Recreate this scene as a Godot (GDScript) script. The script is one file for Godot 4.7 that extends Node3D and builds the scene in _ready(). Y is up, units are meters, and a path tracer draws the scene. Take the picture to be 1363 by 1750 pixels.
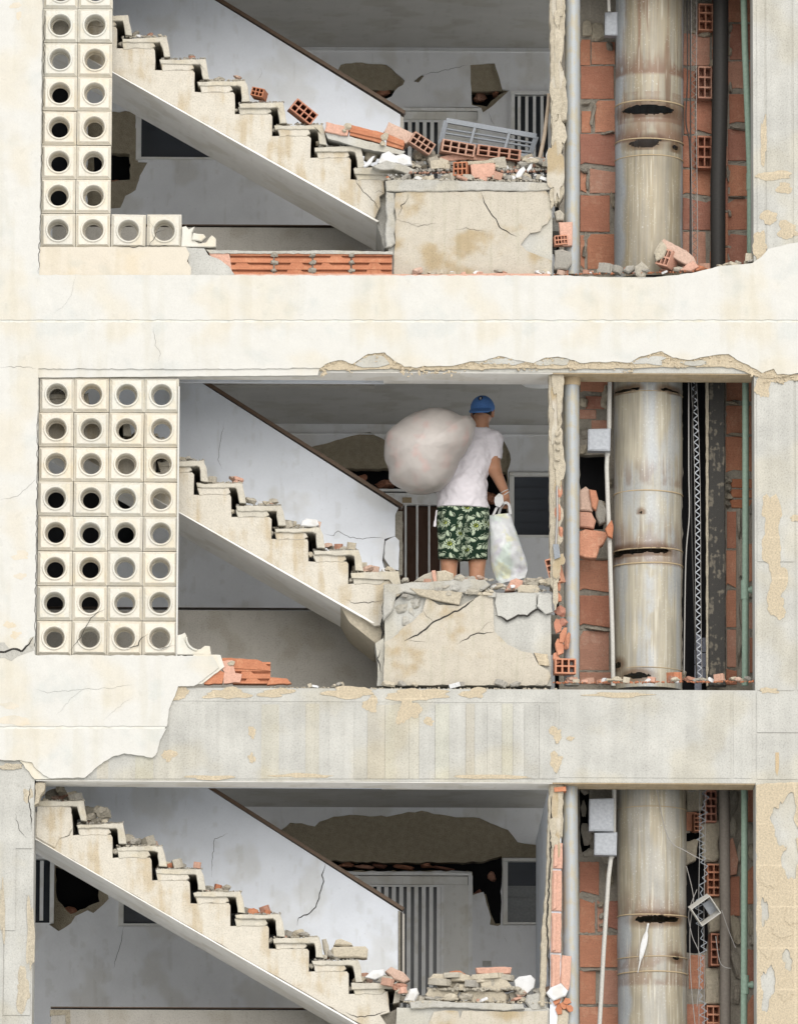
extends Node3D

# Photograph pixels (1363 x 1750) are turned into points on real planes with W(px, py, z): z = 0 is the facade, negative is deeper in.
const F := 12925.0
var cam_at := Vector3(-0.45, -8.63, 54.3)
var cam_basis: Basis
var rng := RandomNumberGenerator.new()
var M := {}
var T := {}
var st: SurfaceTool
var vc := Color.WHITE
var org := Vector3.ZERO
var taken := {}
var wob := FastNoiseLite.new()
var chunks: Array[ArrayMesh] = []
var shards: Array[ArrayMesh] = []
var bricks: Array[ArrayMesh] = []
var hollow: Array[ArrayMesh] = []


func _ready() -> void:
	# ---------------------------------------------------------------- camera, sky, sun, exposure
	var cam := Camera3D.new()
	cam.name = "camera"
	cam.fov = rad_to_deg(2.0 * atan(875.0 / F))
	cam.near = 0.5
	cam.far = 600.0
	add_child(cam)
	cam.look_at_from_position(cam_at, Vector3.ZERO)
	cam.rotate_object_local(Vector3.BACK, 0.0038)
	cam.current = true
	cam_basis = cam.basis
	var we := WorldEnvironment.new()
	we.name = "world_environment"
	var env := Environment.new()
	env.background_mode = Environment.BG_SKY
	var sky := Sky.new()
	var sm := ProceduralSkyMaterial.new()
	sm.sky_top_color = Color(0.84, 0.88, 0.94)
	sm.sky_horizon_color = Color(1.0, 1.0, 1.0)
	sm.sky_curve = 0.2
	sm.ground_bottom_color = Color(0.6, 0.58, 0.55)
	sm.ground_horizon_color = Color(0.72, 0.71, 0.7)
	sm.sun_angle_max = 1.0
	sky.sky_material = sm
	env.sky = sky
	env.background_energy_multiplier = 0.8
	env.tonemap_mode = Environment.TONE_MAPPER_LINEAR
	env.tonemap_exposure = 2.2
	env.sdfgi_enabled = true
	env.ssao_enabled = true
	env.ssil_enabled = true
	we.environment = env
	add_child(we)
	var sun := DirectionalLight3D.new()
	sun.name = "sun"
	sun.light_energy = 0.5
	sun.light_angular_distance = 55.0
	sun.light_color = Color(1.0, 0.985, 0.965)
	sun.shadow_enabled = true
	sun.rotation_degrees = Vector3(-26, 10, 0)
	add_child(sun)

	rng.seed = 7
	wob.seed = 3
	wob.frequency = 1.0
	wob.fractal_octaves = 3
	make_textures()
	make_materials()
	make_pieces()
	setting()
	facade()
	screens()
	for k in 3:
		flight(k)
		stair_parapet(k)
	corridors()
	landings()
	shaft()
	low_walls()
	rubble()
	person()
	luggage()


# -------------------------------------------------------------------- helpers
func W(px: float, py: float, z := 0.0) -> Vector3:
	var d := cam_basis * Vector3((px - 681.5) / F, -(py - 875.0) / F, -1.0)
	return cam_at + d * ((z - cam_at.z) / d.z)


func xy(a: Array, z := 0.0) -> PackedVector2Array:
	var r := PackedVector2Array()
	for i in range(0, a.size(), 2):
		var p := W(a[i], a[i + 1], z)
		r.append(Vector2(p.x, p.y))
	return r


func numbered(parent: Node, called: String) -> String:
	var k := str(parent.get_instance_id()) + called
	var n: int = taken.get(k, 0)
	taken[k] = n + 1
	return called if n == 0 else "%s_%03d" % [called, n]


func tag(o: Node, label: String, category: String, group := "") -> void:
	o.set_meta("label", label)
	o.set_meta("category", category)
	if group:
		o.set_meta("group", group)


func thing(called: String, label: String, category: String, at := Vector3.ZERO, group := "") -> Node3D:
	var o := Node3D.new()
	o.name = numbered(self, called)
	add_child(o, true)
	o.position = at
	org = at
	tag(o, label, category, group)
	return o


func begin() -> void:
	st = SurfaceTool.new()
	st.begin(Mesh.PRIMITIVE_TRIANGLES)


func part(called: String, parent: Node, m: Material) -> MeshInstance3D:
	var o := MeshInstance3D.new()
	o.mesh = st.commit()
	o.mesh.surface_set_material(0, m)
	o.name = numbered(parent, called)
	parent.add_child(o, true)
	return o


func solo(called: String, label: String, category: String, m: Material, group := "") -> MeshInstance3D:
	var o := part(called, self, m)
	o.position = org
	tag(o, label, category, group)
	return o


func put(mesh: Mesh, m: Material, called: String, parent: Node, at: Vector3, size: Vector3, turn := Basis.IDENTITY) -> MeshInstance3D:
	var o := MeshInstance3D.new()
	o.mesh = mesh
	o.material_override = m
	o.name = numbered(parent, called)
	parent.add_child(o, true)
	o.transform = Transform3D(turn * Basis.from_scale(size), at - (parent.position if parent != self else Vector3.ZERO))
	return o


func tri(a: Vector3, b: Vector3, c: Vector3, n: Vector3) -> void:
	var g := (b - a).cross(c - a)
	if g.dot(n) > 0.0:
		var t := b
		b = c
		c = t
	else:
		g = -g
	g = g.normalized()
	for v in [a, b, c]:
		st.set_color(vc)
		st.set_uv(Vector2.ZERO)
		st.set_normal(g)
		st.add_vertex(v - org)


func quad(a: Vector3, b: Vector3, c: Vector3, d: Vector3, n: Vector3) -> void:
	tri(a, b, c, n)
	tri(a, c, d, n)


func box(c: Vector3, s: Vector3, turn := Basis.IDENTITY) -> void:
	var h := s * 0.5
	for ax in 3:
		for sg in [-1.0, 1.0]:
			var n := Vector3.ZERO
			n[ax] = sg
			var u := Vector3.ZERO
			u[(ax + 1) % 3] = h[(ax + 1) % 3]
			var v := Vector3.ZERO
			v[(ax + 2) % 3] = h[(ax + 2) % 3]
			var o := n * h[ax]
			quad(c + turn * (o - u - v), c + turn * (o + u - v), c + turn * (o + u + v), c + turn * (o - u + v), turn * n)


func bar(a: Vector3, b: Vector3, w: float, h: float, side := Vector3.BACK) -> void:
	var y := (b - a).normalized()
	var x := y.cross(side).normalized()
	box((a + b) * 0.5, Vector3(w, a.distance_to(b), h), Basis(x, y, x.cross(y)))


func block(x0: float, x1: float, y0: float, y1: float, z0: float, z1: float) -> void:
	box(Vector3((x0 + x1) / 2, (y0 + y1) / 2, (z0 + z1) / 2), Vector3(absf(x1 - x0), absf(y1 - y0), absf(z1 - z0)))


# a grid of points as one smooth surface
func grid(rows: Array, sgn := 1.0, wrap := false) -> void:
	var n := rows.size()
	var m: int = rows[0].size()
	var nr := []
	for i in n:
		var line := PackedVector3Array()
		for j in m:
			var a: Vector3 = rows[mini(i + 1, n - 1)][j] - rows[maxi(i - 1, 0)][j]
			var l := (j - 1 if j > 0 else (m - 2 if wrap else 0))
			var r := (j + 1 if j < m - 1 else (1 if wrap else m - 1))
			var b: Vector3 = rows[i][r] - rows[i][l]
			line.append((a.cross(b) * sgn).normalized())
		nr.append(line)
	for i in n:
		for j in m:
			if nr[i][j].length_squared() < 0.5:
				nr[i][j] = nr[clampi(i, 1, maxi(n - 2, 1)) if n > 2 else n - 1 - i][j]
	for i in n - 1:
		for j in m - 1:
			var q := [[i, j], [i, j + 1], [i + 1, j + 1], [i + 1, j]]
			for t in [[0, 1, 2], [0, 2, 3]]:
				var a: Vector3 = rows[q[t[0]][0]][q[t[0]][1]]
				var b: Vector3 = rows[q[t[1]][0]][q[t[1]][1]]
				var c: Vector3 = rows[q[t[2]][0]][q[t[2]][1]]
				var f := (b - a).cross(c - a)
				if f.length_squared() < 1e-16:
					continue
				var ord: Array = t
				if f.dot(nr[q[t[0]][0]][q[t[0]][1]] + nr[q[t[1]][0]][q[t[1]][1]] + nr[q[t[2]][0]][q[t[2]][1]]) > 0.0:
					ord = [t[0], t[2], t[1]]
				for k in ord:
					st.set_color(vc)
					st.set_uv(Vector2(float(q[k][1]) / (m - 1), float(q[k][0]) / (n - 1)))
					st.set_normal(nr[q[k][0]][q[k][1]])
					st.add_vertex(rows[q[k][0]][q[k][1]] - org)


func tube(path: Array, rad, seg := 10, caps := true) -> void:
	var rows := []
	var x := Vector3.ZERO
	for i in path.size():
		var t: Vector3 = (path[mini(i + 1, path.size() - 1)] - path[maxi(i - 1, 0)]).normalized()
		if i == 0:
			x = t.cross(Vector3.UP if absf(t.y) < 0.9 else Vector3.BACK).normalized()
		x = (x - t * x.dot(t)).normalized()
		var y := t.cross(x)
		var r: float = rad[i] if rad is Array else rad
		var line := PackedVector3Array()
		for j in seg + 1:
			var a := TAU * j / seg
			line.append(path[i] + (x * cos(a) + y * sin(a)) * r)
		rows.append(line)
	grid(rows, -1.0, true)
	if caps:
		for e in [0, path.size() - 1]:
			var nn: Vector3 = (path[e] - path[1 if e == 0 else e - 1])
			for j in seg:
				tri(path[e], rows[e][j], rows[e][j + 1], nn)


func rough(poly: PackedVector2Array, amp: float, step: float, sd := 0.0) -> PackedVector2Array:
	var r := PackedVector2Array()
	var n := poly.size()
	for i in n:
		var a := poly[i]
		var b := poly[(i + 1) % n]
		var k := maxi(1, int(a.distance_to(b) / step))
		var nn := (b - a).orthogonal().normalized()
		for j in k:
			var p := a.lerp(b, float(j) / k)
			r.append(p + nn * amp * (wob.get_noise_3d(p.x * 14.0, p.y * 14.0, sd * 7.3) * 1.3 + rng.randf_range(-0.45, 0.45)))
	return r


func extrude(poly: PackedVector2Array, zf: float, zb: float, ch := 0.0, skip := [], back := false) -> void:
	var idx := Geometry2D.triangulate_polygon(poly)
	if idx.is_empty():
		poly = Geometry2D.convex_hull(poly)
		poly.remove_at(poly.size() - 1)
		idx = Geometry2D.triangulate_polygon(poly)
	var n := poly.size()
	var area := 0.0
	for i in n:
		area += poly[i].cross(poly[(i + 1) % n])
	var s := 1.0 if area > 0.0 else -1.0
	var fr := PackedVector2Array(poly)
	if ch > 0.0:
		for i in n:
			var e1 := (poly[i] - poly[(i + n - 1) % n]).normalized()
			var e2 := (poly[(i + 1) % n] - poly[i]).normalized()
			fr[i] = poly[i] - Vector2((e1 + e2).y, -(e1 + e2).x).normalized() * s * ch
	for i in range(0, idx.size(), 3):
		var a := fr[idx[i]]
		var b := fr[idx[i + 1]]
		var c := fr[idx[i + 2]]
		tri(Vector3(a.x, a.y, zf), Vector3(b.x, b.y, zf), Vector3(c.x, c.y, zf), Vector3.BACK)
		if back:
			a = poly[idx[i]]
			b = poly[idx[i + 1]]
			c = poly[idx[i + 2]]
			tri(Vector3(a.x, a.y, zb), Vector3(b.x, b.y, zb), Vector3(c.x, c.y, zb), Vector3.FORWARD)
	for i in n:
		var a := poly[i]
		var b := poly[(i + 1) % n]
		var out := Vector3((b - a).y, -(b - a).x, 0.0) * s
		var no := false
		for x in skip:
			if absf(a.x - x) < 1e-4 and absf(b.x - x) < 1e-4:
				no = true
		if ch > 0.0:
			var fa := fr[i]
			var fb := fr[(i + 1) % n]
			if not no:
				quad(Vector3(fa.x, fa.y, zf), Vector3(fb.x, fb.y, zf), Vector3(b.x, b.y, zf - ch), Vector3(a.x, a.y, zf - ch), out + Vector3.BACK * 0.01)
		if not no:
			quad(Vector3(a.x, a.y, zf - ch), Vector3(b.x, b.y, zf - ch), Vector3(b.x, b.y, zb), Vector3(a.x, a.y, zb), out)


# a slab with holes: cut into strips through the middle of each hole
func sheet(poly: PackedVector2Array, holes: Array, zf: float, zb: float) -> void:
	var lo := Vector2(1e9, 1e9)
	var hi := -lo
	for p in poly:
		lo = lo.min(p)
		hi = hi.max(p)
	var cuts := [lo.x - 1.0]
	var mids := []
	for h in holes:
		var a := 1e9
		var b := -1e9
		for p in h:
			a = minf(a, p.x)
			b = maxf(b, p.x)
		mids.append((a + b) / 2 + 0.0007)
	mids.sort()
	cuts.append_array(mids)
	cuts.append(hi.x + 1.0)
	for i in cuts.size() - 1:
		var strip := PackedVector2Array([Vector2(cuts[i], lo.y - 1), Vector2(cuts[i + 1], lo.y - 1), Vector2(cuts[i + 1], hi.y + 1), Vector2(cuts[i], hi.y + 1)])
		var pieces := Geometry2D.intersect_polygons(poly, strip)
		for h in holes:
			var next: Array[PackedVector2Array] = []
			for p in pieces:
				next.append_array(Geometry2D.clip_polygons(p, h))
			pieces = next
		for p in pieces:
			extrude(p, zf, zb, 0.0, cuts)


func blob(cx: float, cy: float, rx: float, ry: float, z: float, sd: int, n := 44, wild := 0.32) -> PackedVector2Array:
	var a := []
	for i in n:
		var t := -TAU * i / n
		var r := 1.0 + wild * (wob.get_noise_2d(cos(t) * 0.55 + sd * 9.1, sin(t) * 0.55) * 2.4) + rng.randf_range(-0.035, 0.035)
		a.append_array([cx + cos(t) * rx * r, cy + sin(t) * ry * r])
	return xy(a, z)


func crack(parent: Node, a: Array, z: float, wide := 2.2) -> void:
	begin()
	var pts := []
	var raw := xy(a, z)
	for i in raw.size() - 1:
		var k := maxi(1, int(raw[i].distance_to(raw[i + 1]) / 0.022))
		for j in k:
			var p := raw[i].lerp(raw[i + 1], float(j) / k)
			if i + j > 0:
				p += Vector2(rng.randf_range(-1, 1), rng.randf_range(-1, 1)) * 0.006
			pts.append(p)
	pts.append(raw[-1])
	for i in pts.size() - 1:
		var d: Vector2 = (pts[i + 1] - pts[i]).normalized().orthogonal() / 470.0 * wide
		var w0 := clampf(minf(i, pts.size() - 1 - i) / 3.0, 0.15, 1.0) * (0.75 + 0.5 * absf(wob.get_noise_1d(i * 0.7)))
		var w1 := clampf(minf(i + 1, pts.size() - 2 - i) / 3.0, 0.15, 1.0) * (0.75 + 0.5 * absf(wob.get_noise_1d(i * 0.7 + 0.7)))
		var p: Vector2 = pts[i]
		var q: Vector2 = pts[i + 1]
		quad(Vector3(p.x - d.x * w0, p.y - d.y * w0, z + 0.0015), Vector3(p.x + d.x * w0, p.y + d.y * w0, z + 0.0015), Vector3(q.x + d.x * w1, q.y + d.y * w1, z + 0.0015), Vector3(q.x - d.x * w1, q.y - d.y * w1, z + 0.0015), Vector3.BACK)
	part("crack", parent, M.dark)


# -------------------------------------------------------------------- textures
func layer(sd: int, freq: float, oct: int, n: int, kind := FastNoiseLite.TYPE_SIMPLEX_SMOOTH) -> PackedByteArray:
	var f := FastNoiseLite.new()
	f.noise_type = kind
	f.seed = sd
	f.frequency = freq
	f.fractal_octaves = oct
	var im := f.get_seamless_image(n, n)
	im.convert(Image.FORMAT_L8)
	return im.get_data()


func streaks(sd: int, freq: float, oct: int, n: int, stretch: int) -> PackedByteArray:
	var f := FastNoiseLite.new()
	f.noise_type = FastNoiseLite.TYPE_SIMPLEX_SMOOTH
	f.seed = sd
	f.frequency = freq
	f.fractal_octaves = oct
	var im := f.get_seamless_image(n, n / stretch)
	im.convert(Image.FORMAT_L8)
	im.resize(n, n, Image.INTERPOLATE_CUBIC)
	return im.get_data()


func height_tex(sd: int, freq: float, oct: int, n := 512, kind := FastNoiseLite.TYPE_SIMPLEX_SMOOTH) -> ImageTexture:
	return ImageTexture.create_from_image(Image.create_from_data(n, n, false, Image.FORMAT_L8, layer(sd, freq, oct, n, kind)))


func tex(w: int, h: int, fn: Callable) -> ImageTexture:
	var d := PackedByteArray()
	d.resize(w * h * 3)
	var k := 0
	for y in h:
		for x in w:
			var c: Vector3 = fn.call(x, y)
			d[k] = int(255.0 * pow(clampf(c.x, 0, 1), 0.4545))
			d[k + 1] = int(255.0 * pow(clampf(c.y, 0, 1), 0.4545))
			d[k + 2] = int(255.0 * pow(clampf(c.z, 0, 1), 0.4545))
			k += 3
	return ImageTexture.create_from_image(Image.create_from_data(w, h, false, Image.FORMAT_RGB8, d))


func make_textures() -> void:
	var n := 512
	var a := layer(1, 0.006, 4, n)
	var b := layer(2, 0.03, 4, n)
	var c := layer(3, 0.2, 3, n)
	var e := layer(4, 0.012, 5, n)
	var s1 := streaks(5, 0.014, 3, n, 4)
	var s2 := streaks(6, 0.05, 3, n, 16)
	var s3 := streaks(7, 0.11, 2, n, 16)
	# painted cement render: broad tan and grey washes, small chips, fine grain
	T.plaster = tex(n, n, func(x, y):
		var i: int = y * n + x
		var big := a[i] / 255.0
		var mid := b[i] / 255.0
		var fine := c[i] / 255.0
		var v := Vector3(1, 1, 1) * (0.93 + 0.05 * mid + 0.04 * (fine - 0.5))
		v *= Vector3(1, 1, 1).lerp(Vector3(1.0, 0.965, 0.90), smoothstep(0.5, 0.85, big))
		v *= Vector3(1, 1, 1).lerp(Vector3(0.93, 0.95, 0.96), smoothstep(0.62, 0.9, e[i] / 255.0))
		v *= Vector3(1, 1, 1).lerp(Vector3(0.955, 0.945, 0.915), smoothstep(0.5, 0.8, 0.6 * s1[i] / 255.0 + 0.45 * s2[i] / 255.0))
		if mid > 0.80 and big > 0.5:
			v *= 0.95
		return v)
	# bare concrete: cloudy, pores, faint drips
	T.concrete = tex(n, n, func(x, y):
		var i: int = y * n + x
		var drip := s2[i] / 255.0
		var v := Vector3(1, 1, 1) * (0.72 + 0.2 * (e[i] / 255.0) + 0.1 * (c[i] / 255.0 - 0.5) + 0.12 * drip)
		v *= Vector3(1, 1, 1).lerp(Vector3(1.0, 0.972, 0.91), smoothstep(0.45, 0.8, a[i] / 255.0))
		if c[i] < 40:
			v *= 0.86
		return v)
	# stringer render: tan rain streaks
	T.streak = tex(n, n, func(x, y):
		var i: int = y * n + x
		var t := 0.5 * s1[i] / 255.0 + 0.25 * s2[i] / 255.0 + 0.3 * e[i] / 255.0
		var v := Vector3(1, 1, 1) * (0.90 + 0.1 * (b[i] / 255.0) + 0.06 * (c[i] / 255.0 - 0.5))
		v *= Vector3(1, 1, 1).lerp(Vector3(0.82, 0.735, 0.60), smoothstep(0.46, 0.78, t) * 0.85)
		if c[i] > 214 and b[i] > 150:
			v *= 1.15
		return v)
	# landing fronts: cloudy tan blots, hardly any drips
	T.stain = tex(n, n, func(x, y):
		var i: int = y * n + x
		var t := 0.62 * a[i] / 255.0 + 0.42 * e[i] / 255.0
		var v := Vector3(1, 1, 1) * (0.86 + 0.12 * (b[i] / 255.0) + 0.07 * (c[i] / 255.0 - 0.5))
		v *= Vector3(1, 1, 1).lerp(Vector3(0.80, 0.69, 0.51), smoothstep(0.5, 0.8, t) * 0.9)
		v *= Vector3(1, 1, 1).lerp(Vector3(0.93, 0.94, 0.92), smoothstep(0.55, 0.8, s2[i] / 255.0))
		return v)
	T.brick = tex(n, n, func(x, y):
		var i: int = y * n + x
		var comb := s3[x * n + y] / 255.0
		var drop := s3[i] / 255.0
		var v := Vector3(1, 1, 1) * (0.74 + 0.16 * comb + 0.12 * (c[i] / 255.0 - 0.5) + 0.1 * e[i] / 255.0)
		var dust := smoothstep(0.56, 0.9, a[i] / 255.0 * 0.6 + b[i] / 255.0 * 0.5)
		v = v.lerp(Vector3(1.15, 1.5, 1.6), dust * 0.35)
		v = v.lerp(Vector3(1.15, 1.5, 1.6), 0.28 * smoothstep(0.7, 0.86, drop) * smoothstep(0.4, 0.7, e[i] / 255.0))
		return v * 0.8)
	T.mottle = tex(256, 256, func(x, y):
		var i: int = y * 2 * n + x * 2
		return Vector3(1, 1, 1) * (0.74 + 0.26 * (b[i] / 255.0) + 0.14 * (c[i] / 255.0 - 0.5)))
	T.paint = tex(256, 256, func(x, y):
		var i: int = y * 2 * n + x * 2
		var v := Vector3(1, 1, 1) * (0.90 + 0.10 * (e[i] / 255.0) + 0.05 * (c[i] / 255.0 - 0.5))
		v *= Vector3(1, 1, 1).lerp(Vector3(0.90, 0.885, 0.85), smoothstep(0.55, 0.8, a[i] / 255.0))
		v *= Vector3(1, 1, 1).lerp(Vector3(0.93, 0.925, 0.91), smoothstep(0.55, 0.75, s2[i] / 255.0) * smoothstep(0.45, 0.6, b[i] / 255.0))
		if c[i] > 225 and e[i] > 140:
			v *= 0.86
		return v)
	T.tar = tex(256, 256, func(x, y):
		var i: int = y * 2 * n + x * 2
		var p := smoothstep(0.60, 0.74, b[i] / 255.0 * 0.4 + e[i] / 255.0 * 0.4 + s2[i] / 255.0 * 0.3)
		return Vector3(0.035, 0.033, 0.03).lerp(Vector3(0.24, 0.21, 0.16), p * 0.5) * (0.8 + 0.4 * c[i] / 255.0))
	T.galv = tex(256, 256, func(x, y):
		var i: int = y * 2 * n + x * 2
		var p := smoothstep(0.45, 0.75, 0.6 * e[i] / 255.0 + 0.45 * s2[i] / 255.0)
		return Vector3(0.37, 0.395, 0.41).lerp(Vector3(0.40, 0.375, 0.30), p) * (0.82 + 0.3 * (c[i] / 255.0 - 0.3)))
	# dirty ventilation ducts, one picture each: u runs round the pipe (front = 0.25 .. 0.75), v down it
	for k in 3:
		var rings: Array = [[0.38, 0.53, 0.585], [0.39, 0.58, 0.63], [0.53, 0.70, 0.755]][k]
		T["duct%d" % k] = tex(384, 512, func(x, y):
			var u: float = x / 384.0
			var v: float = y / 512.0
			var q: int = ((y + k * 131) % n) * n + (x * 4 / 3 + k * 77) % n
			var s: float = s2[q] / 255.0
			var sf: float = s3[q] / 255.0
			var w: float = s1[q] / 255.0
			var bl: float = e[q] / 255.0
			var sp: float = c[q] / 255.0
			var col := Vector3(0.36, 0.382, 0.40) * (0.86 + 0.3 * (sp - 0.5) + 0.2 * bl)
			var dirt := 0.0
			var tint := Vector3(0.30, 0.27, 0.195)
			if k == 0:
				dirt = smoothstep(0.34, 0.385, u + 0.05 * (bl - 0.5)) * (1.0 - smoothstep(0.68, 0.72, u + 0.03 * (bl - 0.5))) * (0.7 + 0.4 * s)
				tint = Vector3(0.255, 0.215, 0.14)
			elif k == 1:
				dirt = 0.3 + 0.9 * smoothstep(0.32, 0.62, 0.55 * w + 0.3 * s + 0.2 * bl)
				dirt *= 1.0 - 0.8 * exp(-pow((u - 0.505 + 0.02 * (w - 0.5)) / 0.035, 2.0)) * smoothstep(0.25, 0.6, bl + 0.1)
				tint = Vector3(0.335, 0.305, 0.235)
			else:
				dirt = 0.62 + 0.5 * smoothstep(0.35, 0.65, 0.6 * w + 0.4 * s)
				tint = Vector3(0.28, 0.245, 0.175)
				if v > 0.53:
					dirt *= smoothstep(0.36, 0.4, u + 0.04 * (bl - 0.5)) * 0.9 + 0.1
			col = col.lerp(tint * (0.62 + 0.5 * sf + 0.35 * bl), clampf(dirt, 0, 1) * 0.93)
			var rust := 0.0
			for r in rings:
				var up: float = r - v
				if up > -0.016 and up < 0.16:
					rust = maxf(rust, (1.0 - smoothstep(0.0, 0.02 + 0.13 * s, up)) * smoothstep(-0.016, -0.004, up) * smoothstep(0.35, 0.62, bl + 0.25 * s))
			if k == 0:
				rust = maxf(rust, 0.85 * smoothstep(0.56, 0.68, 0.6 * s + 0.4 * w) * (1.0 - smoothstep(0.45, 0.6, v)) * dirt)
				if v > 0.445 and v < 0.575:
					rust = maxf(rust, 0.6 * dirt * smoothstep(0.3, 0.6, bl))
			col = col.lerp(Vector3(0.15, 0.08, 0.05) * (0.7 + 0.6 * bl), clampf(rust, 0, 1) * (0.8 if k == 0 else 0.5))
			# pale runs and splashes
			if sf > 0.70 and s > 0.52:
				col = col.lerp(Vector3(0.50, 0.48, 0.42), 0.45 * smoothstep(0.70, 0.8, sf))
			if sp > 0.80 and bl > 0.5:
				col = col.lerp(Vector3(0.55, 0.55, 0.53), 0.6)
			return col)
	# printed cotton of the swim shorts: pale blossoms, leaves and tendrils on dark green
	var im := Image.create(512, 512, false, Image.FORMAT_RGB8)
	im.fill(Color(0.065, 0.155, 0.10))
	var pale := Color(0.66, 0.71, 0.62)
	var lime := Color(0.66, 0.70, 0.30)
	for f in [[120, 150, 1.1], [330, 215, 1.0], [60, 400, 0.95], [440, 440, 1.05], [250, 20, 0.8]]:
		for ring in 3:
			var np: int = [11, 9, 6][ring]
			for i in np:
				var t := TAU * i / np + ring * 0.4
				var rr: float = [58.0, 40.0, 22.0][ring] * f[2]
				dab(im, f[0] + cos(t) * rr, f[1] + sin(t) * rr * 0.85, [20.0, 15.0, 10.0][ring] * f[2], [7.5, 5.0, 3.5][ring] * f[2], t + 0.9, pale if ring < 2 else lime)
		dab(im, f[0] + 12, f[1] + 8, 9, 9, 0, lime)
	for f in [[215, 120, 0.4], [410, 90, 2.0], [240, 330, 1.1], [150, 290, 2.7], [330, 350, 0.2], [30, 260, 1.7], [480, 300, 2.6], [150, 470, 0.8], [330, 480, 2.2], [30, 40, 1.0], [390, 10, 0.1], [200, 210, 2.2], [470, 180, 0.9], [230, 420, 0.3], [390, 330, 1.8], [110, 20, 2.9], [500, 60, 1.4], [20, 170, 0.6], [340, 100, 1.3]]:
		for i in 7:
			var t: float = f[2] + (i - 3) * 0.42
			dab(im, f[0] + cos(t) * 24, f[1] + sin(t) * 24, 19, 6.5, t, pale)
		for i in 10:
			var t: float = f[2] + PI + i * 0.16
			dab(im, f[0] + cos(t) * (10 + i * 4), f[1] + sin(t) * (10 + i * 4), 4, 3, t, pale)
	T.floral = ImageTexture.create_from_image(im)
	var gr := layer(21, 0.11, 3, n)
	T.grain = tex(n, n, func(x, y):
		var i: int = y * n + x
		var v := 0.80 + 0.24 * gr[i] / 255.0 + 0.05 * (e[i] / 255.0)
		if gr[i] < 62:
			v -= 0.14
		return Vector3(1, 1, 1) * v)
	T.grain_soft = tex(n, n, func(x, y):
		var i: int = y * n + x
		return Vector3(1, 1, 1) * (0.89 + 0.07 * gr[i] / 255.0 + 0.04 * (e[i] / 255.0) - (0.06 if gr[i] < 50 else 0.0)))
	T.tote = tex(256, 256, func(x, y):
		var i: int = y * 2 * n + x * 2
		var v := Vector3(0.78, 0.80, 0.82)
		v = v.lerp(Vector3(0.62, 0.78, 0.66), 0.55 * smoothstep(0.5, 0.75, a[i] / 255.0))
		v = v.lerp(Vector3(0.80, 0.78, 0.45), 0.55 * smoothstep(0.62, 0.8, e[i] / 255.0))
		v = v.lerp(Vector3(0.66, 0.62, 0.74), 0.55 * smoothstep(0.6, 0.8, 1.0 - e[i] / 255.0))
		return v * (0.9 + 0.2 * (b[i] / 255.0 - 0.5)))
	T.sack = tex(256, 256, func(x, y):
		var i: int = y * 2 * n + x * 2
		var v := Vector3(0.40, 0.37, 0.35)
		v = v.lerp(Vector3(0.46, 0.31, 0.285), 0.55 * smoothstep(0.58, 0.9, a[i] / 255.0))
		return v * (0.97 + 0.05 * (b[i] / 255.0 - 0.5)))
	T.h_fine = height_tex(11, 0.09, 4)
	T.h_lump = height_tex(12, 0.035, 5)
	T.h_sand = height_tex(13, 0.16, 3)
	T.h_crumple = height_tex(14, 0.014, 3, 256, FastNoiseLite.TYPE_CELLULAR)


func dab(im: Image, cx: float, cy: float, rx: float, ry: float, turn: float, c: Color) -> void:
	var r := int(maxf(rx, ry)) + 1
	for y in range(-r, r + 1):
		for x in range(-r, r + 1):
			var u: float = (x * cos(turn) + y * sin(turn)) / rx
			var v: float = (-x * sin(turn) + y * cos(turn)) / ry
			if u * u + v * v < 1.0:
				im.set_pixel(posmod(int(cx) + x, 512), posmod(int(cy) + y, 512), c)


func grainy(m: StandardMaterial3D, t: Texture2D = T.grain) -> StandardMaterial3D:
	m.detail_enabled = true
	m.detail_blend_mode = BaseMaterial3D.BLEND_MODE_MUL
	m.detail_uv_layer = BaseMaterial3D.DETAIL_UV_2
	m.detail_albedo = t
	m.uv2_triplanar = true
	m.uv2_world_triplanar = true
	m.uv2_scale = Vector3.ONE / 0.83
	return m


func mat(lin: Color, t: Texture2D, metres: float, rgh := 0.9, h: Texture2D = null, hcm := 0.0, metal := 0.0) -> StandardMaterial3D:
	var m := StandardMaterial3D.new()
	m.albedo_color = lin.linear_to_srgb()
	m.roughness = rgh
	m.metallic = metal
	m.metallic_specular = 0.35
	m.uv1_triplanar = true
	m.uv1_world_triplanar = true
	m.uv1_triplanar_sharpness = 4.0
	m.uv1_scale = Vector3.ONE / metres
	m.vertex_color_use_as_albedo = true
	if t:
		m.albedo_texture = t
	if h:
		m.heightmap_enabled = true
		m.heightmap_texture = h
		m.heightmap_scale = hcm
	return m


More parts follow.
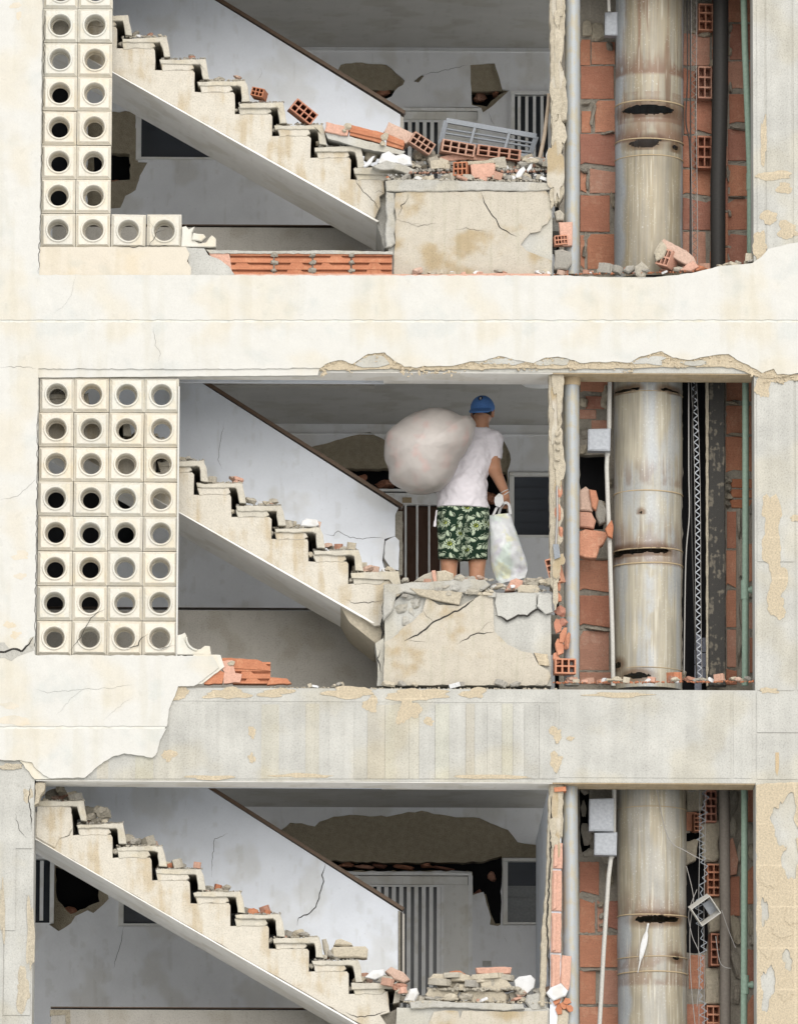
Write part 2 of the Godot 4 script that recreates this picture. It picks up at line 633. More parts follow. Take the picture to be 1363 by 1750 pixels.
func make_materials() -> void:
	M.plaster = mat(Color(0.55, 0.545, 0.515), T.plaster, 2.7, 0.92, T.h_fine, 0.12)
	M.plaster_warm = mat(Color(0.56, 0.515, 0.435), T.plaster, 1.9, 0.92, T.h_fine, 0.12)
	M.concrete = mat(Color(0.455, 0.452, 0.422), T.concrete, 2.3, 0.92, T.h_lump, 0.25)
	M.concrete_grey = mat(Color(0.42, 0.41, 0.375), T.concrete, 1.1, 0.95, T.h_lump, 0.6)
	M.mortar = mat(Color(0.40, 0.37, 0.31), T.mottle, 0.5, 0.95, T.h_sand, 0.9)
	M.mortar_pale = mat(Color(0.56, 0.50, 0.39), T.mottle, 0.6, 0.95, T.h_sand, 0.9)
	M.sand = mat(Color(0.72, 0.615, 0.45), T.mottle, 0.3, 0.95, T.h_sand, 0.7)
	M.stringer = mat(Color(0.525, 0.492, 0.425), T.streak, 1.35, 0.92, T.h_fine, 0.2)
	M.landing = mat(Color(0.47, 0.432, 0.362), T.stain, 1.7, 0.92, T.h_lump, 0.2)
	M.tread = mat(Color(0.51, 0.48, 0.41), T.concrete, 0.9, 0.9, T.h_lump, 0.3)
	M.wall_white = mat(Color(0.71, 0.75, 0.815), T.paint, 2.2, 0.75, T.h_fine, 0.05)
	M.wall_in = mat(Color(0.87, 0.875, 0.885), T.paint, 2.2, 0.8, T.h_fine, 0.06)
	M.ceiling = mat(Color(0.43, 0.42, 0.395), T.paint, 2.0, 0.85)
	M.soffit = mat(Color(0.80, 0.785, 0.75), T.paint, 1.8, 0.8, T.h_fine, 0.08)
	M.low_wall = mat(Color(0.47, 0.45, 0.41), T.paint, 1.6, 0.85)
	M.render_brown = mat(Color(0.42, 0.36, 0.26), T.mottle, 0.9, 0.95, T.h_sand, 0.5)
	M.rail = mat(Color(0.13, 0.085, 0.055), T.mottle, 0.5, 0.5)
	M.brick = []
	for c in [Color(0.66, 0.30, 0.185), Color(0.58, 0.26, 0.17), Color(0.71, 0.335, 0.215), Color(0.53, 0.245, 0.175), Color(0.67, 0.36, 0.26)]:
		M.brick.append(mat(c, T.brick, 0.55, 0.9, T.h_fine, 0.25))
	M.orange = [mat(Color(0.62, 0.255, 0.14), T.brick, 0.6, 0.85, T.h_fine, 0.15), mat(Color(0.57, 0.23, 0.125), T.brick, 0.5, 0.85, T.h_fine, 0.15)]
	M.pink = [mat(Color(0.60, 0.36, 0.275), T.mottle, 0.5, 0.92, T.h_fine, 0.2), mat(Color(0.56, 0.40, 0.32), T.mottle, 0.4, 0.92, T.h_fine, 0.2)]
	M.white_bit = mat(Color(0.60, 0.605, 0.61), T.paint, 0.6, 0.8, T.h_fine, 0.2)
	M.chunk = [mat(Color(0.52, 0.48, 0.40), T.mottle, 0.35, 0.95, T.h_sand, 0.6), mat(Color(0.46, 0.435, 0.385), T.mottle, 0.3, 0.95, T.h_sand, 0.7), mat(Color(0.58, 0.52, 0.41), T.mottle, 0.4, 0.95, T.h_sand, 0.5)]
	M.mortar_joint = mat(Color(0.52, 0.475, 0.40), T.mottle, 0.4, 0.95, T.h_sand, 0.9)
	M.dusty = [mat(Color(0.52, 0.315, 0.235), T.mottle, 0.25, 0.95, T.h_sand, 0.3), mat(Color(0.46, 0.25, 0.18), T.mottle, 0.3, 0.95, T.h_sand, 0.3)]
	M.soffit_brown = mat(Color(0.50, 0.40, 0.27), T.concrete, 0.7, 0.95, T.h_lump, 0.6)
	M.floor_tile = mat(Color(0.72, 0.70, 0.66), T.paint, 1.0, 0.5)
	M.dark = mat(Color(0.03, 0.028, 0.025), null, 1.0)
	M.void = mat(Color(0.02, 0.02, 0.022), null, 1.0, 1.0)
	M.steel = mat(Color(1, 1, 1), T.galv, 0.7, 0.5, null, 0.0, 0.15)
	M.grille = mat(Color(0.22, 0.24, 0.265), T.mottle, 0.3, 0.55, null, 0.0, 0.2)
	M.white_metal = mat(Color(0.88, 0.88, 0.865), T.paint, 0.8, 0.5)
	M.door_leaf = mat(Color(0.84, 0.83, 0.79), T.paint, 1.2, 0.6)
	M.wood = mat(Color(0.11, 0.06, 0.04), T.streak, 0.8, 0.6)
	M.pole = mat(Color(0.34, 0.28, 0.22), T.streak, 0.3, 0.8)
	M.tar = mat(Color(1, 1, 1), T.tar, 0.8, 0.7, T.h_fine, 0.2)
	M.black_pipe = mat(Color(0.035, 0.033, 0.031), T.mottle, 0.4, 0.6)
	M.brown_pipe = mat(Color(0.17, 0.15, 0.13), T.mottle, 0.4, 0.7)
	M.green = mat(Color(0.25, 0.345, 0.275), T.mottle, 0.5, 0.5)
	M.conduit = mat(Color(0.52, 0.51, 0.475), T.mottle, 0.3, 0.55)
	M.tin = mat(Color(0.34, 0.36, 0.39), T.mottle, 0.5, 0.5, null, 0.0, 0.2)
	M.tile = mat(Color(0.24, 0.26, 0.33), T.mottle, 0.3, 0.3)
	M.wire = mat(Color(0.30, 0.29, 0.28), null, 1.0, 0.5, null, 0.0, 0.6)
	M.rust = mat(Color(0.46, 0.36, 0.23), T.mottle, 0.2, 0.9)
	M.glass = mat(Color(0.055, 0.062, 0.075), null, 1.0, 0.25)
	M.glass_pale = mat(Color(0.30, 0.31, 0.31), T.mottle, 0.4, 0.35)
	M.block = mat(Color(0.60, 0.582, 0.525), T.plaster, 1.3, 0.9, T.h_fine, 0.15)
	M.blocks = [M.block, mat(Color(0.605, 0.58, 0.515), T.plaster, 0.9, 0.9, T.h_fine, 0.15), mat(Color(0.575, 0.565, 0.515), T.plaster, 0.7, 0.9, T.h_fine, 0.15), mat(Color(0.59, 0.56, 0.49), T.plaster, 0.8, 0.9, T.h_fine, 0.15)]
	M.ground = mat(Color(0.70, 0.685, 0.65), T.concrete, 6.0, 0.95)
	M.skin = mat(Color(0.40, 0.21, 0.13), T.paint, 0.3, 0.55)
	M.skin.subsurf_scatter_enabled = true
	M.skin.subsurf_scatter_strength = 0.1
	M.shirt = mat(Color(0.60, 0.575, 0.61), null, 1.0, 0.85, T.h_crumple, 0.25)
	M.floral = mat(Color(1, 1, 1), T.floral, 0.31, 0.85)
	M.cap = mat(Color(0.09, 0.215, 0.52), T.mottle, 0.2, 0.8)
	M.navy = mat(Color(0.015, 0.02, 0.05), null, 1.0, 0.8)
	M.hair = mat(Color(0.02, 0.017, 0.015), null, 1.0, 0.7)
	M.sack = mat(Color(1, 1, 1), T.sack, 0.8, 0.34, T.h_crumple, 1.2)
	M.sack.backlight_enabled = true
	M.sack.backlight = Color(0.25, 0.24, 0.22)
	M.tote = mat(Color(1, 1, 1), T.tote, 1.1, 0.35, T.h_crumple, 0.35)
	M.tote.backlight_enabled = true
	M.tote.backlight = Color(0.3, 0.3, 0.3)
	for k in ["plaster", "plaster_warm", "block"]:
		grainy(M[k], T.grain_soft)
	for k in ["concrete", "concrete_grey", "mortar", "mortar_pale", "mortar_joint", "sand", "stringer", "landing", "tread", "render_brown", "low_wall"]:
		grainy(M[k])
	for k in ["brick", "orange", "pink", "chunk", "dusty"]:
		for m in M[k]:
			grainy(m)
	M.duct = []
	for k in 3:
		var m := StandardMaterial3D.new()
		m.albedo_texture = T["duct%d" % k]
		m.roughness = 0.55
		m.metallic = 0.15
		m.vertex_color_use_as_albedo = true
		M.duct.append(m)


# -------------------------------------------------------------------- small shared pieces, one unit across
func make_pieces() -> void:
	org = Vector3.ZERO
	# broken lumps: a ball cut by random planes
	var t := (1.0 + sqrt(5.0)) / 2.0
	var iv := [Vector3(-1, t, 0), Vector3(1, t, 0), Vector3(-1, -t, 0), Vector3(1, -t, 0), Vector3(0, -1, t), Vector3(0, 1, t), Vector3(0, -1, -t), Vector3(0, 1, -t), Vector3(t, 0, -1), Vector3(t, 0, 1), Vector3(-t, 0, -1), Vector3(-t, 0, 1)]
	var fi := [0, 11, 5, 0, 5, 1, 0, 1, 7, 0, 7, 10, 0, 10, 11, 1, 5, 9, 5, 11, 4, 11, 10, 2, 10, 7, 6, 7, 1, 8, 3, 9, 4, 3, 4, 2, 3, 2, 6, 3, 6, 8, 3, 8, 9, 4, 9, 5, 2, 4, 11, 6, 2, 10, 8, 6, 7, 9, 8, 1]
	var faces := []
	for i in range(0, 60, 3):
		faces.append([iv[fi[i]].normalized(), iv[fi[i + 1]].normalized(), iv[fi[i + 2]].normalized()])
	for lv in 2:
		var next := []
		for f in faces:
			var ab: Vector3 = (f[0] + f[1]).normalized()
			var bc: Vector3 = (f[1] + f[2]).normalized()
			var ca: Vector3 = (f[2] + f[0]).normalized()
			next.append_array([[f[0], ab, ca], [ab, f[1], bc], [ca, bc, f[2]], [ab, bc, ca]])
		faces = next
	for k in 14:
		var planes := []
		for i in 11:
			planes.append([Vector3(rng.randfn(), rng.randfn(), rng.randfn()).normalized(), rng.randf_range(0.22, 0.48)])
		planes.append([Vector3.DOWN, 0.3])
		var shape := func(d: Vector3) -> Vector3:
			var r := 0.56
			for p in planes:
				var c: float = d.dot(p[0])
				if c > 0.05:
					r = minf(r, p[1] / c)
			return d * (r + 0.085 * wob.get_noise_3d(d.x * 4 + k * 11, d.y * 4, d.z * 4))
		begin()
		for f in faces:
			var a: Vector3 = shape.call(f[0])
			var b: Vector3 = shape.call(f[1])
			var c: Vector3 = shape.call(f[2])
			tri(a, b, c, a + b + c)
		chunks.append(st.commit())
	# flat broken pieces
	for k in 10:
		var p := PackedVector2Array()
		var n := 5 + k % 4
		for i in n:
			var a := TAU * (i + rng.randf_range(-0.3, 0.3)) / n
			p.append(Vector2(cos(a), sin(a)) * rng.randf_range(0.36, 0.56))
		begin()
		extrude(rough(p, 0.03, 0.12, k), 0.5, -0.5, 0.06, [], true)
		shards.append(st.commit())
	# solid faced bricks: chamfered boxes with chipped outlines
	for k in 5:
		var p := PackedVector2Array([Vector2(-0.5, -0.5), Vector2(0.5, -0.5), Vector2(0.5, 0.5), Vector2(-0.5, 0.5)])
		if k > 1:
			var q := k % 4
			var c0 := p[q]
			p[q] = c0.lerp(p[(q + 3) % 4], rng.randf_range(0.05, 0.14))
			p.insert(q + 1, c0.lerp(p[(q + 2) % p.size() if q < 3 else 0], rng.randf_range(0.05, 0.16)))
		begin()
		extrude(rough(p, 0.012, 0.14, k), 0.5, -0.5, 0.03)
		bricks.append(st.commit())
	# hollow clay bricks, open ends to the front: 2 x 3, 2 x 4, 4 x 2 cells
	for c in [[2, 3], [2, 4], [4, 2], [3, 2]]:
		begin()
		var wx := 0.075 if c[0] < 4 else 0.05
		var wy := 0.05 if c[1] > 2 else 0.09
		for i in c[0] + 1:
			box(Vector3(-0.5 + wx / 2 + (1 - wx) * i / c[0], 0, 0), Vector3(wx, 1, 1))
		for j in c[1] + 1:
			for i in c[0]:
				box(Vector3(-0.5 + wx / 2 + (1 - wx) * (i + 0.5) / c[0], -0.5 + wy / 2 + (1 - wy) * j / c[1], 0), Vector3((1 - wx) / c[0] - wx, wy, 0.996))
		box(Vector3(0, 0, -0.46), Vector3(1 - 2 * wx, 1 - 2 * wy, 0.04))
		hollow.append(st.commit())


# -------------------------------------------------------------------- the setting and the concrete frame
func setting() -> void:
	org = Vector3(0, -10.2, 40)
	begin()
	block(-220, 220, -10.4, -10.2, -60, 260)
	var g := part("ground", self, M.ground)
	g.position = org
	g.set_meta("kind", "structure")


func rect(p: Node, called: String, m: Material, x0: float, x1: float, y0: float, y1: float, zf: float, zb: float) -> MeshInstance3D:
	begin()
	block(x0, x1, y0, y1, zf, zb)
	return part(called, p, m)


func flat(p: Node, called: String, m: Material, a: Array, zf: float, zb: float, amp := 0.0, step := 0.04, holes := [], ch := 0.0) -> MeshInstance3D:
	begin()
	var poly := xy(a, zf)
	if amp > 0.0:
		poly = rough(poly, amp, step, a[0] + a[1])
	if holes.is_empty():
		extrude(poly, zf, zb, ch)
	else:
		sheet(poly, holes, zf, zb)
	return part(called, p, m)


func level(py: float) -> float:
	return W(681, py).y


func facade() -> void:
	var b := thing("apartment_building", "cream plastered concrete apartment building front torn open at the stairwell", "building", Vector3(0, -10.2, -2))
	var xl := W(63, 1000).x
	var zs := 0.0
	var xr := W(1289, 900).x
	var far_l := W(-420, 900).x
	var far_r := W(1700, 900).x
	var s := level(634) - level(1335)
	var beams := []
	for k in 4:
		var top: float = [level(470) + s, level(470), level(1176), level(1176) - s][k]
		var bot: float = [level(634) + s, level(634), level(1335), level(1335) - s][k]
		beams.append(rect(b, "beam", M.concrete, xl, xr, bot, top, -0.03, -0.375))
		rect(beams[k], "painted_soffit", M.soffit, xl + 0.01, W(944, 900).x, bot - 0.006, bot - 0.0005, -0.036, -0.372)
		rect(beams[k], "bare_soffit", M.soffit_brown, W(944.5, 900).x, xr - 0.003, bot - 0.007, bot - 0.0005, -0.036, -0.372)
	var left := rect(b, "column", M.concrete, far_l, xl, -10.2, level(470) + s, -0.03, -0.45)
	var right := rect(b, "column", M.concrete, xr, far_r, -10.2, level(470) + s, -0.031, -0.376)
	rect(b, "side_wall", M.mortar, xr + 0.32, xr + 0.42, -6.0, level(470) + s, -0.377, -1.2)
	rect(b, "base_wall", M.plaster, xl, xr, -10.2, level(1335) - s, -0.03, -0.4)
	# plaster skins, torn at their edges
	var pl: Material = M.plaster
	flat(left, "plaster", pl, [-400, -260, 76, -260, 67.5, 470, 330, 470, 660, 470.5, 980, 471, 1040, 474, 1100, 476, 1180, 467, 1230, 455, 1285, 450, 1300, 440, 1312, 425, 1340, 418, 1363, 414, 1690, 405, 1690, 546.5, -400, 546.5], 0.0, -0.03, 0.0045, 0.03)
	flat(left, "plaster", pl, [-400, 551, 1690, 551, 1690, 640, 1363, 637, 1346, 640, 1328, 639, 1321, 629, 1302, 637, 1288, 629, 1258, 615, 1244, 604, 1222, 606, 1178, 615, 1149, 611, 1130, 600, 1090, 611, 1076, 620, 1046, 618, 991, 620, 980, 616, 953, 609, 932, 611, 911, 620, 892, 617, 871, 613, 852, 608, 829, 616, 802, 618, 789, 622, 768, 626, 731, 625, 712, 628, 691, 626, 674, 617, 657, 602, 629, 605, 602, 622, 585, 615, 560, 620, 547, 629, 300, 631, 66, 629.5, 60, 1119, 200, 1119.5, 363, 1121, 375, 1141, 362, 1150, 348, 1161, 331, 1172, 305, 1173, 294, 1200, 289, 1212, 287, 1224, 285, 1241, -400, 1241], 0.0, -0.03, 0.005, 0.022)
	flat(left, "plaster", pl, [-400, 1245.5, 285, 1245.5, 273, 1264, 270, 1285, 260, 1295, 236, 1291, 213, 1288, 192, 1293, 169, 1308, 145, 1329, 84, 1330, 67, 1318, 55, 1304, 40, 1300, 0, 1298, -400, 1296], 0.0, -0.03, 0.0055, 0.02)
	var groove := mat(Color(0.60, 0.60, 0.56), T.plaster, 0.8)
	flat(beams[1], "groove", groove, [-400, 544, 1690, 544, 1690, 554, -400, 554], -0.007, -0.03)
	flat(beams[2], "groove", groove, [-400, 1239, 285, 1239, 280, 1248, -400, 1248], -0.007, -0.03)
	flat(left, "torn_plaster", M.block, [30, 1296, 62, 1292, 95, 1310, 110, 1330, 60, 1331, 45, 1312], -0.014, -0.03, 0.008, 0.03)
	flat(left, "torn_plaster", M.block, [330, 1118, 378, 1119, 384, 1140, 360, 1157, 345, 1168, 322, 1171], -0.012, -0.03, 0.006, 0.03)
	# lintel strip over the screen and the mortar that the fallen plaster left
	flat(beams[1], "lintel_strip", M.plaster, [64, 629, 300, 631, 546, 629, 543, 641.5, 66, 645], -0.012, -0.06, 0.002, 0.05)
	flat(beams[1], "mortar_bed", M.sand, [540, 600, 1340, 590, 1348, 644, 1300, 646, 1270, 634, 1250, 628, 1200, 626, 1130, 627, 1060, 630, 990, 630, 900, 629, 820, 631, 730, 632, 660, 630, 600, 632, 560, 633], -0.014, -0.03, 0.006, 0.03)
	flat(beams[1], "old_paint", M.concrete, [605, 622, 622, 611, 640, 606, 655, 609, 666, 622, 650, 627, 620, 628], -0.006, -0.02, 0.003, 0.03)
	for a in [[838, 617, 22, 6], [875, 616, 20, 7], [942, 619, 26, 7], [1110, 617, 30, 6], [1190, 620, 22, 4]]:
		begin()
		zs += 0.0003
		extrude(blob(a[0], a[1], a[2], a[3], -0.008, a[0]), -0.008 + zs, -0.02, 0.002)
		part("old_paint", beams[1], M.concrete)
	var edge := [547, 629, 560, 620, 585, 615, 602, 622, 629, 605, 657, 602, 674, 617, 691, 626, 712, 628, 731, 625, 768, 626, 789, 622, 802, 618, 829, 616, 852, 608, 871, 613, 892, 617, 911, 620, 932, 611, 953, 609, 980, 616, 1046, 618, 1076, 620, 1090, 611, 1130, 600, 1149, 611, 1178, 615, 1222, 606, 1244, 604, 1258, 615, 1288, 629, 1302, 637, 1328, 640, 1363, 638]
	var mm := MultiMesh.new()
	mm.transform_format = MultiMesh.TRANSFORM_3D
	mm.mesh = chunks[4]
	mm.instance_count = 520
	for i in 520:
		var j := rng.randi() % (edge.size() / 2 - 1)
		var t := rng.randf()
		var q := W(lerpf(edge[j * 2], edge[j * 2 + 2], t), lerpf(edge[j * 2 + 1], edge[j * 2 + 3], t) + pow(rng.randf(), 2.0) * 16.0 + 1.0, -0.016)
		mm.set_instance_transform(i, Transform3D(Basis(Vector3(rng.randfn(), rng.randfn(), rng.randfn()).normalized(), rng.randf() * TAU) * Basis.from_scale(Vector3(1.5, 0.8, 0.7) * rng.randf_range(0.01, 0.034)), q - b.position))
	var crumbs := MultiMeshInstance3D.new()
	crumbs.multimesh = mm
	crumbs.material_override = M.sand
	crumbs.name = "mortar_crumbs"
	crumbs.set_meta("kind", "stuff")
	beams[1].add_child(crumbs)
	# board marks of the formwork on the bare lower beam: strips a few millimetres apart
	var x := 150.0
	begin()
	while x < 948.0:
		var w := rng.randf_range(15.0, 31.0)
		var a := W(x + [0.2, 0.4, 0.6][rng.randi() % 3], 1204 + rng.randf_range(-1.5, 1.5), -0.03)
		var c := W(minf(x + w - 0.35, 948), 1331, -0.03)
		var z := -0.03 + rng.randf_range(0.0045, 0.0068)
		vc = Color.WHITE * rng.randf_range(0.91, 1.04)
		if rng.randf() < 0.2:
			vc = vc * Color(1.03, 0.99, 0.92)
		block(a.x, c.x, c.y, a.y, z, -0.032)
		x += w
	vc = Color.WHITE
	part("board_marks", beams[2], M.concrete)
	begin()
	for r in [[955, 1182, 1247, 1330], [1252, 1182, 1284, 1330]]:
		var a := W(r[0], r[1], -0.03)
		var c := W(r[2], r[3], -0.03)
		block(a.x, c.x, c.y, a.y, -0.026, -0.032)
	var lip := W(300, 1177, -0.03)
	var lip2 := W(950, 1201, -0.03)
	block(lip.x, lip2.x, lip2.y, lip.y, -0.0265, -0.032)
	part("board_marks", beams[2], M.concrete)
	begin()
	for r in [[1291, -200, 1306, 452], [1307, -200, 1352, 446], [1353, -200, 1420, 440], [1292, 645, 1356, 960], [1292, 962, 1356, 1180], [1358, 645, 1430, 1180], [1292, 1182, 1400, 1252], [1292, 1254, 1400, 1332]]:
		var a := W(r[0], r[1], -0.03)
		var c := W(r[2], r[3], -0.03)
		block(a.x, c.x, c.y, a.y, -0.027 + rng.randf_range(0, 0.003), -0.033)
	part("board_marks", right, M.concrete)
	begin()
	for r in [[6, 1340, 26, 1590], [28, 1345, 56, 1450], [-60, 1340, 4, 1800], [8, 1600, 52, 1735]]:
		var a := W(r[0], r[1], -0.03)
		var c := W(r[2], r[3], -0.03)
		block(a.x, c.x, c.y, a.y, -0.025 + rng.randf_range(0, 0.004), -0.033)
	part("board_marks", left, M.concrete)
	# scabs of sandy render
	for a in [[390, 1185, 44, 10], [600, 1184, 44, 9], [632, 1203, 13, 13], [717, 1187, 48, 11], [700, 1213, 18, 20], [685, 1228, 8, 11], [810, 1185, 20, 9], [470, 1184, 30, 7], [310, 1182, 14, 10], [283, 1205, 7, 9], [431, 1252, 6, 9], [430, 1296, 5, 9], [288, 1292, 12, 9], [300, 1190, 11, 6], [733, 1233, 9, 7], [950, 1255, 11, 12], [950, 1300, 9, 15], [974, 1262, 6, 4], [520, 1325, 46, 4], [840, 1328, 60, 3], [360, 1328, 40, 4], [1060, 1187, 60, 5]]:
		begin()
		zs += 0.0003
		extrude(blob(a[0], a[1], a[2], a[3], -0.022, a[0] + a[1]), -0.0222 + zs * 0.1, -0.03)
		part("render_scab", beams[2], M.sand)
	for a in [[1318, 870, 19, 34], [1321, 930, 17, 46], [1326, 1000, 14, 44], [1328, 1038, 13, 18], [1312, 1180, 16, 5], [1357, 886, 9, 5], [1304, 240, 6, 40], [1325, 300, 30, 7], [1340, 322, 12, 9], [1312, 372, 14, 10], [1300, 420, 12, 22], [1345, 395, 20, 18], [1303, 660, 12, 22], [1340, 647, 30, 7]]:
		begin()
		zs += 0.0003
		extrude(blob(a[0], a[1], a[2], a[3], -0.022, a[0] + a[1]), -0.0228 + zs * 0.1, -0.03)
		part("render_scab", right, M.sand)
	begin()
	sheet(rough(xy([1291, 1340, 1370, 1336, 1500, 1340, 1500, 1900, 1293, 1900], -0.0215), 0.006, 0.04, 2.0), [blob(1338, 1405, 24, 46, -0.0215, 5), blob(1350, 1470, 13, 32, -0.0215, 6), blob(1310, 1690, 12, 34, -0.0215, 8), blob(1345, 1640, 9, 16, -0.0215, 9), blob(1305, 1560, 6, 20, -0.0215, 10)], -0.0215, -0.03)
	part("render_scab", right, M.sand)
	for a in [[1312, 1500, 14, 18], [1352, 1560, 14, 20], [1330, 1590, 16, 12], [1308, 1620, 10, 14], [1345, 1690, 14, 18]]:
		begin()
		zs += 0.0003
		extrude(blob(a[0], a[1], a[2], a[3], -0.019, a[0] + a[1]), -0.0185 + zs * 0.1, -0.03)
		part("render_scab", right, M.sand)
	flat(right, "stain", M.rust, [1324, 1286, 1330, 1286, 1330, 1312, 1327, 1326, 1324, 1318], -0.022, -0.03, 0.001, 0.02)
	for a in [[48, 1360, 8, 14], [52, 1600, 6, 60], [38, 1690, 12, 30], [20, 1310, 20, 5], [5, 1560, 4, 60]]:
		begin()
		zs += 0.0003
		extrude(blob(a[0], a[1], a[2], a[3], -0.02, a[0] + a[1]), -0.0205 + zs * 0.1, -0.03)
		part("render_scab", left, M.mortar_pale)
	# flaked paint and cracks of the left pier
	for a in [[37, 949, 14, 7, 0], [35, 985, 10, 6, 0], [17, 1068, 10, 7, 0], [28, 1084, 9, 6, 0], [20, 1206, 14, 5, 0], [25, 1232, 28, 8, 0], [33, 27, 5, 7, 0], [26, 10, 9, 5, 0]]:
		begin()
		zs += 0.0003
		extrude(blob(a[0], a[1], a[2], a[3], 0.0005, a[0] + a[1]), 0.0003 + zs * 0.05, -0.01)
		part("flaked_paint", left, M.plaster_warm if a[4] == 0 else M.white_bit)
	flat(left, "broken_plaster", M.concrete_grey, [-40, 1096, 8, 1098, 18, 1110, 30, 1107, 38, 1112, 46, 1104, 52, 1090, 58, 1088, 59, 1112, 50, 1114, 30, 1122, 20, 1130, 8, 1124, -40, 1128], 0.0022, -0.02, 0.004, 0.02)
	crack(left, [-30, 1112, 12, 1114, 20, 1108, 38, 1113, 50, 1100, 58, 1088], 0.0022, 4.0)
	crack(left, [0, 855, 30, 848, 50, 832, 64, 815], 0.0, 0.4)
	crack(left, [60, 1178, 80, 1184, 100, 1182, 140, 1178, 190, 1176, 230, 1170], 0.0, 0.3)
	crack(left, [130, 466, 124, 500, 110, 522, 92, 536], 0.0, 0.2)
	crack(left, [262, 555, 266, 590, 274, 604, 272, 620], 0.0, 0.4)
	crack(left, [96, 1224, 120, 1196, 150, 1172], 0.0, 0.25)
	crack(left, [176, 1232, 200, 1210, 230, 1190], 0.0, 0.22)
	crack(left, [52, 1340, 50, 1368, 54, 1400, 54, 1420], -0.02, 1.6)
	crack(left, [26, 1390, 34, 1420, 48, 1432], -0.02, 0.8)
	crack(left, [0, 628, 30, 627, 62, 629], 0.0, 0.5)
	flat(left, "broken_edge", M.mortar_pale, [62, 1338, 78, 1338, 76, 1352, 68, 1360, 66, 1372, 59, 1376], -0.05, -0.2, 0.005, 0.02)
	# plaster of the low parapet under the upper screen
	flat(b, "parapet_plaster", M.plaster_warm, [68.5, 422, 318, 422, 324, 434, 320, 446, 327, 458, 326, 471, 66, 471], -0.008, -0.11, 0.003, 0.04)
	flat(b, "parapet_plaster", M.concrete, [318, 423, 350, 424, 356, 436, 372, 441, 392, 456, 402, 471, 326, 471], -0.02, -0.1, 0.005, 0.03)
	crack(left, [66, 468, 67, 440, 70, 380, 71, 300, 74, 180, 77, 20], 0.0, 1.2)
	crack(left, [60, 1118, 62, 960, 64, 830, 65, 700], 0.0, 1.2)
	# slabs of the corridor floors, and walls that close the stairwell
	for k in 4:
		var c: float = [level(634) + s, level(634), level(1335), level(1335) - s][k] + 0.28
		var t: float = [level(470) + s, level(470), level(1176), level(1176) - s][k]
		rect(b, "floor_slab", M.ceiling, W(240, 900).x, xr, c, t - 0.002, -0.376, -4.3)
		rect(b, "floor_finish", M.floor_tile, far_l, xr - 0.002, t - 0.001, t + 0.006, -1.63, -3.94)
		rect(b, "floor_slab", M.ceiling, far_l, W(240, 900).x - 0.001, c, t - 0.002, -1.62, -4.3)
	rect(b, "side_wall", M.wall_in, far_l - 0.2, far_l, -10.2, level(634) + s, -0.451, -1.62)
	# both ends of each corridor are open galleries, out of the picture
	rect(b, "roof", M.concrete, far_l, far_r, level(470) + s, level(470) + s + 0.15, 0.02, -4.3)
	# dropped beams of the ceilings
	for k in 3:
		var y := level(634) + s - s * k
		rect(b, "ceiling_beam", M.soffit, W(655, 660, -0.5).x, W(960, 660, -0.5).x, y + 0.015, y + 0.3, -0.385, -0.62)
		rect(b, "ceiling_beam", M.wall_white, W(240, 650, -0.7).x, W(657, 650, -0.7).x, y + 0.035, y + 0.3, -0.7, -0.76)


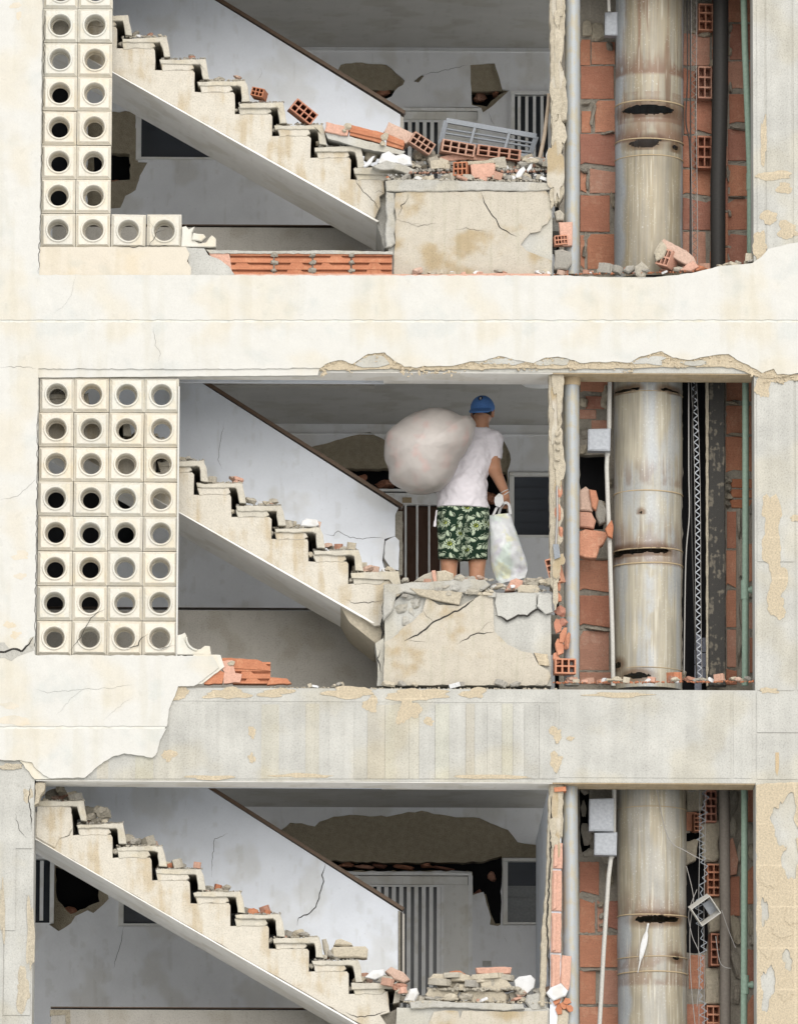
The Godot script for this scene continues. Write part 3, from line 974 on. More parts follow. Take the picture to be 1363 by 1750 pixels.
# -------------------------------------------------------------------- screens of round-holed blocks
func screens() -> void:
	org = Vector3.ZERO
	var prof := [[1, 0.1255, -0.12, 0.97], [1, 0.1255, -0.026, 0.93], [1, 0.1205, -0.023, 0.93], [1, 0.1055, -0.001, 0.98], [1, 0.1035, 0.0, 1.0], [0, 0.0925, 0.0, 0.97], [0, 0.0905, 0.007, 0.99], [0, 0.0865, 0.0125, 1.0], [0, 0.0815, 0.0125, 1.0], [0, 0.0775, 0.008, 0.99], [0, 0.0755, -0.001, 0.96], [0, 0.0735, -0.03, 0.95], [0, 0.0695, -0.094, 0.93], [0, 0.0665, -0.094, 0.97], [0, 0.0635, -0.0895, 1.0], [0, 0.0605, -0.094, 0.97], [0, 0.0605, -0.12, 0.93], [1, 0.1255, -0.12, 0.97]]
	var seg := 48
	var bms := []
	for kind in 4:
		begin()
		var jig := FastNoiseLite.new()
		jig.seed = 40 + kind
		jig.frequency = 1.0
		for i in prof.size() - 1:
			for j in seg:
				var q := []
				for e in [[i, j], [i, j + 1], [i + 1, j + 1], [i + 1, j]]:
					var p: Array = prof[e[0]]
					var a: float = TAU * (e[1] % seg) / seg
					var r: float = p[1] / maxf(absf(cos(a)), absf(sin(a))) if p[0] == 1 else p[1]
					var v := Vector3(cos(a) * r, sin(a) * r, p[2])
					var chip := 0.0035 * jig.get_noise_3d(v.x * 30.0, v.y * 30.0, v.z * 20.0)
					if e[0] in [3, 4, 14]:
						chip += 0.011 * maxf(0.0, jig.get_noise_3d(v.x * 14.0 + 5.0, v.y * 14.0, 3.0) - 0.25) * 2.0
					if e[0] > 0 and e[0] < prof.size() - 2:
						v.z -= chip
						v.x -= v.x * absf(chip) * 1.5
						v.y -= v.y * absf(chip) * 1.5
					q.append(v)
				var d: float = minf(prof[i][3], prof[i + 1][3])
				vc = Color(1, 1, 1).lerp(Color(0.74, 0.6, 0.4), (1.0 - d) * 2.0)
				var mid: Vector3 = (q[0] + q[2]) / 2
				var dir := Vector3(mid.x, mid.y, 0).normalized()
				var nn := Vector3.BACK + (dir * (1.0 if i < 8 or i == 14 or i == 16 else -1.0)) * (3.0 if absf(prof[i][2] - prof[i + 1][2]) > 0.004 else 0.4)
				if i == prof.size() - 2:
					nn = Vector3.FORWARD
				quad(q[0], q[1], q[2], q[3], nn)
		bms.append(st.commit())
	vc = Color.WHITE
	var bm: ArrayMesh = bms[0]
	var px := 0.2543
	var py := 0.2556
	for k in 2:
		var o := W(69.5, 422, -0.012) if k == 0 else W(62.5, 1119, -0.012)
		var s := thing("breeze_block_screen", ["cream screen of round-holed blocks, upper storey, two columns with a longer bottom row", "large cream screen of round-holed blocks, four columns wide, left of the man's stairs"][k], "block screen", o)
		for r in (9 if k == 0 else 8):
			for c in (2 if k == 0 else 4):
				put(bms[rng.randi() % 4], M.blocks[rng.randi() % 4], "breeze_block", s, o + Vector3(px * (c + 0.5) + rng.randf_range(-0.002, 0.002), py * (r + 0.5) + rng.randf_range(-0.0015, 0.0015), -rng.randf_range(0, 0.007)), Vector3.ONE, Basis(Vector3.BACK, rng.randf_range(-0.009, 0.009)) * Basis(Vector3.UP, rng.randf_range(-0.012, 0.012)))
		if k == 0:
			put(bm, M.block, "breeze_block", s, o + Vector3(px * 2.52, py * 0.5 - 0.003, -0.002), Vector3.ONE, Basis(Vector3.BACK, -0.012))
			put(bm, M.block, "breeze_block", s, o + Vector3(px * 3.55, py * 0.5 - 0.002, 0.0), Vector3.ONE, Basis(Vector3.BACK, 0.006))
			crack(s, [252, 422, 262, 410, 268, 398, 284, 392], 0.002, 1.2)
			crack(s, [190, 420, 215, 422, 250, 421, 300, 421], -0.004, 1.2)
			crack(s, [254, 376, 262, 386, 268, 394], 0.002, 1.0)
			flat(s, "broken_block", M.block, [311, 388, 318, 386, 323, 392, 333, 387, 328, 398, 330, 408, 340, 416, 352, 414, 358, 406, 362, 402, 369, 408, 369, 422, 310, 422], -0.012, -0.11, 0.002, 0.04, [], 0.006)
			flat(s, "broken_block", M.block, [330, 398, 348, 400, 352, 405, 344, 412, 328, 410], 0.01, -0.06, 0.003, 0.03, [], 0.006)
		else:
			crack(s, [108, 1052, 122, 1046], 0.0, 0.5)
			crack(s, [120, 1112, 138, 1090, 146, 1072, 160, 1052, 180, 1040], 0.001, 1.3)
			crack(s, [216, 1108, 236, 1102, 242, 1090, 252, 1084], 0.001, 2.0)
			crack(s, [260, 1103, 276, 1108, 288, 1104, 300, 1103], 0.001, 1.0)
			flat(s, "broken_block", M.block, [302.5, 1086, 311, 1084, 316, 1081, 319, 1086, 317, 1096, 322, 1106, 331, 1111, 343, 1109, 350, 1103, 359, 1104, 361, 1119, 302, 1119], -0.012, -0.12, 0.002, 0.05, [], 0.006)
			begin()
			var ring := []
			for i in 10:
				var q := W(340 + cos(PI * 0.98 + i * 0.165) * 21.5, 1090 - sin(PI * 0.98 + i * 0.165) * 21.5, -0.009)
				ring.append(q)
			tube(ring, 0.0085, 8)
			part("ring", s, M.block)
			begin()
			box(W(304, 900, -0.05), Vector3(0.012, 2.06, 0.06))
			part("render_edge", s, M.plaster)


# -------------------------------------------------------------------- stairs
const ZS := -0.28
const ZI := -1.38


func flight(k: int) -> void:
	var a: Array = [[604.0, 288.0, 66.3, 37.4, 10, 197.0, 125.0, 0.562], [599.0, 979.0, 66.0, 38.2, 9, 305.0, 874.0, 0.569], [600.0, 1680.0, 67.0, 38.9, 9, 60.0, 1433.0, 0.575]][k]
	var n: int = a[4]
	var s := thing("stair_flight", ["uppermost concrete stair flight strewn with bricks, descending to the rubble landing", "middle concrete stair flight descending to the landing where the man stands", "lowest concrete stair flight, its treads littered with broken tile and plaster"][k], "staircase", W(a[0], a[1] + 100, -0.7))
	var top := []
	var low := func(x: float) -> float:
		return a[6] + (x - a[5]) * a[7]
	var left: float = a[0] - a[2] * (n - 1)
	top.append_array([left - 12, a[1] - a[3] * (n - 1) + 19])
	for i in range(n - 1, -1, -1):
		var x: float = a[0] - a[2] * i
		var y: float = a[1] - a[3] * i
		var w: float = 61.0 + rng.randf_range(-2, 2)
		if i > 0:
			top.append_array([x + w - 3, y + 19, x + w, y + 23, x + w + rng.randf_range(-1, 1), y + 19 + a[3]])
		elif k == 0:
			top.append_array([655, y + 19, 657, 330, 648, 336, 650, 352, 640, low.call(640.0)])
		elif k == 1:
			top.append_array([x + 50, y + 13, 680, y + 13, 668, 1010, 654, 1035, 655, 1068, 640, 1070, 575, low.call(575.0)])
		else:
			top.append_array([x + 62, y + 14, x + 66, y + 50, 650, 1735, 672, 1770, 640, low.call(640.0) - 2])
	top.append_array([left - 12, low.call(left - 12)])
	begin()
	extrude(rough(xy(top, ZS), 0.004, 0.05, k), ZS, ZI, 0.004)
	var stringer := part("stringer", s, M.stringer)
	# painted underside
	var xe := 648.0 if k == 0 else (640.0 if k == 1 else 760.0)
	begin()
	extrude(xy([left - 12, low.call(left - 12) - 0.5, xe, low.call(xe) - 0.5, xe - 4, low.call(xe) + 0.7, left - 12, low.call(left - 12) + 0.7], ZS + 0.003), ZS + 0.003, ZI - 0.02)
	part("painted_soffit", s, M.soffit)
	for i in n:
		var x: float = a[0] - a[2] * i
		var y: float = a[1] - a[3] * i
		if k == 0 and i == 0:
			begin()
			extrude(rough(xy([x, y, x + 78, y - 4, x + 84, y + 10, x + 74, y + 26, x + 68, y + 12, x + 2, y + 9], ZS + 0.025), 0.003, 0.05, i), ZS + 0.025, ZI, 0.003)
		elif k == 2 and i == 0:
			begin()
			extrude(rough(xy([x, y, x + 78, y, x + 79, y + 9, x + 1, y + 11], ZS + 0.025), 0.003, 0.05, i), ZS + 0.025, ZI, 0.003)
			extrude(rough(xy([x + 77, y + 2, x + 88, y + 6, x + 82, y + 33, x + 71, y + 35], ZS + 0.02), 0.003, 0.05, i), ZS + 0.02, ZI, 0.003)
		elif k == 1 and i == 0:
			begin()
			extrude(rough(xy([x, y, x + 82, y - 3, x + 86, y + 20, x + 76, y + 26, x + 66, y + 12, x + 1, y + 9], ZS + 0.025), 0.003, 0.05, i), ZS + 0.025, ZI, 0.003)
		else:
			begin()
			var j := rng.randf_range(-2.5, 2.0)
			var tl := rng.randf_range(-1.6, 1.6)
			var th := rng.randf_range(6.5, 9.0)
			var nose := rng.randf_range(-3.0, 3.0)
			var lower: float = y + a[3] - rng.randf_range(1.5, 5.0)
			extrude(rough(xy([x + nose, y + 1 + tl, x + 22, y + rng.randf_range(-1, 1) + tl * 0.6, x + 48, y + rng.randf_range(-0.8, 0.8), x + 79, y - 1 - tl * 0.4, x + 83 + j, y + 11, x + 87 + j, lower, x + 74 + rng.randf_range(-1.5, 1.5), lower + rng.randf_range(-2, 1), x + 71 + j, y + 10, x + 67, y + th, x + 40, y + th + 0.5, x + 12, y + th + rng.randf_range(-1, 1.5), x + 2 + nose, y + th + tl]  , ZS + 0.025), 0.005, 0.028, i + k * 20), ZS + 0.02 + rng.randf_range(-0.008, 0.01), ZI, 0.005)
		part("tread", s, M.tread)
		begin()
		extrude(rough(xy([x + 2, y + 6.5, x + 55, y + 6.5, x + 59, y + 15, x + 52, y + 20, x + 24, y + 19, x + 6, y + 21], ZS + 0.005), 0.005, 0.018, i), ZS + 0.005, ZI + 0.1, 0.005)
		part("mortar_bed", s, M.stringer if i % 3 else M.tread)
		if i > 0 and rng.randf() < 0.6:
			put(chunks[rng.randi() % 14], [M.chunk[0], M.chunk[2], M.mortar][rng.randi() % 3], "mortar", s, W(x + 64 + rng.randf_range(-2, 3), y + a[3] + rng.randf_range(6, 14), ZS - 0.03), Vector3(rng.randf_range(8, 14), rng.randf_range(6, 14), 14) / 235.0, Basis(Vector3.BACK, rng.randf()))
	if k == 0:
		crack(s, [604, 300, 612, 318, 626, 332, 640, 345, 648, 360], ZS, 1.2)
		crack(s, [640, 330, 648, 326, 658, 332], ZS, 1.5)
		flat(s, "broken_end", M.concrete_grey, [640, 330, 662, 326, 664, 420, 656, 425, 652, 405, 640, 373], -0.34, ZI, 0.006, 0.03)
	elif k == 1:
		crack(s, [590, 1025, 606, 1030, 630, 1030, 654, 1026], ZS, 1.3)
		flat(s, "broken_end", M.mortar_pale, [575, 1022, 600, 1050, 636, 1066, 656, 1062, 655, 1100, 640, 1098, 600, 1064], -0.34, ZI, 0.008, 0.03)
		flat(s, "broken_end", M.concrete, [641, 1100, 656, 1090, 656, 1172, 644, 1172, 646, 1130], -0.16, -0.6, 0.004, 0.03)
		crack(s, [657, 1022, 652, 1036, 657, 1052, 650, 1068, 655, 1082, 648, 1100], ZS + 0.03, 5.0)
		crack(s, [650, 1110, 645, 1125, 649, 1140, 652, 1150], -0.16, 2.5)
	else:
		crack(s, [92, 1449, 100, 1436, 104, 1430, 118, 1428, 124, 1418], ZS, 1.6)
		flat(s, "loose_plaster", M.stringer, [64, 1378, 100, 1376, 122, 1382, 124, 1415, 116, 1428, 102, 1432, 94, 1448, 62, 1430], ZS + 0.012, ZS, 0.003, 0.03)
		crack(s, [590, 1729, 610, 1738, 640, 1736, 660, 1728], ZS, 1.6)
		flat(s, "broken_end", M.mortar, [600, 1736, 630, 1741, 662, 1730, 690, 1720, 690, 1790, 640, 1770], -0.34, ZI, 0.008, 0.03)


func stair_parapet(k: int) -> void:
	var a: Array = [[370.0, 0.0, 688.0, 194.0], [335.0, 646.0, 684.0, 866.0], [355.0, 1345.0, 686.0, 1554.0]][k]
	var sl: float = (a[3] - a[1]) / (a[2] - a[0])
	var x0: float = a[0] - 300 if k < 2 else a[0] - 290
	var ye: float = [370.0, 1040.0, 1780.0][k]
	var p := thing("stair_parapet", ["white slanting stair wall with brown handrail behind the brick-strewn upper flight", "white slanting stair wall with brown handrail, its lower end cracked open beside the gate", "white slanting stair wall with brown handrail and one long crack beside the slatted door"][k], "stair wall", W(a[2], ye, ZI))
	var poly := [x0, a[1] - (a[0] - x0) * sl, a[2] - 4, a[3] + 2]
	if k == 1:
		poly.append_array([675, 880, 675, 916, 657, 921, 653, 958, 660, 985, 662, ye])
	else:
		poly.append_array([a[2] - 6, a[3] + 60, a[2] - 6, ye])
	poly.append_array([x0, ye - (a[2] - x0) * 0.565])
	begin()
	extrude(xy(poly, ZI - 0.01), ZI - 0.01, ZI - 0.11)
	part("wall", p, M.wall_white)
	begin()
	var e0 := W(x0, a[1] - (a[0] - x0) * sl - 1, ZI - 0.06)
	var e1 := W(a[2] + 3, a[3] + 1, ZI - 0.06)
	bar(e0, e1, 0.026, 0.13)
	part("handrail", p, M.rail)
	if k == 0:
		crack(p, [440, 137, 444, 130, 448, 124, 446, 116], ZI - 0.01, 0.8)
		flat(p, "end_post", M.low_wall, [683, 200, 689, 200, 689, 300, 683, 300], ZI - 0.02, ZI - 0.2)
	elif k == 1:
		flat(p, "loose_plaster", M.wall_white, [659, 924, 674, 917, 682, 924, 681, 974, 669, 972, 656, 953], ZI + 0.0, ZI - 0.08, 0.003, 0.03)
		flat(p, "broken_end", M.mortar, [672, 872, 688, 874, 688, 982, 664, 985, 655, 955], ZI - 0.03, ZI - 0.11, 0.004, 0.03)
		crack(p, [555, 912, 570, 916, 578, 907, 598, 918, 620, 921, 640, 918, 656, 921], ZI - 0.01, 0.8)
		crack(p, [383, 722, 380, 738, 376, 760, 373, 785, 380, 802], ZI - 0.01, 0.6)
	else:
		flat(p, "end_post", M.mortar, [680, 1556, 684, 1558, 684, 1700, 681, 1700], ZI - 0.0, ZI - 0.11)
		flat(p, "end_post", M.dark, [684, 1558, 687, 1560, 687, 1700, 684, 1700], ZI - 0.03, ZI - 0.11)
		flat(p, "end_post", M.low_wall, [687, 1560, 691, 1562, 691, 1700, 687, 1700], ZI - 0.02, ZI - 0.11)
		crack(p, [556, 1476, 550, 1496, 552, 1508, 548, 1520, 546, 1534, 540, 1550, 530, 1560, 520, 1565, 510, 1568, 508, 1582], ZI - 0.01, 2.0)
		crack(p, [390, 1424, 366, 1434, 364, 1460, 362, 1490, 362, 1500], ZI - 0.01, 0.8)
	# scuffs
	for i in 7:
		var t := rng.randf_range(0.15, 0.95)
		var x: float = lerpf(a[0], a[2], t)
		var y: float = lerpf(a[1], a[3], t) + rng.randf_range(25, 90)
		crack(p, [x, y, x + rng.randf_range(-4, 4), y + rng.randf_range(3, 9)], ZI - 0.01, 0.5)


# -------------------------------------------------------------------- corridor: back walls, doors, windows
const ZB := -3.95


func hole(a: Array, amp := 0.006) -> PackedVector2Array:
	return rough(xy(a, ZB), amp, 0.04, a[0]) if amp > 0.0 else xy(a, ZB)


func slatted(called: String, label: String, cat: String, r: Array, first: float, pitch: float, slat: float, leaf_to := 0.0) -> void:
	# r: x0, y0, x1, y1 of the frame in pixels
	var d := thing(called, label, cat, W((r[0] + r[2]) / 2, r[3], ZB))
	var f := 6.0
	begin()
	for q in [[r[0], r[1], r[2], r[1] + f], [r[0], r[1] + f, r[0] + f, r[3]], [r[2] - f, r[1] + f, r[2], r[3]]]:
		var a := W(q[0], q[1], ZB + 0.03)
		var b := W(q[2], q[3], ZB + 0.03)
		block(a.x, b.x, a.y, b.y, ZB + 0.03, ZB - 0.1)
	part("frame", d, M.white_metal)
	var gx1: float = leaf_to if leaf_to > 0.0 else r[2] - f
	var gy: float = r[1] + (22 if leaf_to > 0.0 else f)
	if leaf_to > 0.0:
		begin()
		for q in [[r[0] + f + 1, r[1] + f + 1, r[2] - f - 1, r[1] + 22], [gx1, r[1] + 22, r[2] - f - 1, r[3]]]:
			var a := W(q[0], q[1], ZB)
			var b := W(q[2], q[3], ZB)
			block(a.x, b.x, a.y, b.y, ZB, ZB - 0.05)
		part("leaf", d, M.door_leaf)
		begin()
		var u := W(gx1 - 4, gy + 2, ZB)
		var v := W(gx1, r[3], ZB)
		block(u.x, v.x, u.y, v.y, ZB + 0.012, ZB)
		u = W(r[0] + f, gy, ZB)
		v = W(gx1, gy + 4, ZB)
		block(u.x, v.x, u.y, v.y, ZB + 0.014, ZB)
		part("grille_frame", d, M.white_metal)
	var x := first
	while x < gx1 - 4:
		begin()
		var a := W(x, gy + 3, ZB)
		var b := W(x + slat, r[3] - 4, ZB)
		block(a.x, b.x, a.y, b.y, ZB + 0.005, ZB - 0.015)
		part("slat", d, M.white_metal)
		x += pitch
	begin()
	var c := W(r[0] + f, gy, ZB)
	var e := W(gx1, r[3], ZB)
	block(c.x, e.x, c.y, e.y, ZB - 0.07, ZB - 0.1)
	part("pane", d, M.glass)


func louvre(label: String, r: Array, n: int, pale := 0) -> void:
	var d := thing("louvre_window", label, "window", W((r[0] + r[2]) / 2, r[3], ZB))
	begin()
	var f := 8.0
	for q in [[r[0], r[1], r[2], r[1] + f * 0.8], [r[0], r[1] + f * 0.8, r[0] + f, r[3]], [r[2] - f, r[1] + f * 0.8, r[2], r[3]], [r[0] + f, r[3] - 4, r[2] - f, r[3]]]:
		var a := W(q[0], q[1], ZB + 0.025)
		var b := W(q[2], q[3], ZB + 0.025)
		block(a.x, b.x, a.y, b.y, ZB + 0.025, ZB - 0.1)
	part("frame", d, M.door_leaf)
	for i in n:
		begin()
		var h: float = (r[3] - 4 - r[1] - f * 0.8) / n
		var y: float = r[1] + f * 0.8 + h * i
		var p := W(r[0] + f, y, ZB - 0.05)
		var q := W(r[2] - f, y + h + 1.5, ZB - 0.05)
		var c := (p + q) / 2
		c.z = ZB - 0.05
		box(c, Vector3(absf(q.x - p.x), absf(q.y - p.y), 0.006), Basis(Vector3.RIGHT, 0.16))
		part("pane", d, M.glass if i < n - pale else M.glass_pale)
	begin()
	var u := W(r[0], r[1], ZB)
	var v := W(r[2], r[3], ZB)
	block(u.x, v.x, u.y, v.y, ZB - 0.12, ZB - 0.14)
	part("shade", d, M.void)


func corridors() -> void:
	var holes := [
		[[430, 600, 690, 183, 822, 183, 822, 660, 430, 660], [582, 110, 608, 105, 629, 108, 659, 110, 676, 123, 691, 137, 688, 145, 673, 155, 669, 165, 655, 172, 600, 180, 560, 150], [803, 110, 845, 108, 853, 133, 858, 153, 870, 155, 850, 174, 825, 192, 821, 184, 806, 179, 804, 135], [707, 140, 720, 128, 726, 130, 715, 141], [873, 155, 990, 155, 990, 330, 873, 330], [236, 192, 400, 192, 400, 272, 236, 272], [150, 190, 232, 190, 236, 276, 252, 277, 240, 300, 232, 325, 215, 335, 206, 356, 150, 360], [-60, 130, 130, 130, 130, 380, -60, 380]],
		[[640, 838, 800, 838, 800, 1320, 640, 1320], [480, 790, 526, 765, 575, 752, 610, 742, 632, 738, 665, 755, 690, 790, 705, 837, 480, 837], [840, 760, 856, 746, 868, 764, 873, 785, 868, 804, 868, 880, 820, 890, 801, 850, 801, 790], [869, 806, 990, 806, 990, 918, 869, 918], [-60, 820, 172, 820, 172, 1330, -60, 1330], [190, 840, 235, 840, 235, 940, 190, 940]],
		[[604, 1490, 806, 1490, 806, 2010, 604, 2010], [470, 1425, 480, 1419, 496, 1406, 514, 1407, 538, 1412, 546, 1405, 570, 1396, 597, 1392, 632, 1394, 661, 1395, 686, 1390, 720, 1385, 742, 1389, 779, 1396, 818, 1397, 838, 1406, 867, 1418, 884, 1438, 908, 1443, 985, 1448, 985, 1466, 857, 1466, 855, 1580, 850, 1583, 836, 1580, 838, 1568, 832, 1545, 826, 1525, 807, 1530, 806, 1489, 540, 1489, 500, 1460], [858, 1465, 985, 1465, 985, 1581, 858, 1581], [30, 1462, 92, 1462, 92, 1577, 30, 1577], [92, 1470, 170, 1480, 186, 1536, 176, 1545, 160, 1560, 150, 1556, 130, 1566, 122, 1578, 100, 1592, 84, 1580, 92, 1576], [203, 1535, 290, 1535, 290, 1583, 203, 1583]],
	]
	var solid := [[0, 4, 5, 7], [0, 3, 4, 5], [0, 2, 3, 5]]
	var gaps := [
		[[600, 153, 676, 153, 668, 166, 640, 172, 600, 170], [803, 154, 862, 154, 846, 166, 832, 180, 808, 178], [160, 255, 222, 262, 222, 306, 160, 310]],
		[[490, 800, 700, 799, 704, 837, 490, 837], [803, 800, 866, 806, 866, 876, 822, 880, 803, 850]],
		[[545, 1470, 700, 1474, 826, 1472, 858, 1462, 856, 1576, 846, 1578, 838, 1560, 830, 1528, 807, 1526, 807, 1488, 545, 1488], [95, 1480, 168, 1490, 170, 1540, 120, 1562, 95, 1530]],
	]
	for k in 3:
		var y0: float = [40.0, 690.0, 1345.0][k]
		var y1: float = [690.0, 1330.0, 2010.0][k]
		var w := thing("back_wall", ["white corridor wall behind the topmost landing, with two ragged holes above its doors", "white corridor wall behind the man, its plaster fallen off above the gate", "white corridor wall of the lowest storey with a wide brown bare band above the door"][k], "wall", W(500, y1, ZB))
		var cut := []
		for h in holes[k].size():
			cut.append(hole(holes[k][h], 0.0 if h in solid[k] else 0.007))
		begin()
		sheet(xy([-420, y0, 1010, y0, 1010, y1, -420, y1], ZB), cut, ZB, ZB - 0.025)
		part("plaster", w, M.wall_in)
		cut = []
		for h in solid[k]:
			cut.append(hole(holes[k][h], 0.0))
		for g in gaps[k]:
			cut.append(hole(g, 0.01))
		begin()
		sheet(xy([-420, y0, 1010, y0, 1010, y1, -420, y1], ZB - 0.026), cut, ZB - 0.026, ZB - 0.16)
		part("bare_masonry", w, M.render_brown)
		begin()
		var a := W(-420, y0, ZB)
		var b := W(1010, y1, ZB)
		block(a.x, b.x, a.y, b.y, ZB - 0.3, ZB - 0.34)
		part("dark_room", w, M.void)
		# bricks seen in the holes
		var bits: Array = [[[652, 160, 34, 18], [818, 168, 26, 20], [846, 160, 12, 16], [205, 320, 40, 30], [200, 232, 20, 50]], [[608, 826, 70, 26], [660, 828, 40, 20], [838, 852, 30, 26], [845, 790, 30, 20]], [[620, 1482, 40, 9], [650, 1481, 34, 10], [690, 1483, 36, 8], [728, 1480, 26, 12], [758, 1484, 50, 7], [590, 1479, 30, 10], [816, 1530, 24, 20], [118, 1562, 30, 26], [840, 1500, 14, 20]]][k]
		for t in bits:
			put(chunks[rng.randi() % 14], M.brick[rng.randi() % 5], "brick", w, W(t[0], t[1], ZB - 0.1), Vector3(t[2], t[3], 30) / 210.0, Basis(Vector3.BACK, rng.randf_range(-0.3, 0.3)))
		begin()
		var m := W(300, [86, 741, 1388][k], ZB)
		var e := W(1000, [88, 743, 1390][k], ZB)
		if k < 2:
			block(m.x, e.x, m.y, e.y, ZB + 0.012, ZB)
			part("cornice", w, M.wall_in)
		else:
			crack(w, [212, 1584, 208, 1610, 200, 1635, 194, 1655], ZB, 0.8)
			crack(w, [860, 1600, 866, 1612], ZB, 0.8)
			flat(w, "switch_plate", M.conduit, [824, 1642, 839, 1642, 839, 1651, 824, 1651], ZB + 0.012, ZB)
		if k == 0:
			crack(w, [720, 128, 750, 122, 780, 116, 800, 111], ZB, 0.7)
			crack(w, [835, 190, 838, 204, 846, 218], ZB, 0.7)
	slatted("slatted_door", "pale door with a barred grille behind the fallen metal frame, topmost storey", "door", [600, 183, 822, 640], 646, 12.7, 5, 755)
	slatted("barred_window", "tall white barred window beside the broken partition of the topmost storey", "window", [873, 155, 985, 330], 884, 13.0, 5)
	slatted("slatted_door", "pale grey door with a long barred grille in the lowest storey", "door", [604, 1490, 806, 2000], 618, 12.8, 5.2, 757)
	slatted("barred_window", "white barred opening under the lowest stair flight, at the left column", "window", [30, 1462, 92, 1577], 54, 15.0, 5)
	louvre("dark glass louvre window to the right of the man", [870, 807, 985, 918], 5)
	louvre("louvre window with two pale panes beside the door of the lowest storey", [859, 1466, 985, 1580], 5, 3)
	louvre("dark louvre window under the uppermost stair flight", [233, 193, 398, 272], 3)
	louvre("small dark louvre window under the lowest stair flight", [203, 1535, 288, 1582], 2)
	# gate behind the man: a steel head with a lock, round bars, brown boards behind
	var g := thing("barred_gate", "steel gate with round bars and brown wood behind the man", "gate", W(720, 1320, ZB))
	begin()
	for q in [[640, 843, 800, 863], [640, 836, 800, 841], [786, 863, 800, 1310], [655, 863, 661, 1310]]:
		var a := W(q[0], q[1], ZB)
		var b := W(q[2], q[3], ZB)
		block(a.x, b.x, a.y, b.y, ZB + 0.02, ZB - 0.06)
	part("frame", g, M.white_metal)
	rect(g, "lock", M.rust, W(687, 850, ZB).x, W(703, 850, ZB).x, W(690, 860, ZB).y, W(690, 851, ZB).y, ZB + 0.03, ZB + 0.019)
	for x in [672.5, 692.6, 712.4, 732.8, 753.0, 773.0]:
		begin()
		tube([W(x, 862, ZB - 0.01), W(x, 1310, ZB - 0.01)], 0.009, 8)
		part("bar", g, M.white_metal)
	for i in 8:
		var x := 656.0 + i * 16.4
		begin()
		var a := W(x + 0.4, 863, ZB)
		var b := W(x + 16.0, 1310, ZB)
		block(a.x, b.x, a.y, b.y, ZB - 0.085 + rng.randf_range(0, 0.006), ZB - 0.11)
		part("plank", g, M.wood)
	# low corridor walls with brown caps, seen under the flights
	for k in 3:
		var a: Array = [[90.0, 640.0, 382.0, 660.0], [-300.0, 660.0, 1035.0, 1320.0], [88.0, 720.0, 1720.0, 2000.0]][k]
		var z := -1.62
		var p := thing("corridor_parapet", ["low corridor wall with a dark cap under the uppermost flight", "low beige corridor wall with a dark cap, behind the large screen", "low corridor wall with a dark cap below the lowest flight"][k], "parapet", W(a[0], a[3], z))
		begin()
		var u := W(a[0], a[2] + 5, z)
		var v := W(a[1], a[3], z)
		block(u.x, v.x, u.y, v.y, z, z - 0.11)
		part("wall", p, M.low_wall)
		begin()
		u = W(a[0] - 1, a[2] + 0.5, z)
		v = W(a[1], a[2] + 5, z)
		block(u.x, v.x, u.y, v.y, z + 0.012, z - 0.12)
		part("cap", p, M.rail)
		if k == 2:
			flat(p, "broken_end", M.mortar_pale, [86, 1726, 120, 1726, 121, 1752, 114, 1754, 112, 1734, 86, 1736], z + 0.006, z - 0.05, 0.004, 0.03)
	# round lamps on the ceilings
	for k in 2:
		var y: float = level(634) + 0.28
		if k == 0:
			y += level(634) - level(1335)
		var q := W(921 + 3 * k, [38, 692][k], -1.6)
		org = Vector3(q.x, y - 0.06, -1.9)
		begin()
		tube([org + Vector3(0, 0.06, 0), org + Vector3(0, 0.03, 0), org + Vector3(0, 0.01, 0), org], [0.15, 0.15, 0.12, 0.03], 24)
		solo("ceiling_lamp", ["round white unlit lamp on the ceiling of the topmost storey", "round white unlit lamp on the ceiling above the louvre window"][k], "lamp", M.white_metal)


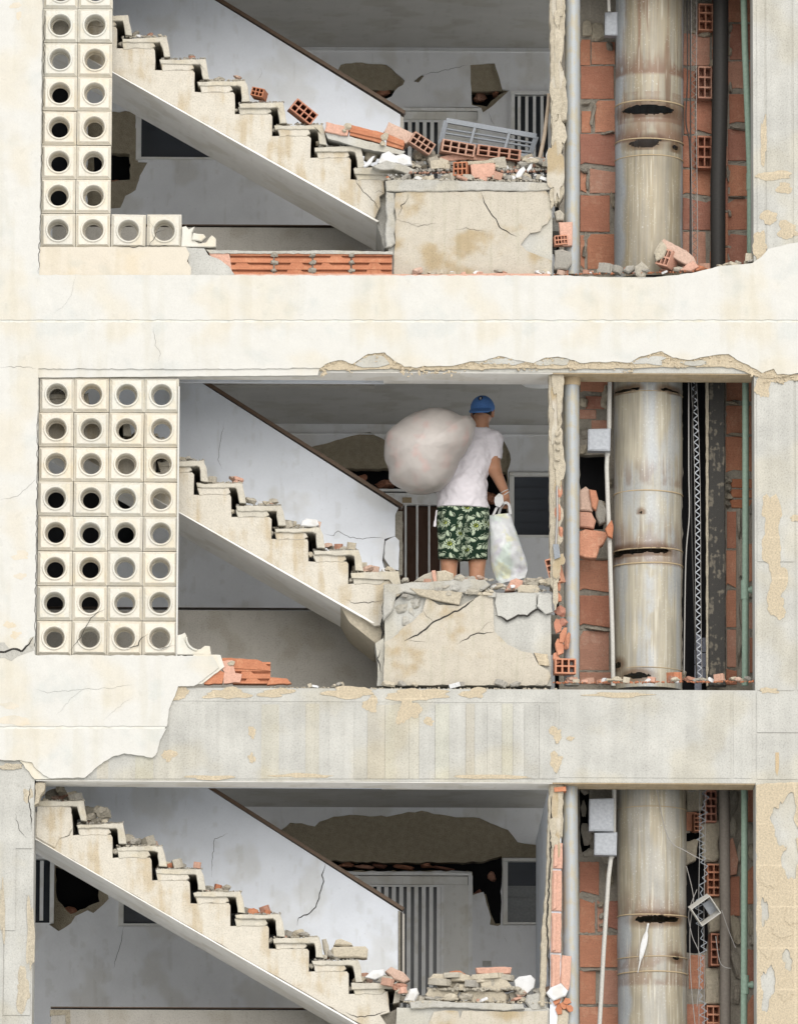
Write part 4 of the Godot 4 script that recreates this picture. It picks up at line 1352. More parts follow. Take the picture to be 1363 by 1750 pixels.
# -------------------------------------------------------------------- landings
func landings() -> void:
	# topmost
	var p := thing("landing_block", "tan plastered landing front under the heap of bricks, topmost storey", "landing", W(800, 468, -0.1))
	flat(p, "slab", M.concrete_grey, [658, 309, 690, 306, 760, 308, 860, 310, 942, 312, 943, 324, 900, 327, 830, 325, 760, 327, 700, 327, 660, 327], -0.085, -0.6, 0.004, 0.03, [], 0.006)
	flat(p, "core", M.concrete, [662, 326, 943, 322, 943, 470, 664, 470], -0.125, -0.6, 0.002, 0.04)
	flat(p, "plaster", M.landing, [676, 330, 700, 327, 760, 328, 840, 327, 880, 328, 930, 324, 939, 335, 941, 370, 934, 382, 926, 386, 922, 394, 906, 398, 897, 408, 889, 418, 898, 428, 930, 440, 942, 445, 942, 469, 673, 469, 673, 430, 676, 415, 674, 390, 677, 372, 673, 350], -0.1, -0.125, 0.005, 0.035)
	flat(p, "broken_edge", M.concrete_grey, [660, 329, 672, 330, 675, 345, 671, 365, 676, 380, 673, 400, 675, 415, 668, 423, 659, 423, 658, 400, 661, 370, 658, 350], -0.075, -0.2, 0.006, 0.025, [], 0.008)
	crack(p, [821, 329, 828, 346, 834, 356, 838, 366, 846, 374, 852, 386, 862, 394, 882, 404], -0.1, 1.9)
	crack(p, [697, 332, 694, 344, 686, 352, 684, 362, 680, 368], -0.1, 1.6)
	crack(p, [700, 385, 716, 386, 730, 384, 744, 382], -0.1, 0.9)
	crack(p, [776, 392, 796, 390, 830, 396], -0.1, 0.6)
	crack(p, [672, 374, 690, 380, 720, 384], -0.1, 0.5)
	rect(p, "landing_floor", M.concrete_grey, W(660, 320, -0.6).x, W(955, 320, -0.6).x, W(800, 312, -0.1).y - 0.26, W(800, 312, -0.1).y - 0.16, -0.601, -1.5)
	# middle
	p = thing("landing_block", "broken plastered landing front below the man, split by long cracks", "landing", W(800, 1170, -0.1))
	flat(p, "core", M.concrete, [657, 1046, 690, 1012, 941, 1013, 941, 1172, 657, 1172], -0.14, -0.6, 0.003, 0.04)
	flat(p, "slab", M.concrete_grey, [655, 999, 700, 996, 760, 992, 800, 989, 828, 991, 838, 1000, 822, 1010, 800, 1012, 775, 1016, 740, 1013, 715, 1016, 690, 1012, 676, 1017, 672, 1040, 664, 1052, 654, 1060], -0.085, -0.6, 0.006, 0.03, [], 0.008)
	flat(p, "broken_edge", M.mortar_pale, [700, 1006, 740, 1010, 790, 1012, 786, 1020, 784, 1034, 770, 1028, 752, 1020, 742, 1026, 730, 1018, 716, 1016], -0.075, -0.3, 0.007, 0.02, [], 0.006)
	flat(p, "plaster", M.landing, [728, 1022, 750, 1034, 786, 1036, 812, 1022, 820, 1017, 838, 1017, 841, 1019, 843, 1040, 844, 1079, 855, 1090, 867, 1101, 890, 1112, 908, 1116, 920, 1136, 936, 1146, 940, 1155, 934, 1171, 655, 1171, 657, 1098, 668, 1092, 679, 1082, 690, 1070, 705, 1062, 721, 1046], -0.1, -0.14, 0.005, 0.03)
	flat(p, "board_face", M.concrete, [848, 1016, 915, 1015, 916, 1042, 900, 1052, 885, 1050, 866, 1060, 850, 1052, 845, 1030], -0.118, -0.14, 0.003, 0.03)
	flat(p, "board_face", M.concrete, [920, 1015, 943, 1016, 944, 1046, 932, 1050, 920, 1040, 917, 1036], -0.105, -0.14, 0.005, 0.03, [], 0.006)
	flat(p, "render_scab", M.sand, [912, 1115, 935, 1118, 938, 1138, 920, 1136], -0.112, -0.14, 0.004, 0.02)
	for c in [[712, 1030, 30, 30], [700, 1022, 22, 24], [708, 1046, 16, 14], [686, 1040, 26, 40], [690, 1062, 18, 20]]:
		put(chunks[rng.randi() % 14], M.concrete_grey, "broken_core", p, W(c[0], c[1], -0.16), Vector3(c[2], c[3], 26) / 220.0, Basis(Vector3(1, 1, 0).normalized(), rng.randf_range(0, 3)))
	for i in 26:
		var cx := rng.randf_range(668, 842)
		put(chunks[rng.randi() % 14], M.chunk[rng.randi() % 3] if rng.randf() < 0.8 else M.concrete_grey, "broken_core", p, W(cx, 1008 + rng.randf_range(-4, 9) + maxf(0.0, 700 - cx) * 0.5, -0.1 + rng.randf_range(-0.03, 0.01)), Vector3(rng.randf_range(10, 26), rng.randf_range(6, 14), 14) / 220.0, Basis(Vector3.BACK, rng.randf_range(-0.5, 0.5)))
	crack(p, [812, 1020, 800, 1032, 782, 1044, 770, 1048, 752, 1058, 738, 1064, 728, 1074, 708, 1088, 690, 1096], -0.1, 3.0)
	crack(p, [722, 1042, 728, 1054, 740, 1062], -0.1, 1.5)
	crack(p, [844, 1080, 826, 1082, 810, 1083, 798, 1092, 784, 1100], -0.1, 2.0)
	crack(p, [840, 1062, 828, 1068, 818, 1080], -0.1, 0.9)
	crack(p, [845, 1052, 856, 1054, 866, 1061, 884, 1051, 900, 1053, 914, 1043, 920, 1040, 934, 1050, 944, 1050], -0.117, 4.0)
	crack(p, [917, 1016, 918, 1030, 914, 1042], -0.104, 2.2)
	crack(p, [690, 1094, 710, 1096, 730, 1098], -0.1, 0.6)
	rect(p, "landing_floor", M.concrete_grey, W(660, 1000, -0.6).x, W(960, 1000, -0.6).x, W(800, 1000, -0.1).y - 0.3, W(800, 1000, -0.1).y - 0.16, -0.5, -1.6)
	# lowest
	p = thing("landing_block", "plastered landing front at the very bottom under a stack of stones", "landing", W(800, 1900, -0.1))
	flat(p, "core", M.concrete, [678, 1722, 936, 1722, 944, 1730, 944, 1900, 670, 1900], -0.125, -0.6, 0.003, 0.04)
	flat(p, "slab", M.concrete_grey, [700, 1713, 720, 1709, 784, 1713, 850, 1714, 893, 1716, 896, 1724, 860, 1727, 786, 1722, 740, 1722, 702, 1724], -0.085, -0.6, 0.004, 0.025, [], 0.006)
	flat(p, "plaster", M.landing, [741, 1729, 760, 1727, 782, 1728, 786, 1740, 790, 1727, 860, 1729, 935, 1727, 935, 1900, 720, 1900, 728, 1760], -0.1, -0.125, 0.004, 0.03)
	rect(p, "landing_floor", M.concrete_grey, W(700, 1715, -0.6).x, W(940, 1715, -0.6).x, W(800, 1720, -0.1).y - 0.26, W(800, 1720, -0.1).y - 0.16, -0.601, -1.6)


# -------------------------------------------------------------------- low brick parapets on the beams
func ribbed_brick(p: Node, x0: float, x1: float, y0: float, y1: float, z: float, m: Material, sd: int) -> void:
	# a hollow brick lying on its side, its outer shell broken away: three ribs with channels between
	begin()
	var a := W(x0, y0, z)
	var b := W(x1, y1, z)
	var h := a.y - b.y
	block(a.x, b.x, b.y, a.y, z - 0.03, z - 0.12)
	for i in 4:
		var y := b.y + h * (i / 3.0)
		var t := h * 0.10
		block(a.x, b.x, clampf(y - t, b.y, a.y), clampf(y + t, b.y, a.y), z - rng.randf_range(0, 0.006), z - 0.031)
	for i in 3:
		if rng.randf() < 0.6:
			var c := rng.randf_range(0.0, 0.5)
			var d := c + rng.randf_range(0.3, 0.5)
			var pt := PackedVector2Array([Vector2(lerpf(a.x, b.x, c), b.y + h * (i + 0.25) / 3.0), Vector2(lerpf(a.x, b.x, d), b.y + h * (i + 0.25) / 3.0), Vector2(lerpf(a.x, b.x, d - 0.12), b.y + h * (i + 0.78) / 3.0), Vector2(lerpf(a.x, b.x, c + 0.05), b.y + h * (i + 0.78) / 3.0)])
			extrude(rough(pt, 0.004, 0.03, sd + i), z - 0.008, z - 0.031)
	part("brick", p, m)


func low_walls() -> void:
	var p := thing("brick_parapet", "low orange hollow-brick parapet beside the upper screen's broken end", "brick wall", W(520, 470, -0.03))
	var xs := [392, 468, 534, 600, 671]
	for i in 4:
		ribbed_brick(p, xs[i] + 1.5, xs[i + 1] - 1.5, 433, 469, -0.03, M.orange[i % 2], i)
	flat(p, "brick", M.pink[0], [356, 431, 392, 434, 392, 469, 398, 470, 385, 455, 362, 442], -0.028, -0.1, 0.005, 0.03)
	flat(p, "mortar_cap", M.concrete_grey, [352, 427, 440, 429, 560, 428, 671, 430, 671, 434, 360, 433], -0.02, -0.16, 0.003, 0.03)
	for x in [468, 534, 601]:
		for y in [436, 449, 463]:
			put(chunks[rng.randi() % 14], M.mortar, "mortar", p, W(x + rng.randf_range(-1, 1), y, -0.035), Vector3(15, 11, 12) / 235.0)
	flat(p, "mortar_bed", M.pink[0], [400, 468, 660, 468, 720, 469, 850, 467, 940, 468, 940, 472, 400, 472], -0.02, -0.1, 0.004, 0.03)
	p = thing("brick_parapet", "broken stub of orange hollow bricks beside the large screen", "brick wall", W(410, 1170, -0.03))
	ribbed_brick(p, 398, 462, 1131, 1168, -0.04, M.orange[0], 3)
	flat(p, "brick", M.orange[0], [352, 1156, 372, 1142, 384, 1150, 380, 1168, 350, 1169], -0.03, -0.1, 0.005, 0.03)
	flat(p, "brick", M.pink[0], [374, 1130, 398, 1128, 402, 1150, 414, 1152, 410, 1166, 382, 1168, 384, 1148], -0.026, -0.1, 0.006, 0.03)
	flat(p, "brick", M.orange[1], [380, 1124, 440, 1127, 462, 1140, 462, 1146, 400, 1142, 378, 1130], -0.036, -0.12, 0.003, 0.03)
	flat(p, "brick", M.orange[0], [462, 1157, 490, 1160, 498, 1168, 455, 1170], -0.02, -0.09, 0.005, 0.03, [], 0.004)
	put(chunks[3], M.mortar_pale, "mortar", p, W(394, 1134, -0.03), Vector3(0.07, 0.05, 0.05))


# -------------------------------------------------------------------- the service shaft on the right
const ZW := -0.98


func shaft() -> void:
	var rows := [
		[[991, 1008, 68, 112], [1010, 1050, 72, 110], [992, 1048, 113, 169], [993, 1009, 190, 227], [1016, 1054, 172, 226], [991, 1054, 229, 285], [991, 1001, 289, 330], [1007, 1054, 288, 330], [991, 1041, 334, 396], [991, 998, 402, 460], [1003, 1054, 400, 460], [1166, 1212, 57, 112], [1166, 1187, 115, 168], [1166, 1188, 232, 286], [1168, 1186, 173, 229], [1188, 1215, 172, 229], [1216, 1243, -40, 20], [1216, 1243, 22, 80], [1216, 1243, 84, 140], [1216, 1243, 250, 300], [1214, 1243, 304, 360], [1214, 1243, 364, 420], [1212, 1242, 424, 470], [1166, 1213, 290, 335], [1166, 1213, 338, 393], [1166, 1205, 396, 460], [1244, 1345, -20, 38], [1246, 1345, 41, 102], [1243, 1345, 105, 157], [1245, 1345, 161, 215], [1243, 1345, 221, 275], [1243, 1345, 281, 335], [1242, 1345, 340, 393], [1242, 1345, 399, 460]],
		[[991, 1046, 640, 672], [1000, 1032, 677, 699], [990, 1018, 700, 716], [1010, 1038, 718, 734], [990, 1044, 958, 1013], [990, 1044, 1018, 1073], [990, 1040, 1078, 1145], [990, 1046, 1149, 1170], [1240, 1345, 640, 690], [1240, 1345, 693, 742], [1239, 1345, 746, 811], [1241, 1257, 874, 937], [1240, 1257, 941, 1005], [1240, 1257, 1009, 1072], [1241, 1257, 1076, 1140], [1240, 1258, 1143, 1170], [1279, 1345, 930, 1000], [1279, 1345, 1030, 1075], [1280, 1345, 1090, 1150]],
		[[990, 1023, 1473, 1530], [990, 1016, 1535, 1594], [1020, 1030, 1538, 1592], [1038, 1056, 1540, 1590], [990, 1056, 1598, 1653], [990, 1017, 1659, 1716], [1028, 1056, 1658, 1716], [990, 1056, 1721, 1800], [1172, 1190, 1388, 1420], [1176, 1204, 1632, 1690], [1206, 1228, 1655, 1712], [1172, 1203, 1716, 1800], [1246, 1263, 1498, 1565], [1277, 1345, 1345, 1405], [1276, 1345, 1480, 1545], [1276, 1345, 1622, 1690], [1276, 1345, 1700, 1800]],
	]
	# the wall runs on behind the right column
	var ends := [
		[[1191, 1216, 6, 52], [1190, 1214, 113, 168], [1189, 1214, 232, 287]],
		[],
		[[1203, 1222, 1350, 1405], [1184, 1196, 1390, 1420], [1206, 1229, 1476, 1531], [1212, 1235, 1595, 1650], [1205, 1228, 1718, 1778]],
	]
	var voids := [
		[[1216, 180, 1240, 180, 1240, 240, 1216, 240]],
		[[990, 776, 1036, 776, 1040, 840, 1030, 905, 990, 905], [1165, 600, 1208, 600, 1208, 1180, 1165, 1180]],
		[[990, 1330, 1006, 1330, 1008, 1462, 996, 1465, 990, 1440], [1172, 1335, 1201, 1335, 1198, 1440, 1206, 1480, 1210, 1600, 1204, 1628, 1172, 1628], [1228, 1335, 1247, 1335, 1247, 1800, 1232, 1800]],
	]
	for k in 3:
		var y0: float = [-80.0, 590.0, 1290.0][k]
		var y1: float = [474.0, 1180.0, 1880.0][k]
		var w := thing("shaft_wall", ["red hollow-brick wall at the back of the topmost pipe shaft", "red hollow-brick wall at the back of the middle pipe shaft, partly fallen away", "red hollow-brick wall at the back of the lowest pipe shaft, its bricks broken open"][k], "brick wall", W(1110, y1, ZW))
		begin()
		var cut := []
		for v in voids[k]:
			cut.append(rough(xy(v, ZW - 0.008), 0.008, 0.05, v[0]))
		sheet(xy([955, y0, 1372, y0, 1372, y1, 955, y1], ZW - 0.008), cut, ZW - 0.008, ZW - 0.13)
		part("mortar", w, M.mortar_joint)
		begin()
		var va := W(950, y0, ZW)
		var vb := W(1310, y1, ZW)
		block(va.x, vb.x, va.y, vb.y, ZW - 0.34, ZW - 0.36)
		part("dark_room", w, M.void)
		for b in rows[k]:
			var p := W(b[0], b[2], ZW)
			var q := W(b[1], b[3], ZW)
			put(bricks[rng.randi() % 5], M.brick[rng.randi() % 5], "brick", w, Vector3((p.x + q.x) / 2, (p.y + q.y) / 2, ZW - 0.02 + rng.randf_range(-0.007, 0.007)), Vector3(q.x - p.x, p.y - q.y, 0.05), Basis(Vector3.BACK, rng.randf_range(-0.008, 0.008)))
		for b in ends[k]:
			var p := W(b[0], b[2], ZW + 0.12)
			var q := W(b[1], b[3], ZW + 0.12)
			var wide: float = (b[1] - b[0]) / float(b[3] - b[2])
			put(hollow[1 if wide < 0.43 else 0], M.brick[rng.randi() % 5], "hollow_brick", w, Vector3((p.x + q.x) / 2, (p.y + q.y) / 2, ZW + 0.06), Vector3(q.x - p.x, p.y - q.y, 0.12), Basis(Vector3.UP, 0.12))
		# crumbs of mortar in the joints
		begin()
		for b in rows[k]:
			for i in 3:
				var c := W(rng.randf_range(b[0], b[1]), b[3] + 2.0, ZW - 0.015)
				box(c, Vector3(rng.randf_range(0.01, 0.05), rng.randf_range(0.006, 0.016), 0.03), Basis(Vector3(0.3, 0.2, 1).normalized(), rng.randf_range(-0.5, 0.5)))
			if rng.randf() < 0.55:
				var c := W(b[1] + 1.5, rng.randf_range(b[2], b[3]), ZW - 0.015)
				box(c, Vector3(0.014, rng.randf_range(0.02, 0.09), 0.035), Basis(Vector3.BACK, rng.randf_range(-0.3, 0.3)))
		var mo := part("mortar_crumbs", w, M.mortar_joint)
		mo.set_meta("kind", "stuff")
		var lumps: Array = [
			[[1018, 58, 30, 34], [1000, 52, 18, 30], [1040, 80, 10, 20], [1002, 178, 20, 8], [1012, 200, 6, 40], [1036, 228, 24, 5], [998, 293, 12, 10], [1004, 312, 6, 34], [1046, 345, 8, 30], [1247, 50, 8, 16], [1246, 90, 7, 14], [1258, 220, 26, 7], [1246, 150, 7, 20], [1200, 170, 18, 8], [1205, 60, 20, 10], [1214, 110, 8, 16], [1204, 288, 20, 7], [1246, 365, 6, 16], [1262, 337, 30, 5], [998, 432, 6, 20], [1186, 54, 14, 10], [1243, 300, 6, 30]],
			[[1036, 680, 18, 50], [996, 690, 14, 16], [998, 742, 18, 24], [996, 770, 16, 18], [1040, 826, 10, 20], [1026, 868, 18, 36], [1030, 890, 14, 18], [1020, 955, 40, 5], [1018, 1075, 44, 7], [1250, 690, 20, 5], [1244, 822, 12, 11], [1243, 836, 11, 11], [1244, 850, 13, 11], [1243, 864, 11, 10], [1262, 900, 8, 60], [1264, 960, 10, 70], [1266, 1050, 8, 60], [1262, 1110, 8, 70], [1284, 870, 14, 24], [1284, 1015, 12, 16], [1262, 744, 30, 5], [1166, 1155, 10, 16]],
			[[1000, 1350, 18, 24], [998, 1380, 10, 40], [1026, 1342, 30, 20], [1000, 1430, 18, 40], [1010, 1455, 24, 20], [1036, 1465, 16, 30], [1040, 1500, 16, 50], [1026, 1548, 12, 12], [1028, 1566, 12, 12], [1028, 1582, 11, 10], [1010, 1658, 40, 6], [1200, 1352, 20, 12], [1196, 1365, 16, 30], [1210, 1470, 24, 10], [1226, 1640, 8, 30], [1252, 1370, 16, 60], [1254, 1410, 14, 50], [1262, 1460, 8, 40], [1254, 1590, 16, 60], [1256, 1650, 14, 60], [1258, 1700, 12, 40], [1282, 1430, 14, 40], [1284, 1460, 12, 30], [1282, 1580, 14, 60], [1284, 1600, 10, 40], [1024, 1715, 12, 10]],
		][k]
		for b in lumps:
			put(chunks[rng.randi() % 14], [M.mortar, M.mortar_joint, M.mortar_pale, M.chunk[0]][rng.randi() % 4], "mortar_lump", w, W(b[0], b[1], ZW + 0.01), Vector3(b[2] / 190.0, b[3] / 190.0, 0.09), Basis(Vector3.BACK, rng.randf_range(-0.2, 0.2)))
	var w1: Node3D = get_node("shaft_wall_001")
	org = w1.position
	for b in [[1246, 1290, 818, 834], [1246, 1290, 836, 851], [1246, 1290, 853, 869]]:
		flat(w1, "brick_rib", M.orange[1], [b[0], b[2], b[1], b[2] + 1, b[1], b[3], b[0] + 3, b[3] - 1], ZW + 0.01 - rng.randf() * 0.01, ZW - 0.03, 0.003, 0.03, [], 0.005)
	for i in 7:
		var x0 := 1186.0 + (i % 2) * 13
		var y := 1084.0 + (i / 2) * 26 + (i % 2) * 6
		begin()
		var p := W(x0, y, ZW - 0.1)
		var q := W(x0 + 12, y + 24.5, ZW - 0.1)
		block(p.x, q.x, p.y, q.y, ZW - 0.1, ZW - 0.13)
		part("tile", w1, M.tile)
	var w2: Node3D = get_node("shaft_wall_002")
	org = w2.position
	for a in [[1196, 1408, 1228, 1400, 1232, 1420, 1226, 1440, 1230, 1460, 1222, 1474, 1200, 1468], [1168, 1438, 1194, 1434, 1188, 1470, 1172, 1478], [1209, 1535, 1233, 1532, 1230, 1590, 1212, 1594], [1170, 1340, 1200, 1338, 1198, 1386, 1172, 1386], [1204, 1655, 1230, 1652, 1229, 1716, 1204, 1716]]:
		flat(w2, "plaster_remnant", M.mortar_pale, a, ZW + 0.05, ZW - 0.06, 0.008, 0.03, [], 0.01)
	flat(w2, "loose_brick", M.brick[4], [1243, 1434, 1252, 1432, 1261, 1470, 1258, 1494, 1245, 1496], ZW + 0.05, ZW, 0.003, 0.03, [], 0.004)
	# broken edge of the partition beside the landing
	var stubs := [
		[938, -80, 966, -80, 965, 40, 962, 85, 958, 110, 963, 125, 966, 140, 969, 180, 968, 204, 958, 208, 962, 250, 956, 262, 962, 300, 963, 330, 955, 345, 945, 342, 941, 200],
		[937, 634, 961, 634, 959, 700, 955, 760, 961, 800, 957, 850, 956, 900, 952, 940, 956, 985, 947, 1010, 940, 1000, 938, 800],
		[938, 1335, 962, 1335, 961, 1430, 948, 1436, 944, 1500, 941, 1600, 934, 1650, 930, 1720, 921, 1720, 925, 1600, 933, 1500]]
	for k in 3:
		var a: Array = stubs[k]
		var p := thing("partition_stub", ["jagged mortar edge of the torn partition, topmost storey", "jagged mortar edge of the torn partition to the right of the man", "torn partition edge of the lowest storey with upright pink bricks"][k], "wall", W(950, [345, 1010, 1720][k], -0.1))
		flat(p, "core", M.mortar_pale, a, -0.09, -0.3, 0.006, 0.03, [], 0.01)
		for i in 11:
			var y := lerpf(a[1] + 30, [330.0, 990.0, 1690.0][k], i / 10.0)
			if k == 2 and y > 1436:
				break
			begin()
			extrude(blob(952 + rng.randf_range(-5, 5) - (2 if y > 800 else 0), y, rng.randf_range(5, 10), rng.randf_range(20, 52), -0.08, i * 7 + k, 40, 0.5), -0.078 + rng.randf_range(-0.008, 0.008), -0.1, 0.002)
			part("mortar", p, [M.mortar_pale, M.landing, M.mortar_pale, M.chunk[2]][i % 4])
		if k == 2:
			begin()
			var u := W(938, 1340, -0.32)
			var v := W(938, 1890, -0.32)
			block(u.x, u.x + 0.08, v.y, u.y, -0.11, -3.94)
			part("white_face", p, M.wall_white)
			for b in [[945, 961, 1440, 1484], [943, 960, 1487, 1557], [942, 959, 1560, 1628], [941, 957, 1631, 1690]]:
				flat(p, "brick", M.pink[rng.randi() % 2], [b[0], b[2], b[1], b[2] + 1, b[1] - 1, b[3], b[0] - 1, b[3] - 1], -0.085, -0.25, 0.003, 0.03, [], 0.005)
				flat(p, "brick_rib", M.pink[0], [b[0] + 2, b[2] + 4, b[0] + 8, b[2] + 3, b[0] + 7, b[3] - 4, b[0] + 1, b[3] - 3], -0.07, -0.09, 0.003, 0.02, [], 0.004)
			flat(p, "brick", M.orange[0], [946, 1346, 966, 1344, 967, 1352, 947, 1353], -0.06, -0.2, 0.002, 0.03)
			crack(p, [943, 1360, 941, 1430, 938, 1500, 934, 1580, 936, 1640, 938, 1680], -0.085, 3.0)
		elif k == 1:
			begin()
			tube([W(951, 830, -0.06), W(952, 880, -0.055), W(949, 935, -0.06)], 0.008, 8)
			part("conduit", p, M.wire)
			flat(p, "bracket", M.grille, [944, 930, 954, 930, 957, 952, 947, 956], -0.05, -0.06, 0.0)
			for y in [742, 756, 769, 785]:
				put(chunks[rng.randi() % 14], M.mortar_pale, "mortar", p, W(952, y, -0.07), Vector3(0.05, 0.045, 0.05))
			for b in [[954, 838, 10, 34], [953, 880, 10, 30], [957, 912, 8, 20]]:
				put(chunks[rng.randi() % 14], M.brick[2], "brick", p, W(b[0], b[1], -0.1), Vector3(b[2] / 190.0, b[3] / 190.0, 0.08))
	# galvanised pipes
	for k in 3:
		var y0: float = [-80.0, 612.0, 1290.0][k]
		var y1: float = [470.0, 1172.0, 1800.0][k]
		var p := thing("steel_pipe", ["galvanised standpipe beside the torn partition, topmost storey", "galvanised standpipe with a collar at its head, right of the man", "galvanised standpipe beside the upright pink bricks, lowest storey"][k], "pipe", W(976, y1, -0.22))
		begin()
		var xx: Array = [[978, 976], [976, 976], [973, 975]][k]
		tube([W(xx[0], y0, -0.22), W(lerpf(xx[0], xx[1], 0.5) + 0.5, (y0 + y1) / 2, -0.22), W(xx[1], y1, -0.22)], 0.0555, 24)
		part("tube", p, M.steel)
		if k == 1:
			begin()
			tube([W(976, 636, -0.22), W(976, 641, -0.22), W(976, 656, -0.22), W(976, 659, -0.22)], [0.06, 0.067, 0.066, 0.058], 24)
			part("collar", p, M.rust)
	# the big ducts
	var torn := [
		[[1108, 186, 45, 9.5, 0.25], [1101, 244, 25, 8, 0.4], [1115, 239, 14, 4, 0.2], [1153, 252, 5, 5, 0.3]],
		[[1064, 668, 14, 3, 0.5], [1085, 664, 9, 2.5, 0.5], [1136, 666, 10, 3, 0.5], [1152, 670, 8, 3, 0.5], [1080, 941, 30, 6, 0.35], [1056, 947, 9, 6, 0.4], [1125, 940, 20, 5.5, 0.3], [1095, 876, 2.5, 2.5, 0.2], [1054, 1137, 7, 6, 0.4], [1088, 1154, 22, 6, 0.4]],
		[[1116, 1570, 32, 7.5, 0.3], [1148, 1571, 12, 5, 0.4], [1154, 1638, 7, 3.5, 0.4]],
	]
	var rings := [[[172, 9, 0.006], [236, 11, 0.005], [265, 9, 0.004]], [[668, 8, 0.003], [838, 9, 0.005], [936, 9, 0.005], [961, 9, 0.006], [1140, 8, 0.003]], [[1378, 7, 0.003], [1562, 8, 0.005], [1634, 8, 0.004], [1660, 8, 0.005]]]
	var rad := 0.2515
	for k in 3:
		var y0: float = [-80.0, 612.0, 1290.0][k]
		var y1: float = [476.0, 1176.0, 1810.0][k]
		var xt: float = [1110.5, 1107.0, 1112.5][k]
		var xb: float = [1106.5, 1106.0, 1114.5][k]
		var zc := -0.66
		var c0 := W(xt, y0, zc)
		var c1 := W(xb, y1, zc)
		var d := thing("ventilation_duct", ["wide stained metal duct with two rusty gashes, topmost storey", "wide grey-streaked metal duct in the middle shaft, right of the man", "wide brown metal duct with a rag hanging from its gash, lowest storey"][k], "duct", c1)
		begin()
		var nu := 150
		var ys := [y0]
		while ys[-1] < y1:
			var yy: float = ys[-1]
			var near := false
			for h in torn[k]:
				if absf(yy - h[1]) < h[3] * 2.2 + 6:
					near = true
			ys.append(yy + (1.6 if near else 7.0))
		var rr := []
		var tints := []
		for yy in ys:
			var t: float = (yy - y0) / (y1 - y0)
			var c := W(lerpf(xt, xb, t), yy, zc)
			c.x = lerpf(c0.x, c1.x, t)
			var line := PackedVector3Array()
			var tint := PackedColorArray()
			for j in nu + 1:
				var an := TAU * j / nu - PI * 1.0
				# u = 0 at the back, 0.5 at the front
				var r := rad + 0.007 * wob.get_noise_3d(cos(an) * 0.8, yy * 0.006, sin(an) * 0.8 + k * 5)
				var tc := Color.WHITE
				if cos(an) > 0.0:
					var pm := c + Vector3(sin(an), 0, cos(an)) * r
					for h in torn[k]:
						if absf(yy - h[1]) > h[3] * 2.2 + 6:
							continue
						var hc := W(h[0], h[1], zc + sqrt(maxf(0.0, rad * rad - pow((h[0] - 1109.0) / 238.0, 2))))
						var dd := Vector2((pm.x - hc.x) * 238.0 / (h[2] + 4.0), (pm.y - hc.y) * 234.0 / (h[3] + 5.0)).length()
						if dd < 1.6:
							r += 0.016 * (1.6 - dd) * maxf(0.0, wob.get_noise_2d(pm.x * 16.0, pm.y * 20.0 + k) + 0.1)
							tc = tc.lerp(Color(0.40, 0.27, 0.19), clampf((1.6 - dd) * 1.1, 0, 0.85))
				tint.append(tc)
				line.append(c + Vector3(sin(an), 0, cos(an)) * r)
			rr.append(line)
			tints.append(tint)
		for i in rr.size() - 1:
			for j in nu:
				var mid: Vector3 = (rr[i][j] + rr[i + 1][j + 1]) / 2
				var gone := false
				if mid.z > zc:
					for h in torn[k]:
						# the gash is measured where it shows on the front of the pipe
						var hc := W(h[0], h[1], zc + sqrt(maxf(0.0, rad * rad - pow((h[0] - 1109.0) / 238.0, 2))))
						var dx: float = (mid.x - hc.x) * 238.0 / h[2]
						var dy: float = (mid.y - hc.y) * 234.0 / h[3]
						var lim: float = 1.0 + h[4] * 1.6 * wob.get_noise_2d(mid.x * 26.0, mid.y * 26.0 + k)
						if dy > 0.0:
							dy *= 1.25
						if dx * dx + dy * dy < lim:
							gone = true
				if gone:
					continue
				for t in [[0, 0, 1, 0, 1, 1], [0, 0, 1, 1, 0, 1]]:
					var f := []
					for e in 3:
						f.append([i + t[e * 2], j + t[e * 2 + 1]])
					var A: Vector3 = rr[f[0][0]][f[0][1]]
					var B: Vector3 = rr[f[1][0]][f[1][1]]
					var C: Vector3 = rr[f[2][0]][f[2][1]]
					var cc := lerpf(c0.x, c1.x, 0.5)
					var nn := Vector3(A.x - cc, 0, A.z - zc)
					if (B - A).cross(C - A).dot(nn) > 0.0:
						f = [f[0], f[2], f[1]]
					for e in f:
						var v: Vector3 = rr[e[0]][e[1]]
						st.set_color(tints[e[0]][e[1]])
						st.set_normal(Vector3(v.x - lerpf(c0.x, c1.x, float(e[0]) / rr.size()), 0, v.z - zc).normalized())
						st.set_uv(Vector2(float(e[1]) / nu, (ys[e[0]] - y0) / (y1 - y0)))
						st.add_vertex(v - org)
		part("pipe_section", d, M.duct[k])
		for r in rings[k]:
			begin()
			var hoop := []
			var yc := W(1109, r[0], zc + rad).y
			var t: float = (r[0] - y0) / (y1 - y0)
			for j in 49:
				var an := TAU * j / 48
				hoop.append(Vector3(lerpf(c0.x, c1.x, t) + sin(an) * (rad + 0.002), yc + 0.003 * sin(an * 2 + r[0]), zc + cos(an) * (rad + 0.002)))
			tube(hoop, r[2], 6, false)
			part("seam_ring", d, M.rust)
	# a rag that hangs out of the lowest gash
	org = W(1100, 1662, -0.4)
	begin()
	var rag := []
	for i in 13:
		var y := 1578.0 + i * 7.0
		var w := (3.0 if i < 3 else (9.0 - absf(i - 5.0) * 1.0)) if i < 9 else 3.0 - (i - 9) * 0.6
		var x := 1107.0 - i * 1.5
		rag.append(PackedVector3Array([W(x - w * 0.6, y, -0.393), W(x, y, -0.38 + 0.006 * (i % 2)), W(x + w * 0.6, y, -0.393)]))
	grid(rag)
	solo("rag", "grey-white rag hanging out of the gash of the lowest duct", "rag", M.white_bit)
